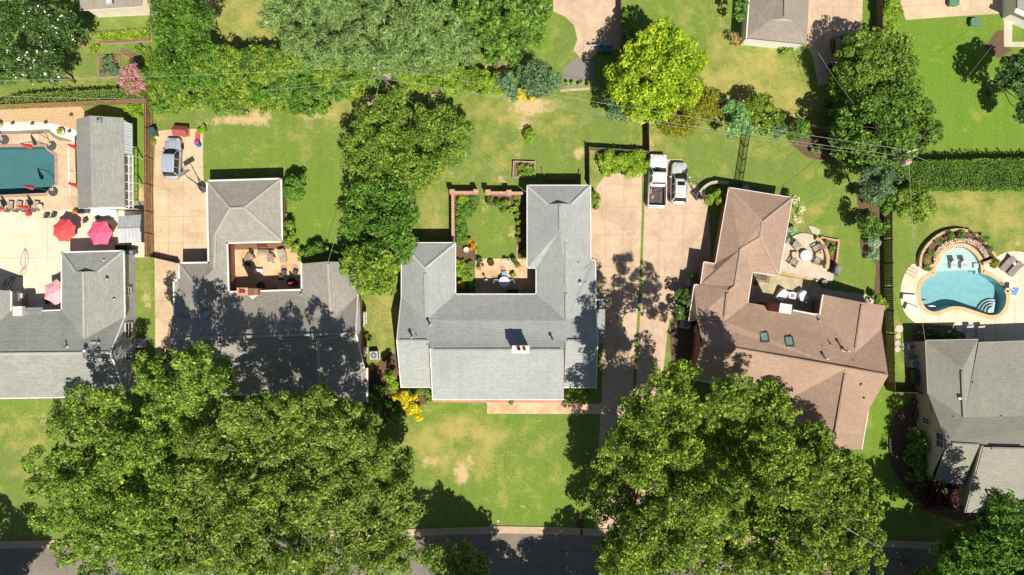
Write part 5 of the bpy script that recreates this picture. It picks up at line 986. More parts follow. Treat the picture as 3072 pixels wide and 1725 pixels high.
def closed(label, base, rz=0, cant=True, arm=1.6, h=2.6, m=None):
    T = thing('closed_umbrella', label, 'umbrella', base, rz, 'closed umbrellas around the teal pool'); m = m or RED; x = arm if cant else 0
    if cant:
        b = MB(); b.lathe([(.5,0),(.52,.1),(.48,.16),(.1,.18)], (0,0,0), 24); b.build('base', DGREY, T); p = MB(); p.tube([(0,0,.15),(0,0,2.2),(.35,0,2.75),(x,0,2.9)], .04, 8); p.tube([(0,0,1.4),(x*.5,0,2.8)], .025, 6); p.build('mast', DGREY, T); k = MB(); k.box((.12,-.2,.19), (.34,.3,.04), .4); k.build('weight_plate', CREAM, T)
    else: b = MB(); b.lathe([(.28,0),(.28,.06),(.05,.1)], (0,0,0), 16); b.build('base', DGREY, T); p = MB(); p.tube([(0,0,.05),(0,0,h+.1)], .025); p.build('mast', MGREY, T)
    c = MB(); secs = []
    for z, r in ((h+.15,.03),(h-.1,.09),(h-.6,.13),(h-1.1,.17),(h-1.45,.2),(h-1.6,.12)): secs.append([(x+r*(1+.28*(k % 2))*math.cos(2*math.pi*k/16), r*(1+.28*(k % 2))*math.sin(2*math.pi*k/16), z) for k in range(16)])
    c.loft(secs); c.build('canopy', m, T); s = MB(); s.lathe([(.165,h-.95),(.17,h-.9),(.165,h-.85)], (x,0,0), 14); s.build('strap', m, T); return T
closed('closed red umbrella on a round base at the upper right corner of the teal pool', P(156,438), R(192)); closed('closed red umbrella on a round base at the lower right corner of the teal pool', P(161,575), R(170))
closed('closed umbrella on a round base at the left end of the upper pool deck', P(14,420), R(210)); closed('closed red umbrella against the pool house wall, upper of two', Pg(222,440,1.6), 0, False); closed('closed red umbrella against the pool house wall, lower of two', Pg(224,555,1.6), 0, False)
closed('closed red umbrella between the loungers below the pool', P(104,627), 0, False); closed('closed red umbrella beside the loungers at the left edge', P(25,629), 0, False)
closed('folded bright red umbrella in the corner of the taupe house courtyard', Pg(872,849,1.7), 0, False, h=2.2)
mb = MB(); mb.tube([P(205,432,2.2), P(210,590,2.2)], .09, 8)
for y in (434, 512, 589): q = P(205+(y-432)*.03, y, 2.2); mb.tube([(q.x,q.y,0),(q.x,q.y,2.2)], .05, 6)
tag(mb.build('white_beam', WHITE), 'long white beam on posts along the deck beside the pool house', 'beam')
# ---------------------------------------------------------------- furniture
def adirondack(label, loc, rz, m=TEAK, s=1.0, group=None, name='slat_chair'):
    T = thing(name, label, 'chair', loc, rz, group); st = MB()
    for k in range(5): st.box((0,-.28+k*.12,.38-k*.02+.02), (.56,.1,.025))
    st.v = [(x*s,y*s,z) for x,y,z in st.v]; st.build('seat', m, T); bk = MB()
    for k in range(5): bk.box(((k-2)*.115*s,(.42)*s,.68), (.1*s,.03,.85+.05*(2-abs(k-2))), -(k-2)*.05, tilt=Matrix.Rotation(-.45, 3, 'X'))
    bk.build('backrest', m, T)
    for q in (-1, 1): a = MB(); a.box((q*.34*s,.0,.56), (.13*s,.75*s,.03)); a.build('armrest', m, T); l = MB(); l.box((q*.32*s,-.32*s,.28), (.06,.1,.56)); l.build('leg', m, T); l = MB(); l.box((q*.32*s,.3*s,.2), (.06,.1,.4)); l.build('leg', m, T)
    return T
def pchair(label, loc, rz, m=IRON, seatm=None, group=None, w=.5, name='patio_chair'):
    T = thing(name, label, 'chair', loc, rz, group); s = MB(); s.box((0,0,.43), (w,w,.05)); s.build('seat', seatm or m, T, bevel=.01)
    b = MB()
    for k in range(5): b.tube([(-w*.42+k*w*.21,w*.48,.45),(-w*.4+k*w*.2,w*.62,.9)], .012, 4)
    b.tube([(-w*.45,w*.48,.45),(-w*.42,w*.62,.88),(0,w*.64,.96),(w*.42,w*.62,.88),(w*.45,w*.48,.45)], .02, 5); b.build('backrest', m, T)
    for x in (-1,1):
        for y in (-1,1): l = MB(); l.tube([(x*w*.45,y*w*.45,0),(x*w*.42,y*w*.42,.43)], .018, 5); l.build('leg', m, T)
        a = MB(); a.tube([(x*w*.5,w*.5,.66),(x*w*.52,-w*.3,.66),(x*w*.5,-w*.42,.43)], .018, 5); a.build('armrest', m, T)
    return T
def lounger(label, loc, rz, m=WHITE, L=1.9, w=.66, back=.5, group=None, fabric=None, name='sun_lounger'):
    T = thing(name, label, 'lounger', loc, rz, group); s = MB(); s.box((0,-L*.18,.32), (w,L*.64,.06)); s.build('seat', fabric or m, T, bevel=.02); b = MB(); b.box((0,L*.14+.3*math.cos(back),.32+.3*math.sin(back)), (w,.66,.06), tilt=Matrix.Rotation(back, 3, 'X')); b.build('backrest', fabric or m, T, bevel=.02)
    f = MB()
    for x in (-1,1): f.tube([(x*w*.5,-L*.5,.29),(x*w*.5,L*.4,.29)], .03, 6)
    f.build('frame', m, T)
    for x in (-1,1):
        for y in (-.42,.3): l = MB(); l.tube([(x*w*.45,L*y,0),(x*w*.45,L*y,.3)], .025, 5); l.build('leg', m, T)
    return T
def rtable(label, loc, r, h, m, name='round_table', legm=None, dome=0):
    T = thing(name, label, 'table', loc); t = MB(); t.lathe([(r*.98,h-.05),(r,h-.03),(r,h-.01),(r*.97,h),(r*.5,h+dome),(.01,h+dome*1.3)], (0,0,0), 28); t.build('table_top', m, T)
    for k in range(4): l = MB(); a = k*math.pi/2+.8; l.tube([(r*.6*math.cos(a),r*.6*math.sin(a),0),(r*.35*math.cos(a),r*.35*math.sin(a),h-.04)], .025, 5); l.build('leg', legm or MGREY, T)
    return T
# fire pit patio
T = thing('fire_pit', 'round white covered fire pit in the middle of the raised patio', 'fire pit', P(2410,767)+Vector((0,0,.16))); b = MB(); b.lathe([(.5,0),(.56,.1),(.56,.42)], (0,0,0), 28); b.build('bowl', STONEW, T); b = MB(); b.lathe([(.60,.30),(.61,.44),(.58,.5),(.3,.53),(.01,.54)], (0,0,0), 28); b.build('cover', CLOTHW, T)
for (x, y, a, lb) in ((2384,738,40,'slatted wooden lounge chair by the fire pit, the one nearest the brown house roof'),(2444,748,-62,'slatted wooden lounge chair by the fire pit beside the curved seat wall'),(2447,785,-112,'slatted wooden lounge chair at the lower right of the fire pit'),(2376,787,150,'slatted wooden lounge chair at the lower left of the fire pit')):
    adirondack(lb, P(x, y)+Vector((0,0,.16)), R(a), WDECK, 1.05, 'slatted chairs around the fire pit')
for (x, y, a, sz, lb) in ((2380,764,-2,(.75,.6,.42),'square tan ottoman left of the fire pit'),(2452,767,-5,(.85,.55,.42),'square tan ottoman right of the fire pit')):
    mb = MB(); mb.box((0,0,sz[2]/2+.16), sz); T = thing('ottoman', lb, 'ottoman', P(x, y), R(a)); mb.build('cushion', CONCW, T, bevel=.04); q = MB(); q.box((0,0,.05+.16), (sz[0]*.9,sz[1]*.9,.1)); q.build('plinth', TEAK, T)
def grillm(label, X, Y, rz, cover=False, s=1.0, z=0.0):
    T = thing('gas_grill', label, 'grill', P(X, Y)+Vector((0,0,z)), rz); b = MB(); b.box((0,0,.45), (1.0*s,.5*s,.8)); b.build('cabinet', DGREY if cover else BLACK, T, bevel=.04); l = MB(); l.loft([[(x, y, zz) for y, zz in ((-.27*s,.85),(-.24*s,1.05),(0,1.16),(.24*s,1.05),(.27*s,.85))] for x in (-.42*s,.42*s)]); l.build('hood', MGREY if cover else BLACK, T, bevel=.03)
    h = MB(); h.tube([(-.3*s,-.27*s,.98),(.3*s,-.27*s,.98)], .02); h.build('handle', METAL, T); sh = MB(); sh.box((.62*s,0,.84), (.3*s,.45*s,.03)); sh.build('side_shelf', DGREY, T); return T
grillm('grey covered barbecue grill at the right edge of the fire pit patio', 2500, 808, R(-105), True, 1.0, .1)
# lower flagstone court of the brown house
for (x, y, a, lb) in ((2341,886,-32,'white covered armchair left of the square table in the flagstone court'),(2404,890,32,'white covered armchair right of the square table in the flagstone court')):
    T = thing('covered_chair', lb, 'chair', P(x, y), R(a)); b = MB(); b.loft([[(-.5,-.65,0),(.5,-.65,0),(.45,-.62,.5),(-.45,-.62,.5)],[(-.52,0,0),(.52,0,0),(.48,0,.62),(-.48,0,.62)],[(-.52,.55,0),(.52,.55,0),(.42,.5,.95),(-.42,.5,.95)],[(-.48,.72,0),(.48,.72,0),(.36,.66,.88),(-.36,.66,.88)]]); b.build('cover', CLOTHW, T, bevel=.08); b = MB()
    for q in (-1,1): b.tube([(q*.44,-.6,.5),(q*.46,0,.63),(q*.4,.5,.95)], .04, 6)
    b.build('cover_seam', WHITE, T)
T = thing('square_table', 'square white table with a grey inset between the covered armchairs', 'table', P(2372,887), R(-8)); b = MB(); b.box((0,0,.48), (.78,.78,.08)); b.build('table_top', CLOTHW, T, bevel=.01); b = MB(); b.box((0,0,.53), (.38,.38,.03)); b.build('inset', MGREY, T); b = MB(); b.box((0,0,.22), (.6,.6,.44)); b.build('pedestal', CREAM, T)
T = thing('iron_bench', 'black iron bench in the shade at the top left of the flagstone court', 'bench', P(2283,838), R(-8)); b = MB()
for k in range(8): b.box((-.7+k*.2,0,.44), (.06,.5,.02))
b.tube([(-.8,-.25,.44),(.8,-.25,.44)], .025); b.tube([(-.8,.25,.44),(.8,.25,.44)], .025); b.build('seat', IRON, T); b = MB()
for k in range(9): b.tube([(-.76+k*.19,.26,.46),(-.76+k*.19,.36,.9)], .014, 4)
b.tube([(-.8,.36,.9),(.8,.36,.9)], .025); b.build('backrest', IRON, T)
for x in (-.75,.75):
    for y in (-.22,.22): l = MB(); l.tube([(x,y,0),(x,y,.44)], .02, 5); l.build('leg', IRON, T)
T = thing('patio_heater', 'tall white post with crossed braces in the shaded corner of the flagstone court', 'stand', P(2430,896)); b = MB(); b.tube([(0,0,0),(0,0,1.8)], .03); b.build('post', MGREY, T); b = MB(); b.tube([(-.9,-.4,1.0),(.9,.3,1.5)], .02); b.tube([(-.5,.5,1.2),(.8,.2,1.6)], .02); b.build('brace', WHITE, T)
T = thing('water_feature', 'round stone fountain on a dark square base below the fire pit patio', 'fountain', P(2468,848)); b = MB(); b.box((0,0,.2), (.7,.6,.4)); b.build('base', DGREY, T); b = MB(); b.lathe([(.1,.4),(.3,.5),(.32,.56),(.2,.52),(.06,.6)], (0,0,0), 18); b.build('basin', WDECK, T)
mb = MB(); mb.lathe([(.01,.0),(.16,.06),(.2,.2),(.14,.34),(.01,.4)], P(2447,841), 14); tag(mb.build('gazing_ball', METAL), 'small shiny silver ball beside the stone fountain', 'ball')
# court of the pale grey house
rtable('round white table with four blue chairs in the shaded half of the court', P(1513,846), .60, .74, CLOTHW, legm=WHITE)
for (x, y, a, lb) in ((1514,823,0,'blue cushioned chair above the round white table, out in the sun'),(1490,846,90,'blue cushioned chair left of the round white table'),(1534,846,-90,'blue cushioned chair right of the round white table'),(1507,866,180,'blue cushioned chair below the round white table')):
    pchair(lb, P(x, y), R(a), WHITE, BLUEF, 'blue chairs around the court table')
grillm('black kettle style grill in the deepest shade of the court', 1540, 875, R(180), False, 1.0)
def pot(label, X, Y, r, h, m, plant=None, n=120, leaf=.1, pr=None, ph=None, z=0):
    T = thing('plant_pot', label, 'plant pot', P(X, Y)+Vector((0,0,z))); b = MB(); b.lathe([(r*.7,0),(r,h),(r*1.06,h),(r*1.06,h+.03),(r*.9,h+.03),(r*.88,h-.06)], (0,0,0), 20); b.build('pot', m, T)
    if plant: o = leaf_mesh('plant', [(0,0,h+(ph or r)*.6,(pr or r*1.2),(ph or r))], n, leaf, crc(label), plant); o.parent = T
    return T
# ---------------------------------------------------------------- more furniture
for k, (x, lb) in enumerate(((8,'grey slatted lounger under the left closed umbrella'),(36,'grey lounge chair right of the left closed umbrella'),(62,'grey lounge chair in the middle of the row below the teal pool'),(88,'grey lounge chair beside the middle closed umbrella'),(113,'grey lounge chair at the right end of the row below the teal pool'))):
    lounger(lb, P(x, 622), R(175), DGREY, 1.35, .6, .8, 'lounge chairs below the teal pool', WDECK, 'lounge_chair')
rtable('small round side table at the right end of the lounge chairs', P(128,620), .26, .45, CREAM, 'side_table')
rtable('dark round table under the coral red umbrella', Pg(196,700,0), .55, .72, DGREY); rtable('dark round table under the deep pink umbrella', P(304,706), .6, .72, DGREY); rtable('dark round table under the pale pink umbrella', P(172,884), .55, .72, DGREY)
for x, y, a, lb in ((146,648,180,'thin framed chair above the coral red umbrella'),(168,646,170,'dark sling chair partly under the coral red umbrella'),(226,700,-90,'dark chair at the right rim of the coral red umbrella'),(298,652,185,'dark chair above the deep pink umbrella'),(333,683,-70,'dark folding chair upper right of the deep pink umbrella'),(334,714,-110,'dark folding chair lower right of the deep pink umbrella'),(262,662,200,'pale wire chair left above the deep pink umbrella'),(182,848,-150,'dark chair under the eave by the pale pink umbrella'),(150,905,20,'dark chair in the shade below the pale pink umbrella')):
    pchair(lb, P(x, y), R(a), IRON, DGREY)
T = thing('covered_sofa', 'long white covered sofa against the gable of the pool house', 'sofa', P(316,640), R(-3)); b = MB(); b.loft([[(x,-.4,0),(x,.45,0),(x,.42,.7+.1*math.sin(x*5)),(x,0,.62),(x,-.36,.42+.08*math.cos(x*7))] for x in np.linspace(-1.45, 1.45, 12)]); b.build('cover', CLOTHW, T, smooth=True); b = MB(); b.box((0,0,.05), (2.7,.7,.1)); b.build('plinth', DGREY, T)
T = thing('smoker_grill', 'black smoker grill at the left corner of the pool house gable', 'grill', P(264,635), R(5)); b = MB(); b.tube([(-.6,0,.75),(.15,0,.75)], .26, 16); b.build('barrel', BLACK, T); b = MB(); b.tube([(.4,0,.6),(.4,0,.95)], .28, 16); b.build('firebox', DGREY, T)
for x in (-.5,.35):
    for y in (-.2,.2): l = MB(); l.tube([(x,y,0),(x,y,.6)], .025, 5); l.build('leg', BLACK, T)
grillm('black grill with an open lid in the shade under the grey house eave', 376, 745, R(0), False, 1.25); grillm('dark covered kettle grill beside the wood gate post', 405, 757, R(10), True, .8)
T = thing('hose', 'black garden hose looped across the cream terrace', 'hose', P(60,820)); b = MB(); hp = smoothpoly([(76,745),(66,765),(63,790),(72,805),(76,802),(84,790),(85,770),(80,752),(76,745)], 4, False) + smoothpoly([(76,802),(70,808),(66,818),(74,822),(80,812),(74,804),(62,815),(64,832),(52,828),(42,834),(35,840),(36,830),(44,834),(38,848),(30,870)], 4, False) + smoothpoly([(30,870),(13,868),(14,850),(24,836),(40,829),(28,848),(26,858),(16,855),(18,846),(28,850)], 4, False)
b.tube([P(x, y)+Vector((0,0,.045)) for x, y in hp], .022, 5); b.build('hose_line', BLACK, T, world=True)
T = thing('spa_cabinet', 'grey sided spa cabinet in the corner of the terrace', 'spa', P(48,897)); b = MB(); b.prism(pp([(36,880),(68,880),(68,918),(36,918)], .8), 0, .8); b.build('shell', MGREY, T, world=True, bevel=.04); b = MB(); b.prism(pp([(40,896),(64,896),(64,916),(40,916)], .85), .8, .85); b.build('cover', GLASSC, T, world=True); b = MB(); b.prism(pp([(36,880),(70,880),(70,894),(36,894)], .95), .8, .95); b.build('step_top', WHITE, T, world=True)
T = thing('deck_box', 'white storage box in the terrace corner by the grey house', 'box', P(62,888)); b = MB(); b.box((0,0,.5), (.55,1.0,1.0)); b.build('body', WHITE, T, bevel=.03); b = MB(); b.box((0,0,1.03), (.6,1.05,.06)); b.build('lid', WHITE, T, bevel=.02)
# sand patio of the taupe house
T = thing('patio_bench', 'pale slatted bench with a dark back on the sand patio', 'bench', P(792,757), R(-1)); b = MB()
for k in range(6): b.box((0,-.3+k*.1,.42), (1.2,.075,.03))
b.build('seat', WDECK, T); b = MB()
for k in range(10): b.box((-.54+k*.12,.34,.68), (.05,.03,.45))
b.box((0,.34,.92), (1.2,.05,.06)); b.build('backrest', TEAK, T)
for x in (-.55,.55):
    for y in (-.3,.3): l = MB(); l.box((x,y,.21), (.06,.06,.42)); l.build('leg', WDECK, T)
T = thing('side_table', 'small pale side table with an orange cushion right of the slatted bench', 'table', P(817,759), R(-3)); b = MB(); b.box((0,0,.44), (.55,.5,.04)); b.build('table_top', CLOTHW, T); b = MB(); b.lathe([(.01,.46),(.13,.48),(.15,.54),(.1,.6),(.01,.61)], (0,0,0), 14); b.build('cushion', ORANGE, T)
for x in (-.22,.22):
    for y in (-.2,.2): l = MB(); l.box((x,y,.21), (.05,.05,.42)); l.build('leg', WDECK, T)
adirondack('pale slatted armchair below the orange cushion table', P(817,778), R(-15), WDECK, .95); adirondack('pale slatted armchair with a blue thing at its foot on the sand patio', P(754,778), R(-28), WDECK, 1.1); lounger('pale slatted deck lounger at the right of the sand patio', P(850,768), R(12), WDECK, 1.5, .75, .6, None, WDECK)
T = thing('blue_tarp', 'small dark blue folded tarp in the chimney shadow on the sand patio', 'tarp', P(744,792), R(-10)); b = MB(); b.loft([[(-.35,-.25,0),(.35,-.28,0),(.33,-.2,.16),(-.3,-.2,.12)],[(-.36,.2,0),(.38,.22,0),(.3,.2,.22),(-.3,.18,.2)]]); b.build('fold', mat('tarp_blue', lin(44,70,124), None, 4, .6), T, bevel=.03)
T = thing('low_table', 'low white table half in the chimney shadow on the sand patio', 'table', P(778,814), R(-2)); b = MB(); b.box((0,0,.4), (1.0,.55,.05)); b.build('table_top', CLOTHW, T, bevel=.01)
for x in (-.42,.42):
    for y in (-.2,.2): l = MB(); l.box((x,y,.19), (.06,.06,.38)); l.build('leg', WHITE, T)
for x, y, a, lb in ((856,818,0,'black lattice chair left above the folded red umbrella'),(890,818,-22,'black lattice chair right above the folded red umbrella'),(848,832,180,'black lattice chair beside the folded red umbrella in the shade')): pchair(lb, P(x, y), R(a), IRON, DGREY, None, .52)
rtable('dark round table in the shaded corner of the sand patio', P(880,845), .5, .7, BLACK); mb = MB(); mb.lathe([(.35,0),(.42,.25),(.44,.5),(.4,.5),(.34,.2)], P(786,857), 22); tag(mb.build('fire_barrel', DGREY), 'round dark metal fire barrel in the shade beside the brick chimney', 'barrel')
T = thing('watering_can', 'green watering can in the shade below the house wall', 'watering can', P(826,868)); b = MB(); b.lathe([(.16,0),(.18,.3),(.12,.34)], (0,0,0), 14); b.build('body', GREENB, T); b = MB(); b.tube([(.15,0,.1),(.45,.05,.36)], .03); b.build('spout', GREENB, T); b = MB(); b.tube([(-.16,0,.1),(-.28,0,.25),(-.1,0,.42)], .02); b.build('handle', GREENB, T)
T = thing('picnic_blanket', 'small table with a bright green and orange patterned cloth by the taupe garage', 'table', P(858,656), R(2)); b = MB(); b.box((0,0,.45), (.6,.9,.04)); b.build('table_top', CLOTHW, T); b = MB()
pm, pt_, pb_ = _nodes('pattern_cloth'); rr = nd(pt_, 'TexVoronoi'); rr.inputs['Scale'].default_value = 4; pt_.links.new(nd(pt_, 'NewGeometry').outputs['Position'], rr.inputs['Vector']); sp = nd(pt_, 'SeparateColor'); pt_.links.new(rr.outputs['Color'], sp.inputs[0]); pt_.links.new(ramp(pt_, sp.outputs[0], [(.2, lin(232,228,220)),(.5, lin(80,170,130)),(.75, lin(220,150,60)),(1, lin(232,232,226))]), pb_.inputs['Base Color'])
b.box((0,0,.49), (.62,.92,.03)); b.build('cloth', pm, T)
for x in (-.25,.25):
    for y in (-.38,.38): l = MB(); l.box((x,y,.21), (.05,.05,.42)); l.build('leg', WDECK, T)
T = thing('garden_bench', 'grey bench against the right wall of the taupe garage', 'bench', P(851,632), R(2)); b = MB(); b.box((0,0,.4), (.5,1.2,.06)); b.build('seat', MGREY, T); b = MB(); b.box((-.25,0,.65), (.06,1.2,.45)); b.build('backrest', MGREY, T)
for y in (-.5,.5): l = MB(); l.box((0,y,.18), (.4,.06,.37)); l.build('leg', MGREY, T)
# blue pool yard
for x, y, a, lb in ((2725,893,86,'white sun lounger left of the blue pool, upper one'),(2733,927,68,'white sun lounger left of the blue pool, lower one')): lounger(lb, P(x, y), R(a), WHITE, 1.5, .72, .12)
for x, y, a, lb in ((2901,999,2,'curved white lounger in the shade above the sage house, left one'),(2936,1000,6,'curved white lounger in the shade above the sage house, right one')):
    T = thing('curved_lounger', lb, 'lounger', P(x, y), R(a)); b = MB(); b.loft([[(sx, yy, zz-.05) for sx in (-.36,.36)]+[(sx, yy, zz) for sx in (.36,-.36)] for yy, zz in ((-.9,.12),(-.5,.3),(0,.22),(.4,.32),(.7,.6),(.85,.72))]); b.build('shell', LGREY, T); b = MB(); b.box((0,-.4,.08), (.5,.3,.16)); b.build('foot', LGREY, T); b = MB(); b.box((0,.4,.14), (.5,.3,.28)); b.build('support', LGREY, T)
for x, y, a, lb in ((3018,790,-42,'taupe pool lounger right of the curved planter, upper left one'),(3040,806,-42,'taupe pool lounger right of the curved planter, lower right one')): lounger(lb, P(x, y), R(a), DGREY, 1.95, .75, .45, 'taupe loungers by the blue pool', WDECK if False else mat('taupe_cushion', lin(146,138,134), lin(130,122,120), 3, .8))
rtable('small round cream table between the taupe loungers', P(3037,791), .2, .4, CREAM, 'side_table')
for x, lb in ((2860,'white in pool lounge chair on the tanning ledge, left one'),(2891,'white in pool lounge chair on the tanning ledge, right one')):
    T = thing('ledge_lounger', lb, 'lounger', P(x, 793)+Vector((0,0,-.32)), R(0)); b = MB(); b.loft([[(sx, yy, zz-.08) for sx in (-.32,.32)]+[(sx, yy, zz) for sx in (.32,-.32)] for yy, zz in ((-.5,.3),(-.2,.42),(.1,.36),(.38,.7),(.5,.95))]); b.build('shell', LGREY, T, smooth=False); b = MB()
    for s in (-1,1): b.box((s*.28,0,.18), (.08,.8,.36))
    b.build('side_support', LGREY, T)
T = thing('pool_lift', 'blue and white pool slide lift at the right rim of the kidney shaped pool', 'pool equipment', P(3021,870), R(-10)); b = MB(); b.tube([(0,0,0),(0,0,1.0),(-.5,.1,1.2)], .06); b.build('post', WHITE, T); b = MB(); b.loft([[(.0,-.45,.7),(.5,-.5,.75),(.5,-.5,.85),(0,-.45,.8)],[(-.05,.3,.95),(.5,.35,1.0),(.5,.35,1.1),(-.05,.3,1.05)]]); b.build('canopy', mat('pool_blue', lin(54,122,196), lin(44,106,180), 4, .5), T); b = MB(); b.box((-.35,-.05,.55), (.4,.4,.06)); b.box((-.2,-.3,.75), (.35,.06,.4)); b.build('seat', WHITE, T)
T = thing('pool_skimmer', 'slim white pool float lying on the deep end of the blue pool', 'float', P(2797,918)+Vector((0,0,-.1)), R(-4)); b = MB(); b.loft([ring(x, .03+.08*(1-abs(x)/.45), -.03, .04, 10, 2.2) for x in (-.44,-.3,0,.3,.44)]); b.v = [(v[1], v[0], v[2]) for v in b.v]; b.build('float_body', WHITE, T, smooth=True)
T = thing('drying_rack', 'tan wire frame lying on the left of the cream pool deck', 'frame', P(2735,817), R(-28)); b = MB()
for k in range(3): b.tube([(-.5+k*.5,-.42,.25),(-.5+k*.5,.42,.25)], .02, 5); b.tube([(-.5,-.42+k*.42,.25),(.5,-.42+k*.42,.25)], .02, 5)
b.build('grid', WDECK, T)
for x in (-.5,.5):
    for y in (-.42,.42): l = MB(); l.tube([(x,y,0),(x,y,.25)], .02, 5); l.build('leg', WDECK, T)
# clutter beside the sage house
T = thing('tool_chest', 'dark storage chest against the shaded wall of the sage house', 'storage box', P(2737,1127), R(1)); b = MB(); b.box((0,0,.5), (.9,1.5,1.0)); b.build('body', mat('chest_slate', lin(70,82,88), lin(58,68,74), 3, .6), T, bevel=.03); b = MB(); b.box((0,0,1.04), (.96,1.56,.08)); b.build('lid', MATS['chest_slate'], T, bevel=.03)
for x, y, a, lb in ((2722,1046,92,'dark bicycle leaning in the clutter beside the sage house'),(2732,1073,70,'second bicycle lying below the dark one beside the sage house')):
    T = thing('bicycle', lb, 'bicycle', P(x, y), R(a))
    for yy in (-.52,.52):
        w = MB(); w.tube([(.25+.1*math.sin(t), yy+.33*math.cos(t), .34+.33*math.sin(t)) for t in np.linspace(0, 6.283, 21)], .025, 5, False); wl = w.build('wheel', BLACK, T); h = MB(); h.tube([(.2,yy,.34),(.3,yy,.34)], .04); h.build('hub', METAL, wl)
    f = MB(); f.tube([(.25,-.52,.34),(.27,-.1,.75),(.27,.35,.72),(.25,.52,.34)], .022); f.tube([(.25,0,.32),(.27,-.12,.78)], .02); f.tube([(.25,0,.32),(.27,.36,.72)], .02); f.build('frame', DGREY, T); s = MB(); s.box((.28,-.14,.84), (.12,.26,.05)); s.build('saddle', BLACK, T); hb = MB(); hb.tube([(-.02,.36,.92),(.27,.38,.9),(.56,.36,.92)], .018); hb.build('handlebar', METAL, T)
def mower(label, X, Y, rz):
    T = thing('lawn_mower', label, 'lawn mower', P(X, Y), rz); d = MB(); d.lathe([(.3,.12),(.33,.2),(.3,.28),(.18,.32),(.01,.33)], (0,0,0), 18); d.build('deck', REDP, T); e = MB(); e.lathe([(.12,.32),(.14,.42),(.1,.5),(.01,.52)], (0,0,0), 14); e.build('engine', BLACK, T)
    for x in (-.3,.3):
        for y in (-.28,.28): w = MB(); w.tube([(x-.03,y,.1),(x+.03,y,.1)], .1, 12); w.build('wheel', BLACK, T)
    h = MB(); h.tube([(-.2,-.25,.3),(-.22,-.9,.9),(.22,-.9,.9),(.2,-.25,.3)], .018); h.build('handle', IRON, T)
mower('red lawn mower beside the shaded wall of the sage house', 2744, 1206, R(10)); mower('red lawn mower under the edge of the tall twin crowned tree', 2483, 315, R(70))
T = thing('cart', 'small garden cart with a brown top below the red mower', 'cart', P(2744,1243), R(5)); b = MB(); b.box((0,0,.4), (.5,.6,.2), top=1.1); b.build('tray', WOODD, T)
for x in (-.3,.3): w = MB(); w.tube([(x-.03,0,.18),(x+.03,0,.18)], .18, 14); w.build('wheel', BLACK, T)
h = MB(); h.tube([(0,.3,.4),(0,.75,.7)], .025); h.build('handle', IRON, T)
T = thing('ladder', 'grey metal ladder lying on the grass under the tall tree edge', 'ladder', P(2470,341), R(-4)); b = MB()
for y in (-.22,.22): b.tube([(-.8,y,.06),(.8,y,.06)], .03, 6)
b.build('side_rail', METAL, T); b = MB()
for k in range(6): b.tube([(-.65+k*.26,-.22,.06),(-.65+k*.26,.22,.06)], .018, 5)
b.build('rungs', METAL, T)
T = thing('wheel_barrow', 'teal bucket beside the white wire in the garage drive shade', 'bucket', P(2487,199)); b = MB(); b.lathe([(.2,0),(.26,.4),(.28,.42),(.24,.4),(.19,.05)], (0,0,0), 16); b.build('pail', BINT, T); b = MB(); b.tube([(-.26,0,.4),(0,.1,.56),(.26,0,.4)], .012); b.build('handle', METAL, T)
# satellite dish, mailbox, stump, soaker cans, round covers
T = thing('satellite_dish', 'white satellite dish on the brown cottage roof at the top edge', 'dish', P(335,12,3.0)); b = MB(); b.tube([(0,.2,-.15),(0,.2,.35)], .03); b.build('mast', METAL, T); b = MB(); b.lathe([(.01,.36),(.2,.38),(.36,.46),(.35,.49),(.2,.42),(.01,.4)], (0,0,0), 22); b.build('dish', LGREY, T); b = MB(); b.tube([(0,.3,.4),(.28,.25,.75)], .018); b.box((.3,.25,.78), (.1,.1,.12)); b.build('feed_arm', DGREY, T)
T = thing('mailbox', 'dark mailbox on a ring of bricks at the kerb beside the driveways', 'mailbox', P(1742,1585), R(0)); b = MB(); b.box((0,0,.5), (.12,.12,1.0)); b.build('post', WOODD, T); b = MB(); b.loft([[(x, y, 1.0+z) for y, z in ((-.12,0),(.12,0),(.12,.16),(.06,.24),(-.06,.24),(-.12,.16))] for x in (-.01,.0)]); b.box((0,-.1,1.1), (.24,.5,.22)); b.build('box', BLACK, T, bevel=.03)
mb = MB(); mb.wall([P(1741+16*math.cos(t), 1567+16*math.sin(t)) for t in np.linspace(math.pi*.9, math.pi*2.1, 12)], .18, 0, .14); tag(mb.build('brick_ring', BRICK), 'half ring of bricks round the mailbox bed at the kerb', 'edging'); flat('mailbox_bed', [(1741+16*math.cos(t), 1567+16*math.sin(t)) for t in np.linspace(0, 6.28, 18)][:-1], MULCH, .009); shrub('little plant in the mailbox ring', [(1750,1572,8,.5)], LF['deep'], .08, 1500)
mb = MB(); mb.lathe([(.16,0),(.15,.05),(.01,.06)], P(1494,1563), 16); tag(mb.build('water_meter_cover', SLAB), 'small round pale cover in the grass near the kerb', 'cover')
mb = MB(); mb.lathe([(.36,0),(.38,.9),(.34,.92),(.01,.93)], P(2230,569), 20); tag(mb.build('rain_tank', LGREY), 'pale round tank against the back wall of the brown house', 'tank'); mb = MB(); mb.box((P(2205,562).x, P(2205,562).y, .5), (1.0,.5,1.0), R(-9)); tag(mb.build('green_box', GREENB, bevel=.03), 'dull green box against the back wall of the brown house', 'box')
T = thing('hose_reel', 'coiled white hose on the shaded wall of the brown house', 'hose', P(2140,762)); b = MB()
for k in range(4): b.tube([(.02*k+.05*math.sin(t*2), .5*math.cos(t)*(1-.06*k), .5+.4*math.sin(t)) for t in np.linspace(0, 6.283, 21)], .025, 5, False)
b.build('hose_coil', LGREY, T); b = MB(); b.box((.1,0,.4), (.12,.3,.8)); b.build('bracket', BLUEF, T)
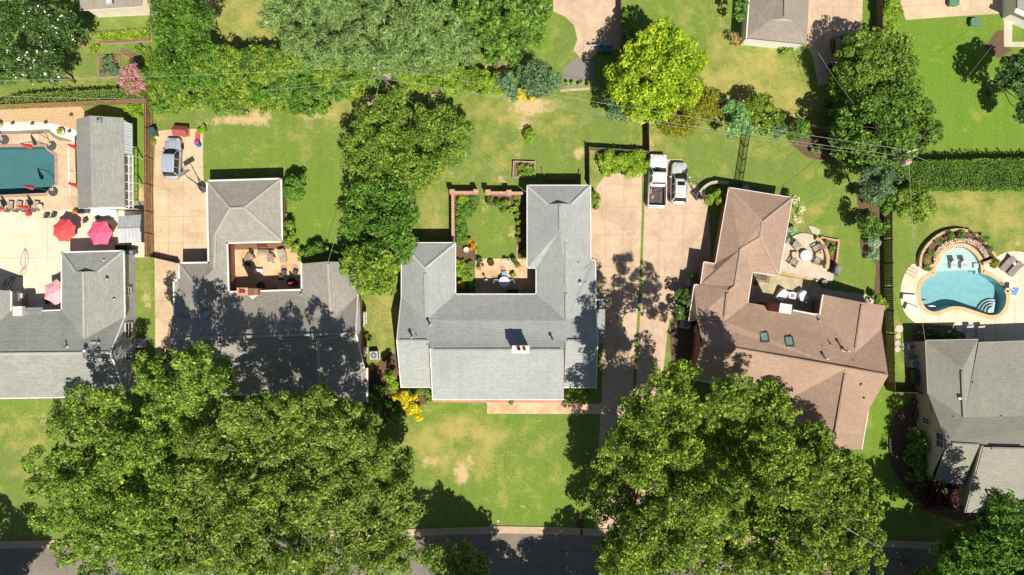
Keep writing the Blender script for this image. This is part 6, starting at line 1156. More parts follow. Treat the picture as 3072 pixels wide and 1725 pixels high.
# ---------------------------------------------------------------- utility poles and wires
CREO = mat('pole_wood', lin(134,96,76), lin(104,76,62), 3, .9); WIRE = mat('wire_grey', lin(176,180,164), lin(150,154,140), 3, .6)
def upole(label, base, top, h, tr, side):
    A = P(*base); Bq = P(*top, h); T = thing('utility_pole', label, 'utility pole', A); d = (Bq-A); p = MB(); p.tube([(0,0,0), tuple(d*.5), tuple(d)], [.17,.14,.11], 12); p.build('pole', CREO, T)
    c = MB(); c.box(tuple(d*.985), (1.1,.1,.12), R(15)); c.build('crossarm', WHITE, T)
    for s in (-.45,.0,.45): q = MB(); q.lathe([(.05,0),(.07,.08),(.03,.16),(.05,.2)], tuple(d*.985+Vector((s,s*.26,.06))), 8); q.build('insulator', WHITE, T)
    t = MB(); c0 = P(tr[0], tr[1], tr[2]) - A; t.lathe([(.28,-.5),(.32,-.45),(.32,.42),(.24,.52),(.01,.55)], tuple(c0), 18); tk = t.build('transformer', LGREY, T); l = MB(); l.lathe([(.27,.5),(.29,.56),(.01,.6)], tuple(c0), 18); l.build('transformer_lid', mat('rusty_lid', lin(206,160,138), lin(186,134,112), 5, .7), tk)
    for dx in (-.12,.12): q = MB(); q.lathe([(.05,.55),(.05,.8),(.02,.84)], tuple(c0+Vector((dx,.05,0))), 8); q.build('bushing', LGREY, tk)
    b = MB(); b.tube([tuple(d*.8), tuple(c0)], .05, 6); b.build('bracket', METAL, T)
    for f in (.72,.78): q = MB(); q.box(tuple(d*f), (.3,.3,.16)); q.build('cable_clamp', METAL, T)
    return A, Bq
upole('wooden utility pole with a transformer rising out of the thicket', (1187,286), (1135,200), 10, (1164,224,8.2), 1); upole('wooden utility pole with a transformer behind the twin crowned tree', (2578,505), (2738,452), 10.2, (2717,487,8.4), -1)
def wire(label, a, b, sag=.5, r=.015, group='overhead wires'):
    A, Bq = P(*a), P(*b); mb = MB(); mb.tube([A.lerp(Bq, t) - Vector((0,0,sag*4*t*(1-t))) for t in np.linspace(0, 1, 18)], r, 5); o = mb.build('wire', WIRE); tag(o, label, 'wire', group)
wire('upper power line from the left edge to the pole in the thicket', (-60,243,10), (1132,199,9.9), .6); wire('lower cable from the thicket pole towards the left', (780,272,6.2), (1142,233,7.2), .3); wire('thin cable along the left hedge to the left edge', (-60,286,7), (445,296,5.5), .3)
wire('upper power line between the two utility poles', (1138,199,9.9), (2736,452,10.1), .5); wire('middle cable between the two utility poles', (1145,234,7.2), (2690,466,7.8), .6); wire('lowest thin cable between the two utility poles', (1146,236,6.9), (2660,472,7.2), .8, .011)
wire('service drop from the thicket pole to the taupe house', (1142,234,7.1), (985,782,4.3), .5); wire('service drop from the thicket pole to the pale grey house', (1146,236,7.2), (1578,576,3.3), .5); wire('service drop from the right pole to the brown house', (2706,478,7.6), (2374,622,3.3), .5)
wire('service drop from the right pole straight down to the sage house', (2727,486,7.6), (2775,1020,3.0), .4); wire('guy wire from the right pole down to the hedge', (2740,466,8.8), (2790,486,2.4), .05, .02); wire('long cable from the right pole up to the top right', (2738,452,9.5), (3000,110,3.5), .4, .01); wire('cable from the garage drive into the twin crowned tree', (2455,158,4.5), (2560,310,7), .2)
# ---------------------------------------------------------------- trees
tree('tall leafy maple leaning over the shaded end of the taupe house roof', [(600,1105,80,15.5),(545,1075,40,15),(660,1150,50,14),(450,1100,55,15.5),(430,1150,40,15.5),(520,1180,70,14.5),(590,1200,60,13.5),(470,1240,60,15.5),(560,1270,60,12.5)], LF['maple'], .17, 340, bark=BARKP)
tree('huge spreading maple at the lower left corner over the lawn and street', [(250,1190,55,11.5),(330,1190,50,11.5),(190,1270,50,9.5),(270,1280,60,11),(370,1270,60,11.5),(440,1330,80,13.5),(350,1360,80,13),(130,1390,55,9),(220,1390,60,11),(110,1460,40,9),(180,1470,60,11.5),(280,1460,80,13.5),(390,1440,80,14.5),(130,1570,45,9),(220,1540,70,12),(320,1550,80,14),(430,1540,80,15),(200,1650,50,9.5),(300,1640,70,12.5),(400,1640,80,14),(480,1440,60,14),(480,1620,70,14),(290,1720,60,11),(400,1720,60,12),(500,1710,50,13),(500,1340,56,11),(520,1260,46,10),(510,1510,56,12),(520,1600,50,12),(545,1690,56,12),(560,1580,46,11),(240,1600,56,11),(350,1600,60,12)], LF['maple'], .17, 340, bark=BARKP, tr=.38)
tree('great oak filling the lower left between the taupe house and the front lawn', [(780,1220,60,15.5),(850,1210,45,15.5),(950,1210,70,15.5),(1040,1240,60,15.5),(1100,1270,50,15.5),(720,1280,60,15.5),(820,1300,80,14.5),(930,1310,80,15),(1030,1330,80,14.5),(1130,1370,70,13),(1200,1400,60,12),(640,1330,70,14.5),(720,1380,80,15.5),(840,1400,80,16),(960,1410,80,16),(1080,1440,80,15),(1190,1480,65,12.5),(590,1430,70,15),(680,1470,80,16),(800,1500,80,16.5),(920,1510,80,16.5),(1040,1530,80,15.5),(1160,1560,70,13),(1230,1540,40,11),(580,1540,70,15),(690,1580,80,16),(820,1600,80,16),(950,1620,80,16),(1070,1620,70,14.5),(1150,1640,60,12.5),(1220,1650,50,10),(600,1660,70,15),(720,1690,80,15.5),(860,1700,80,15.5),(1000,1710,70,15),(1110,1710,60,13),(1190,1710,50,11),(560,1330,50,13.5),(545,1480,56,12.5),(560,1620,60,13),(640,1720,60,13),(780,1720,60,14),(930,1720,60,14),(740,1640,56,13),(880,1560,60,14),(700,1240,60,16.5),(800,1265,60,17.5),(900,1260,60,17.5),(1000,1285,60,17.5),(1080,1315,55,17),(860,1205,46,16),(960,1200,50,16),(760,1225,46,15.5)], LF['oak'], .17, 340, bark=BARKP, tr=.42)
tree('small street tree reaching over the road at the bottom edge', [(1300,1680,50,7.5),(1390,1690,45,7),(1440,1715,35,6),(1350,1720,40,7)], LF['oak'], .19, 300, tr=.16)
tree('tall tulip tree with lime tipped lobes rising beside the two driveways', [(1881,1227,40,17),(1929,1180,32,18),(1959,1214,32,18),(2002,1167,36,19),(2033,1154,36,19),(2059,1184,36,19),(1977,1123,34,14),(2054,1115,46,13),(2010,1130,34,14),(1942,1266,38,17.5),(1968,1309,40,17),(2059,1361,46,17),(2080,1335,40,16),(1942,1417,66,17.5),(1890,1292,46,14),(1843,1335,46,13),(1812,1387,40,12),(1907,1352,44,13.5),(1855,1486,46,10.5),(1808,1530,40,9),(1881,1538,50,10.5),(1976,1564,56,16),(1916,1612,60,15.5),(1864,1625,46,10),(2002,1612,56,15.5),(2089,1482,56,17),(2158,1452,56,17.5),(2197,1482,50,16.5),(2132,1538,56,16.5),(2037,1517,56,16),(1960,1660,56,15),(2045,1655,56,15),(1900,1690,50,13.5),(2000,1710,50,14),(2060,1420,44,13),(2020,1260,44,13),(2070,1240,44,12.5),(1800,1450,36,7),(1960,1440,56,13),(1900,1400,44,11),(2000,1560,56,13),(1830,1680,46,10),(1870,1715,50,11),(1950,1720,50,12),(2050,1720,50,12),(1990,1380,46,12),(1830,1440,40,9),(2100,1560,50,13),(2080,1640,50,12),(1990,1250,56,16.5),(2040,1300,56,16.5),(1960,1350,56,16),(1900,1310,50,15),(1930,1240,44,15.5)], LF['tulip'], .17, 330, bark=BARKP, tr=.4)
tree('broad tulip tree covering the front of the brown house', [(2184,1171,60,19),(2227,1150,40,18),(2214,1214,46,18.5),(2140,1192,36,18),(2305,1162,54,15),(2340,1193,36,14),(2305,1223,50,15),(2374,1240,34,12),(2240,1292,52,13),(2296,1309,60,15.5),(2348,1318,50,15.5),(2435,1292,46,12.5),(2469,1318,40,12),(2327,1396,60,15.5),(2391,1387,56,15.5),(2456,1374,60,13.5),(2500,1404,50,13),(2262,1378,44,12),(2240,1439,44,12),(2305,1473,52,14),(2390,1460,56,14.5),(2556,1381,52,11.5),(2594,1439,48,11.5),(2607,1484,44,11.5),(2538,1502,60,13),(2618,1536,38,11),(2573,1553,56,12.5),(2607,1623,56,12),(2538,1657,60,12.5),(2614,1685,46,11.5),(2470,1570,70,14),(2470,1432,60,13.5),(2435,1657,60,13.5),(2300,1560,60,13.5),(2370,1560,60,14),(2370,1640,60,13.5),(2280,1650,50,12.5),(2200,1600,52,13),(2200,1690,50,12.5),(2340,1710,56,13),(2480,1715,56,12.5),(2130,1640,46,13),(2110,1720,44,13),(2150,1262,46,8),(2128,1330,46,8),(2190,1345,46,9),(2100,1290,36,7),(2180,1420,44,11),(2230,1540,56,12),(2320,1530,56,12),(2160,1690,50,11),(2250,1715,56,12),(2400,1715,56,12),(2300,1400,50,12),(2380,1480,56,12.5),(2440,1500,56,12.5),(2500,1640,60,12),(2560,1710,56,11.5)], LF['tulip'], .17, 330, bark=BARKP, tr=.4)
tree('light green tree spreading over the middle of the back lawns', [(1180,320,60,7.2),(1130,370,70,8),(1240,370,70,8),(1330,370,60,7.2),(1390,380,40,6.4),(1080,430,50,7.2),(1160,450,70,8.4),(1260,450,70,8),(1350,440,60,7.2),(1060,480,40,6.4),(1130,520,60,7.2),(1220,520,60,7.2),(1290,500,50,6.4),(1200,545,44,7),(1110,545,40,7),(1255,540,36,6.5),(1070,520,34,6)], LF['olive'], .16, 330, tr=.22)
tree('darker dense tree below the light green one beside the brick garden wall', [(1100,590,55,7.6),(1180,590,60,8.1),(1100,660,55,7.6),(1190,660,58,8.1),(1140,720,58,7.6),(1205,720,46,7.2),(1065,625,36,6.8),(1235,640,26,6.8),(1120,760,44,7),(1190,765,40,7),(1050,690,36,6.5),(1060,590,34,6.5)], LF['deep'], .17, 330, tr=.22)
tree('glossy leaved tree over the corner of the taupe house roof', [(1070,780,45,7.5),(1140,790,50,8),(1090,840,42,7),(1150,850,36,7),(1180,790,32,7.5),(1040,800,28,6)], LF['bush'], .2, 260, tr=.18)
tree('bright yellow green tree standing by the shaded concrete yard', [(1990,90,35,7.6),(1960,110,40,8.4),(2010,120,45,8.7),(2050,140,40,8.4),(1930,140,40,7.6),(1900,170,45,7.6),(2090,180,35,7.6),(1960,180,55,9.1),(2040,190,55,9.1),(1880,210,45,7.6),(1930,240,60,9.1),(2010,250,60,9.5),(2080,230,45,8.4),(1850,230,40,6.8),(1860,270,45,7.2),(1930,300,55,8.4),(2000,310,50,8),(2060,290,45,7.6),(1890,310,45,6.8),(1960,340,38,6.8)], LF['ygreen'], .2, 300, tr=.26, jit=.4)
tree('ochre leaved tree crowding the lower right of the yellow green tree', [(2090,270,35,7),(2120,300,40,7),(2080,320,40,7),(2040,340,45,7),(2000,360,35,6.5),(2060,370,40,6.5),(2010,385,25,6),(2130,340,25,5)], LF['ochre'], .13, 480, tr=.15)
tree('dark green understory tree at the left foot of the yellow green tree', [(1830,290,30,4.5),(1850,330,30,5),(1880,350,28,4.5)], LF['greyg'], .16, 350, tr=.1)
tree('small silver green tree at the top of the iron fence', [(2200,330,30,4),(2220,360,30,4.4),(2200,390,28,4),(2225,325,20,4),(2240,390,22,3.6)], LF['silver'], .2, 260, tr=.1)
tree('bushy mid green tree right of the silver green tree', [(2270,320,35,4),(2310,340,35,4),(2280,370,35,4),(2330,360,25,3.6),(2290,300,26,3.6)], LF['bush'], .17, 330, tr=.12)
tree('tall twin crowned tree over the end of the garage drive, the upper crown', [(2580,130,50,6.8),(2640,130,50,6.8),(2700,140,45,6.2),(2560,180,50,7.4),(2630,190,60,8.1),(2710,190,50,7.1),(2550,240,45,6.8),(2610,250,60,8.1),(2690,250,55,7.4),(2740,260,35,6.2),(2530,210,30,5.6)], LF['olive'], .18, 290, tr=.26)
tree('tall twin crowned tree behind the utility pole, the lower crown', [(2560,330,50,6.8),(2620,320,60,8.1),(2700,310,60,8.1),(2760,330,45,6.8),(2540,390,50,6.5),(2610,390,65,8.1),(2690,390,65,8.1),(2770,390,50,6.8),(2560,440,50,6.2),(2630,450,60,7.1),(2700,445,50,6.5),(2755,425,36,5.6),(2630,495,40,5.6),(2670,478,30,5),(2590,480,40,5.3),(2800,400,30,5.6)], LF['green'], .2, 260, tr=.28)
tree('dark grey green tree at the left end of the clipped hedge', [(2610,530,35,6),(2650,520,35,6.5),(2630,570,40,6.5),(2675,550,32,6),(2610,590,30,5.5)], LF['greyg'], .15, 380, tr=.14)
shrub('dense dark round shrub at the head of the dark wood fence', [(2650,612,34,3.8),(2625,605,24,3.4),(2672,600,20,3.2)], LF['deep'], .12, 800)
tree('pale leaved small tree on the grass right of the dark wood fence head', [(2740,590,40,5.5),(2720,630,35,5),(2770,620,35,5),(2750,650,30,4.5),(2715,600,24,4.6)], LF['bush'], .17, 300, tr=.12)
tree('round shrubby tree left of the dark wood fence', [(2610,670,38,4),(2640,680,24,3.5),(2595,690,22,3.2)], LF['deep'], .16, 420, tr=.1)
shrub('sage coloured ornamental grass clump in the mulch by the dark fence', [(2610,738,26,1.3),(2616,760,20,1.1)], LF['sage'], .2, 600, aspect=.16, name='grass_clump')
tree('very wide grey green pine along the top edge', [(850,30,60,12),(800,60,40,11),(900,90,60,12),(960,40,70,14),(1050,60,80,15),(1150,70,80,15.5),(1250,70,80,15),(1340,60,70,14),(1420,100,50,12),(880,130,45,10),(960,130,70,12),(930,170,34,9),(1060,140,80,13.5),(1160,140,80,13.5),(1260,150,70,12),(1350,140,60,12),(1330,180,38,10),(1250,185,40,10),(1150,175,42,11),(1000,0,80,15),(1130,-10,90,16),(1280,-20,90,16),(850,-20,60,12),(1400,20,70,13),(1420,160,30,9)], LF['pine'], .3, 330, aspect=.13, tr=.36, name='pine_tree', sub=22, subr=.24, up=.3)
tree('broadleaf tree right of the pine at the top edge by the curved drive', [(1330,15,56,16),(1290,30,32,15),(1420,20,60,16),(1500,40,70,16),(1590,40,66,15),(1630,20,36,14),(1470,110,60,13),(1540,110,60,13),(1605,100,40,12),(1480,155,36,11)], LF['green'], .23, 240, tr=.3, bark=BARKP)
tree('dark evergreen tree beside the vegetable beds at the top left', [(500,20,50,9),(560,40,55,10),(500,90,55,10),(570,110,52,9.5),(600,150,24,7),(520,160,55,9),(480,190,35,8),(500,220,40,7),(590,60,30,9),(540,-30,50,9)], LF['deep'], .14, 420, tr=.24)
tree('white flowering myrtle at the top left, the upper right crown', [(110,50,50,7),(160,60,50,7),(130,105,50,7.5),(190,100,40,6.5),(205,60,28,6)], LF['dark'], .22, 280, aspect=.3, tr=.14, flowers=(BLW, .035, .13, (.85,-.2,.1)), group='white flowering myrtles')
tree('white flowering myrtle at the top left, the upper left crown', [(20,50,45,7),(40,100,40,7),(10,110,40,7),(60,25,30,6.5),(-30,70,40,6.5)], LF['dark'], .22, 280, aspect=.3, tr=.14, flowers=(BLW, .01, .13, (.5,-.8,.3)), group='white flowering myrtles')
tree('white flowering myrtle at the top left, the lower right crown nearest the hedge', [(100,180,45,6.5),(150,190,45,6.5),(110,220,40,6),(170,220,33,5.5)], LF['dark'], .22, 280, aspect=.3, tr=.14, flowers=(BLW, .035, .13, (.6,-.7,.3)), group='white flowering myrtles')
tree('white flowering myrtle at the top left, the lower left crown', [(20,170,45,6.5),(50,200,40,6),(20,230,40,6),(-30,200,40,6)], LF['dark'], .22, 280, aspect=.3, tr=.14, flowers=(BLW, .03, .13, (.2,-.9,.3)), group='white flowering myrtles')
tree('dusty pink flowering myrtle at the end of the left hedge', [(395,225,30,4),(425,240,28,4),(400,260,28,3.8),(380,245,20,3.6)], LF['dry'], .12, 420, tr=.08, flowers=(BLP, .9, .12, None))
tree('dark leafy tree cut by the right edge above the mulch bed', [(3018,200,35,5.4),(3058,180,40,6),(3008,240,35,5.1),(3058,250,50,6),(3083,320,40,5.4),(3088,210,40,6),(3063,345,22,4.2)], LF['dark'], .22, 250, tr=.22)
tree('shaded broad tree at the bottom right corner', [(3040,1530,46,13),(2990,1560,40,12.5),(2960,1620,50,13),(3040,1620,60,14),(2920,1680,50,12.5),(3000,1700,60,13.5),(2880,1715,40,12),(3080,1680,60,14),(2900,1640,44,11),(2850,1690,44,11),(2960,1690,50,12),(3060,1600,50,13),(3010,1500,36,11)], LF['deep'], .2, 240, tr=.26)
for X, Y, r, h in ((1490,1765,110,18),(1800,1800,115,16),(1920,1850,120,16),(1640,1880,120,15),(70,1800,120,16),(-130,1730,110,15),(2790,1800,110,14),(2990,1850,120,15),(2720,1690,95,13),(2860,1670,100,14),(3010,1700,100,14),(3095,1640,120,15),(2640,1760,90,12)):
    s = 1/(1-h*.75/CAMH); bx, by = CX+(X-CX)*s, CY+(Y-CY)*s; rn_ = random.Random(X)
    tree('street tree just outside the bottom edge whose shadow falls into the photo', [(bx+rn_.uniform(-r,r), by+rn_.uniform(-r*.4,r), r*rn_.uniform(.45,.6), h-rn_.uniform(0,4)) for _ in range(13)], LF['oak'], .26, 210, base=(X,Y), group='street trees beyond the bottom edge', limbs=True)
# ---------------------------------------------------------------- the overgrown strip along the back of the lots
rg = random.Random(11); kinds = ['bush','deep','olive','bush','deep','green']
strip = [(470+k*44, 182+rg.uniform(-8,10), rg.uniform(36,46), rg.uniform(4.6,6)) for k in range(15)] + [(470+k*46, 228+rg.uniform(-8,10), rg.uniform(36,46), rg.uniform(4,5.2)) for k in range(15)] + \
        [(470+k*46, 275+rg.uniform(-10,8), rg.uniform(34,44), rg.uniform(3.2,4.4)) for k in range(14)] + [(480+k*40, 312+rg.uniform(-8,6), rg.uniform(28,38), rg.uniform(2.2,3.2)) for k in range(10)] + [(860+k*36, 318+rg.uniform(-10,8), rg.uniform(24,32), rg.uniform(1.8,2.6)) for k in range(4)]
NMS = {'bush':'olive green','deep':'deep green','olive':'light olive','hedgel':'dull grey green','green':'mid green'}
for X, Y, r, h in strip:
    k = rg.choice(kinds); shrub('overgrown %s shrub in the thicket along the back lot line' % NMS[k], [(X,Y,r,h),(X+rg.uniform(-18,18),Y+rg.uniform(-12,12),r*.7,h*.92)], LF[k], .14, 400, sub=12, subr=.34, group='%s shrubs in the thicket' % NMS[k], jit=.4)
for X, Y, n in ((912,245,9),(1085,262,12),(938,300,6)):
    mb = MB(); b = P(X, Y+12)
    for k in range(n):
        a = rg.uniform(.5, 2.9); e = b+Vector((math.cos(a)*rg.uniform(.8,2), math.sin(a)*rg.uniform(.5,2), rg.uniform(1.2,3))); mm = b.lerp(e,.5)+Vector((0,0,.4)); mb.tube([b, mm, e], [.05,.035,.012], 5)
        for j in range(3): d = Vector((rg.uniform(-.7,.7), rg.uniform(-.4,.8), rg.uniform(0,.7))); st = mm.lerp(e, rg.random()); mb.tube([st, st+d], [.02,.006], 4)
    tag(mb.build('bare_shrub', BARKP), {912:'bare pale twiggy shrub in the middle of the thicket',1085:'bare pale branched shrub beside the utility pole',938:'low bare twigs at the lawn edge of the thicket'}[X], 'shrub')
for X, Y, r, h in ((712,310,26,1.8),(690,300,18,1.5),(735,330,18,1.0)): shrub('dry rust brown scrub at the foot of the thicket', [(X,Y,r,h)], LF['dry'], .12, 400, group='dry scrub clumps')
for k in range(9):
    X, Y = 1200+k*35, 218+k*2.5; shrub('bright yellow green bush in the row left of the brown fence end', [(X,Y,30,3.2),(X+rg.uniform(-10,10),Y+34,26,2.6)], LF['lime' if k % 3 else 'bush'], .14, 480, group='yellow green bush row')
shrub('low grey green bush just right of the yellow green row', [(1512,245,30,3.2),(1530,265,24,3),(1540,285,20,2)], LF['greyg'], .14, 480)
tree('rounded grey green tree left of the four little clipped bushes', [(1620,230,48,5),(1580,225,34,4.5),(1660,245,30,4),(1600,265,32,4),(1640,270,26,3.6)], LF['greyg'], .16, 350, tr=.12)
shrub('yellow leaved straggling shrub under the grey green tree', [(1565,288,20,1.6),(1600,295,14,1.2),(1550,300,10,1)], LF['gold'], .12, 500)
for k, X in enumerate((1702,1719,1744,1765)): shrub(('small clipped yellow bush under the rounded grey green tree','second small clipped yellow bush beside the gravel corner','third small clipped yellow bush in the row by the gravel','last small clipped yellow bush nearest the yellow green tree')[k], [(X,252,9-(k == 0),.85)], LF['ygreen'], .06, 2600, group='row of four small clipped bushes')
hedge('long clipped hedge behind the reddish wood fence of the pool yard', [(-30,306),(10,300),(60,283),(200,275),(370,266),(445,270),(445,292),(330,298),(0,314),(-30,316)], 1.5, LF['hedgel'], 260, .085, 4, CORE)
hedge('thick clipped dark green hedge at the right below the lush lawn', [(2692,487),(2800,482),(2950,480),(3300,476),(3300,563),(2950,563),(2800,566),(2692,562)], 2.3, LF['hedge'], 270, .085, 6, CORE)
# ---------------------------------------------------------------- garden shrubs
SHR = [
 ('two lobed yellow green bush mass at the head of the pale concrete drive, left lobe', [(1820,478,32,1.7),(1852,490,34,1.8),(1832,508,24,1.4)], 'lime', .13, 700),
 ('two lobed yellow green bush mass next to the pickup truck, right lobe', [(1900,480,36,1.8),(1922,498,26,1.6),(1888,510,26,1.5),(1912,512,20,1.4)], 'lime', .13, 700),
 ('leafy bush against the right wall of the back wing of the pale grey house', [(1782,600,17,2),(1789,614,14,1.8),(1784,585,12,1.7)], 'bush', .12, 800),
 ('round clipped bush at the upper left corner of the brown house', [(2146,600,26,2.2),(2155,585,18,2)], 'bush', .1, 1100),
 ('round mottled evergreen bush on the lawn right of the taupe garage', [(888,567,36,3.2),(880,590,26,2.8),(895,548,24,2.8)], 'deep', .13, 800),
 ('leafy shrub against the right wall of the taupe garage', [(866,690,24,2.5),(872,722,20,2.2),(885,745,16,1.6)], 'bush', .14, 500),
 ('light green feathery shrub left of the pale grey house front', [(1176,1140,26,4),(1168,1120,18,3.4),(1182,1160,18,3)], 'lime', .14, 420),
 ('deep green shrub between the two houses near the oak', [(1130,1200,30,2.6),(1120,1225,24,2.2),(1140,1170,20,2)], 'deep', .15, 420),
 ('golden yellow shrub at the left end of the front lawn', [(1215,1192,26,2.8),(1240,1215,30,3),(1256,1245,18,2.4),(1196,1192,16,2.4),(1222,1232,18,2.5)], 'gold', .13, 520),
 ('dark green shrub under the golden yellow one', [(1185,1235,26,1.6),(1205,1215,20,1.4),(1170,1215,16,1.2)], 'deep', .14, 500),
 ('loose green shrub right of the golden yellow shrub', [(1275,1180,18,1.4),(1290,1195,16,1.1),(1262,1175,14,1.2)], 'olive', .12, 500),
 ('dark shrub in shade beside the white flowering bush of the brown house', [(2045,880,24,2.6),(2055,910,24,2.8),(2040,940,22,2.4)], 'dark', .14, 520),
 ('low green shrub in shade beside the upper air conditioner of the brown house', [(2080,830,15,1.3)], 'deep', .1, 900),
 ('shrub at the right end of the flagstone walk beside the dark fence', [(2630,902,20,1.5),(2648,915,16,1.2)], 'bush', .13, 600),
 ('dark ivy covered mound of shrubs against the sage house wall', [(2740,1320,42,2.4),(2752,1368,42,2.5),(2742,1416,38,2.3),(2772,1456,32,2.0),(2768,1340,30,2)], 'deep', .16, 330),
 ('dark red leaved shrub by the entry of the sage house', [(2800,1450,32,3.2),(2840,1480,32,3.2),(2800,1500,32,3),(2850,1512,22,2.8),(2775,1475,24,2.6)], 'red', .16, 380),
 ('small bright bush on the bare patch of the back lawn', [(1588,402,18,1.4),(1592,415,14,1.2)], 'lime', .12, 800),
 ('yellow green bush left of the back patio at the top right', [(2675,18,30,3),(2680,55,28,3),(2668,82,20,2.4),(2690,30,20,2.6)], 'lime', .13, 520),
 ('deep green bush against the left wall of the garage', [(2222,18,20,4),(2216,50,17,3.4),(2226,-15,20,4)], 'green', .15, 480),
 ('thin brownish shrub at the lower left corner of the garage', [(2205,112,20,1.6),(2215,130,14,1.3)], 'dry', .1, 420),
 ('low shrub below the white front of the garage', [(2350,150,18,1.0),(2368,142,12,.8)], 'bush', .1, 600),
 ('shaded shrub right of the shaded concrete yard fence', [(1884,50,22,2.6),(1890,90,22,2.4),(1880,120,18,2)], 'deep', .15, 420),  # dark shrub added where only the yellow green tree's shadow falls
 ('dark conifer shrub behind the brown fence, left of the mulch crescent', [(2396,390,30,3.4),(2382,405,20,2.6),(2410,405,20,2.6)], 'deep', .12, 700),
 ('dark shrub under the bushy mid green tree', [(2336,386,28,3),(2322,400,18,2.4)], 'greyg', .13, 600),
 ('small yellow shrub beside the ochre tree', [(2140,330,16,1.8),(2165,340,14,2)], 'ochre', .11, 800),
 ('low flowering plant in the mulch crescent', [(2445,452,14,.8),(2455,440,10,.7)], 'hedgel', .1, 900),
 ('grass like clump beside the fire pit patio at the brown house wall', [(2376,690,16,1),(2366,718,10,.8)], 'sage', .16, 700),
 ('small bush in the raised bed, the one nearest the seat wall', [(2484,731,9,.9)], 'bush', .07, 2200), ('small bush in the raised bed, the upper right one', [(2504,738,9,.9)], 'bush', .07, 2200), ('small bush in the raised bed, the lowest one', [(2497,757,10,.9)], 'bush', .07, 2200),
 ('shrub clinging to the shaded back wall of the taupe house right wing', [(930,755,22,1.9),(958,748,22,2),(985,752,20,1.8)], 'deep', .13, 520),
 ('vine shrub beside the courtyard at the shaded wall of the taupe house', [(912,765,14,1.5),(900,775,10,1.2)], 'bush', .1, 800),
 ('bushy shrub at the shaded lawn corner below the glossy tree', [(1040,745,20,1.8),(1015,762,18,1.6)], 'green', .13, 520),
 ('spiky green plant at the corner of the silver car driveway', [(605,388,12,.8)], 'lime', .2, 900),
 ('leafy weeds under the fence beside the green bin', [(461,425,8,.4),(456,432,6,.4)], 'lime', .1, 1800),
 ('ground plants by the pool house end', [(395,335,22,.7),(415,322,18,.6),(420,345,16,.5)], 'lime', .12, 700),
 ('mixed tomato plants in the timber edged herb bed', [(325,190,22,1.0),(345,205,20,.9),(318,212,16,.8)], 'greyg', .1, 700),
 ('loose vegetable plants behind the slanting timber bed', [(440,160,18,.8),(420,150,14,.7),(455,175,14,.8)], 'bush', .11, 700),
 ('herb plants beside the dark evergreen at the top left', [(290,145,14,.6),(280,150,10,.5)], 'bush', .1, 800),
 ('evergreen bush at the right side of the pale grey house front', [(1708,1178,15,1.2),(1728,1182,14,1.1)], 'deep', .1, 900),
 ('round bush in the shade right of the front porch', [(1752,1180,16,1.2),(1770,1176,12,1)], 'bush', .1, 900),
 ('small yellow green tuft by the front porch slab', [(1531,1206,8,.4)], 'lime', .09, 1800),
 ('little bush beside the right air conditioner of the pale grey house', [(1797,880,9,.9)], 'deep', .08, 1500),
 ('hydrangea leaves in the front bed of the pale grey house', [(1258,1170,14,1),(1245,1178,12,.9)], 'greyg', .1, 800)]
for lb, bl, k, lf, dn in SHR: shrub(lb, bl, LF[k], lf, dn)
shrub('white flowering hydrangea along the right wall of the brown house', [(2385,600,15,2),(2394,630,16,2),(2386,655,13,1.8)], LF['bush'], .1, 700, flowers=(BLC, .8, .1, None))
shrub('cream flowering bush peeking over the brown fence', [(2155,298,12,2),(2180,292,10,2)], LF['bush'], .1, 700, flowers=(BLC, .4, .1, None))
shrub('shaded bush with a few pale blooms beside the lower air conditioner', [(2070,935,17,2.2)], LF['dark'], .1, 800, flowers=(BLC, .04, .08, None))
# court of the pale grey house
for X, Y, r, h, k, lb in ((1384,600,20,.9,'lime','bright yellow green bush in the upper left corner of the court'),(1416,602,20,1,'deep','dark bush right of the yellow green one in the court'),(1475,603,16,1,'deep','rounded dark bush just right of the court gateway'),(1500,608,17,1,'deep','dark bush in the middle of the upper court bed'),(1521,606,10,.9,'bush','slim lighter bush in the upper court bed'),(1553,599,16,1,'bush','light green bush at the right end of the upper court bed'),(1506,624,15,.8,'deep','low dark bush at the lawn edge of the upper court bed')):
    shrub(lb, [(X,Y,r,h)], LF[k], .09, 1500)
for k, (X, Y) in enumerate(((1410,622),(1382,628),(1398,636),(1384,652),(1382,674),(1384,696),(1386,716))): shrub('dark clipped bush in the left bed of the court lawn', [(X,Y,18,.9),(X+8,Y+6,14,.85),(X-4,Y+10,14,.8)], LF['deep'], .09, 1400, group='dark bushes down the left of the court')
for k, (X, Y) in enumerate(((1553,644),(1556,666),(1558,692),(1558,718))): shrub(('small round bush along the right bed of the court, topmost','small round bush along the right bed of the court, second from the top','small round bush along the right bed of the court, third from the top','small round bush along the right bed of the court, lowest')[k], [(X,Y,9,.8)], LF['bush'], .08, 1800, group='small round bushes down the right of the court')
shrub('clump of orange yellow flowers at the lower left of the court lawn', [(1412,732,15,.8),(1420,744,11,.7)], LF['orange'], .1, 1300, cat='flowers', name='flower_clump')
shrub('yellow leaved plants in the right bed of the court', [(1540,632,12,.6),(1548,625,9,.6),(1528,630,8,.5)], LF['lime'], .1, 1200)
for X, Y, r, h, k, lb in ((1382,790,15,.8,'bush','leafy plant in the side bed of the court, topmost'),(1404,796,16,.7,'hedgel','pale leafed plant in the side bed of the court'),(1385,818,16,.9,'lime','yellow green plant in the side bed of the court'),(1400,836,16,.8,'lime','large lime plant in the side bed near the patio'),(1378,850,14,.9,'gold','golden plant in the side bed near the dark eave'),(1408,856,12,.6,'bush','low plant in the side bed beside the patio edge')): shrub(lb, [(X,Y,r,h),(X+5,Y+8,r*.7,h*.9)], LF[k], .1, 1100)
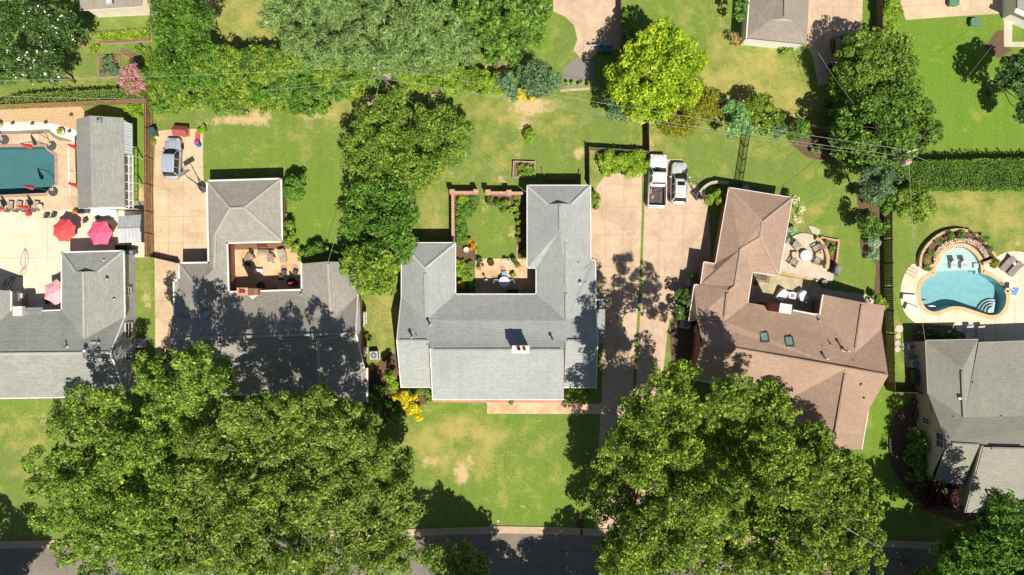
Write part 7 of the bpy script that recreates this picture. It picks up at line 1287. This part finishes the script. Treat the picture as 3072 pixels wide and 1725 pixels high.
shrub('leafy plant growing at the lower end of the right court bed', [(1568,766,12,.8),(1576,755,9,.7)], LF['bush'], .1, 1100)
# pool planter
for k, (X, Y, r) in enumerate(((2795,756,11),(2816,726,10),(2849,709,14),(2883,703,13),(2919,702,9),(2953,719,12),(2971,747,9))):
    shrub('round bush in the curved pool planter, %s' % ('lowest on the left','second up the left side','large one left of the top','at the very top','small one right of the top','large one down the right side','lowest on the right')[k], [(X,Y,r,1.1)], LF['deep'], .08, 1600, group='round bushes in the curved planter')
ARC = smoothpoly([(2803,792),(2806,772),(2820,752),(2840,737),(2865,729),(2895,728),(2920,738),(2938,755),(2950,775)], 3, False); ARI = smoothpoly([(2961,770),(2950,745),(2930,725),(2900,716),(2862,717),(2830,727),(2808,746),(2797,768),(2797,792)], 3, False)
o = patch('bedding_leaves', ARC+ARI, LF['bush'], 900, .08, .05, .28, 3); tag(o, 'green leaves of the bedding flowers round the tanning ledge', 'flowers', kind='stuff')
o = patch('white_petunias', ARC+ARI, BLW, 900, .085, .2, .36, 5); tag(o, 'band of white bedding flowers round the tanning ledge', 'flowers', kind='stuff')
o = patch('pink_petunias', ARC+ARI, BLR, 380, .09, .2, .35, 7); tag(o, 'pink bedding flowers mixed into the white band', 'flowers', kind='stuff')
shrub('spiky green plant at the left end of the curved planter', [(2784,803,11,.7)], LF['olive'], .2, 1400, aspect=.14); shrub('spiky bronze plant at the right end of the curved planter', [(2982,789,14,.7)], LF['ochre'], .2, 1100, aspect=.14)
shrub('wispy dried ornamental grass in the left end of the planter', [(2776,778,13,.8),(2786,768,9,.7)], LF['dry'], .18, 1000, aspect=.12, name='grass_clump')
shrub('flower bed shrubs by the shaded corner of the sage house', [(2760,1005,20,1),(2790,1000,20,1),(2820,1003,18,.9),(2850,1010,16,.8),(2875,1014,12,.7)], LF['dark'], .11, 700, flowers=(BLW, .05, .09, (0,.8,.5)))
patch_px = [(300,104),(454,90),(454,118),(304,128)]; o = patch('vegetable_plants', patch_px, LF['lime'], 900, .14, .15, .6, 9); tag(o, 'lime green vegetable plants filling the long timber edged bed', 'vegetables', kind='stuff')
shrub('mixed plants in the square timber planter box', [(1572,512,18,1.1),(1590,515,14,1.0),(1562,500,12,.9),(1592,500,12,.9)], LF['olive'], .1, 900)
# pots on the terrace and the patios
pot('white round urn of soil among the orange flowers', 1400, 750, .3, .4, CREAM); pot('dark round fire bowl of ash on the court patio', 1473, 788, .36, .3, mat('rust_bowl', lin(96,62,50), lin(70,46,38), 6, .8)); 
pot('potted shrub at the upper left corner of the court patio', 1438, 783, .22, .35, TERRA, LF['dark'], 260, .09, .34, .4); pot('potted shrub at the upper right corner of the court patio', 1541, 783, .22, .35, TERRA, LF['dark'], 260, .09, .34, .4)
pot('pot of white flowers near the upper right of the court patio', 1521, 783, .2, .3, CREAM, BLW, 220, .08, .38, .35); pot('small pot of red flowers at the right of the court patio', 1554, 798, .17, .3, TERRA, LF['hedgel'], 160, .08, .28, .3)
pot('small brown potted plant at the left of the court patio', 1437, 806, .17, .28, TERRA, LF['dry'], 140, .08, .25, .28); pot('little white pot beside the brown potted plant', 1449, 797, .11, .22, CREAM, LF['deep'], 60, .06, .12, .14)
pot('tiny yellow pot at the sun edge of the court patio', 1452, 827, .12, .24, mat('yellow_pot', lin(206,180,50), None, 3, .6), LF['deep'], 50, .06, .12, .14); pot('potted plant at the sun edge right of the white table', 1540, 826, .18, .3, TERRA, LF['bush'], 170, .08, .28, .32)
pot('potted plant in the shade at the left of the court patio', 1433, 852, .16, .28, DGREY, LF['sage'], 110, .08, .26, .26); mb = MB(); mb.lathe([(.14,0),(.2,.3),(.18,.42),(.01,.44)], P(1459,842), 18); tag(mb.build('garden_stool', CREAM), 'white round garden stool in the shade of the court patio', 'stool')
pot('white planter of lime leaves in the white gravel near the pool house', 190, 398, .38, .5, CREAM, LF['ygreen'], 260, .08, .32, .2); pot('white planter of lime leaves in the white gravel at the left edge', 3, 377, .4, .5, CREAM, LF['ygreen'], 260, .08, .34, .2)
pot('terracotta pot of orange flowers by the pool house corner', 232, 636, .22, .34, TERRA, LF['orange'], 150, .08, .26, .24); pot('terracotta pot of red flowers at the edge of the cream terrace', 92, 643, .24, .36, TERRA, mat('red_flowers', lin(222,92,66), lin(206,72,58), 8, .8), 170, .08, .28, .24)
pot('small round potted plant in the shade of the flagstone court', 2264, 851, .18, .28, DGREY, LF['deep'], 160, .08, .28, .28)

# fallen leaves and clippings lying on the lawns
def litter(name, label, n, seed, m, boxes, s=.05):
    rng = np.random.default_rng(seed); w = np.array([(b[2]-b[0])*(b[3]-b[1]) for b in boxes], float); i = rng.choice(len(boxes), n, p=w/w.sum()); B = np.array(boxes, float)[i]
    X = B[:,0]+(B[:,2]-B[:,0])*rng.random(n); Y = B[:,1]+(B[:,3]-B[:,1])*rng.random(n); c = np.column_stack([(X-CX)*K, (CY-Y)*K, np.full(n, .03)])
    a = rng.uniform(0, 6.28, n); L = (s*rng.uniform(.5, 1.6, n))[:,None]; t = np.column_stack([np.cos(a), np.sin(a), rng.normal(0,.2,n)]); b = np.column_stack([-np.sin(a), np.cos(a), rng.normal(0,.2,n)])
    v = np.stack([c+t*L, c+b*L*.6, c-t*L, c-b*L*.6], 1).reshape(-1,3); me = bpy.data.meshes.new(name); me.from_pydata(v.tolist(), [], [(4*k,4*k+1,4*k+2,4*k+3) for k in range(n)]); me.materials.append(m); o = bpy.data.objects.new(name, me); put(o); tag(o, label, 'leaves', kind='stuff')
litter('fallen_leaves', 'scattered pale fallen leaves on the lawns', 1500, 5, mat('dead_leaf', lin(206,186,140), lin(176,146,100), 30, .8), [(620,380,1080,620),(860,330,1080,520),(1300,300,1760,540),(1970,380,2500,560),(1180,1250,1780,1570),(0,1210,200,1500),(2560,150,3050,460),(2380,560,2600,760),(2000,40,2400,320),(620,10,800,130),(1500,80,1720,190),(2700,580,3060,700),(1380,620,1560,770)])
litter('street_litter', 'dry leaves and twigs scattered along the kerb and on the road', 900, 8, MATS['dead_leaf'], [(0,1600,1900,1622),(1200,1585,1900,1606),(1200,1606,1900,1725),(0,1625,400,1725),(1790,950,2010,1580),(470,780,520,1100)], .045)
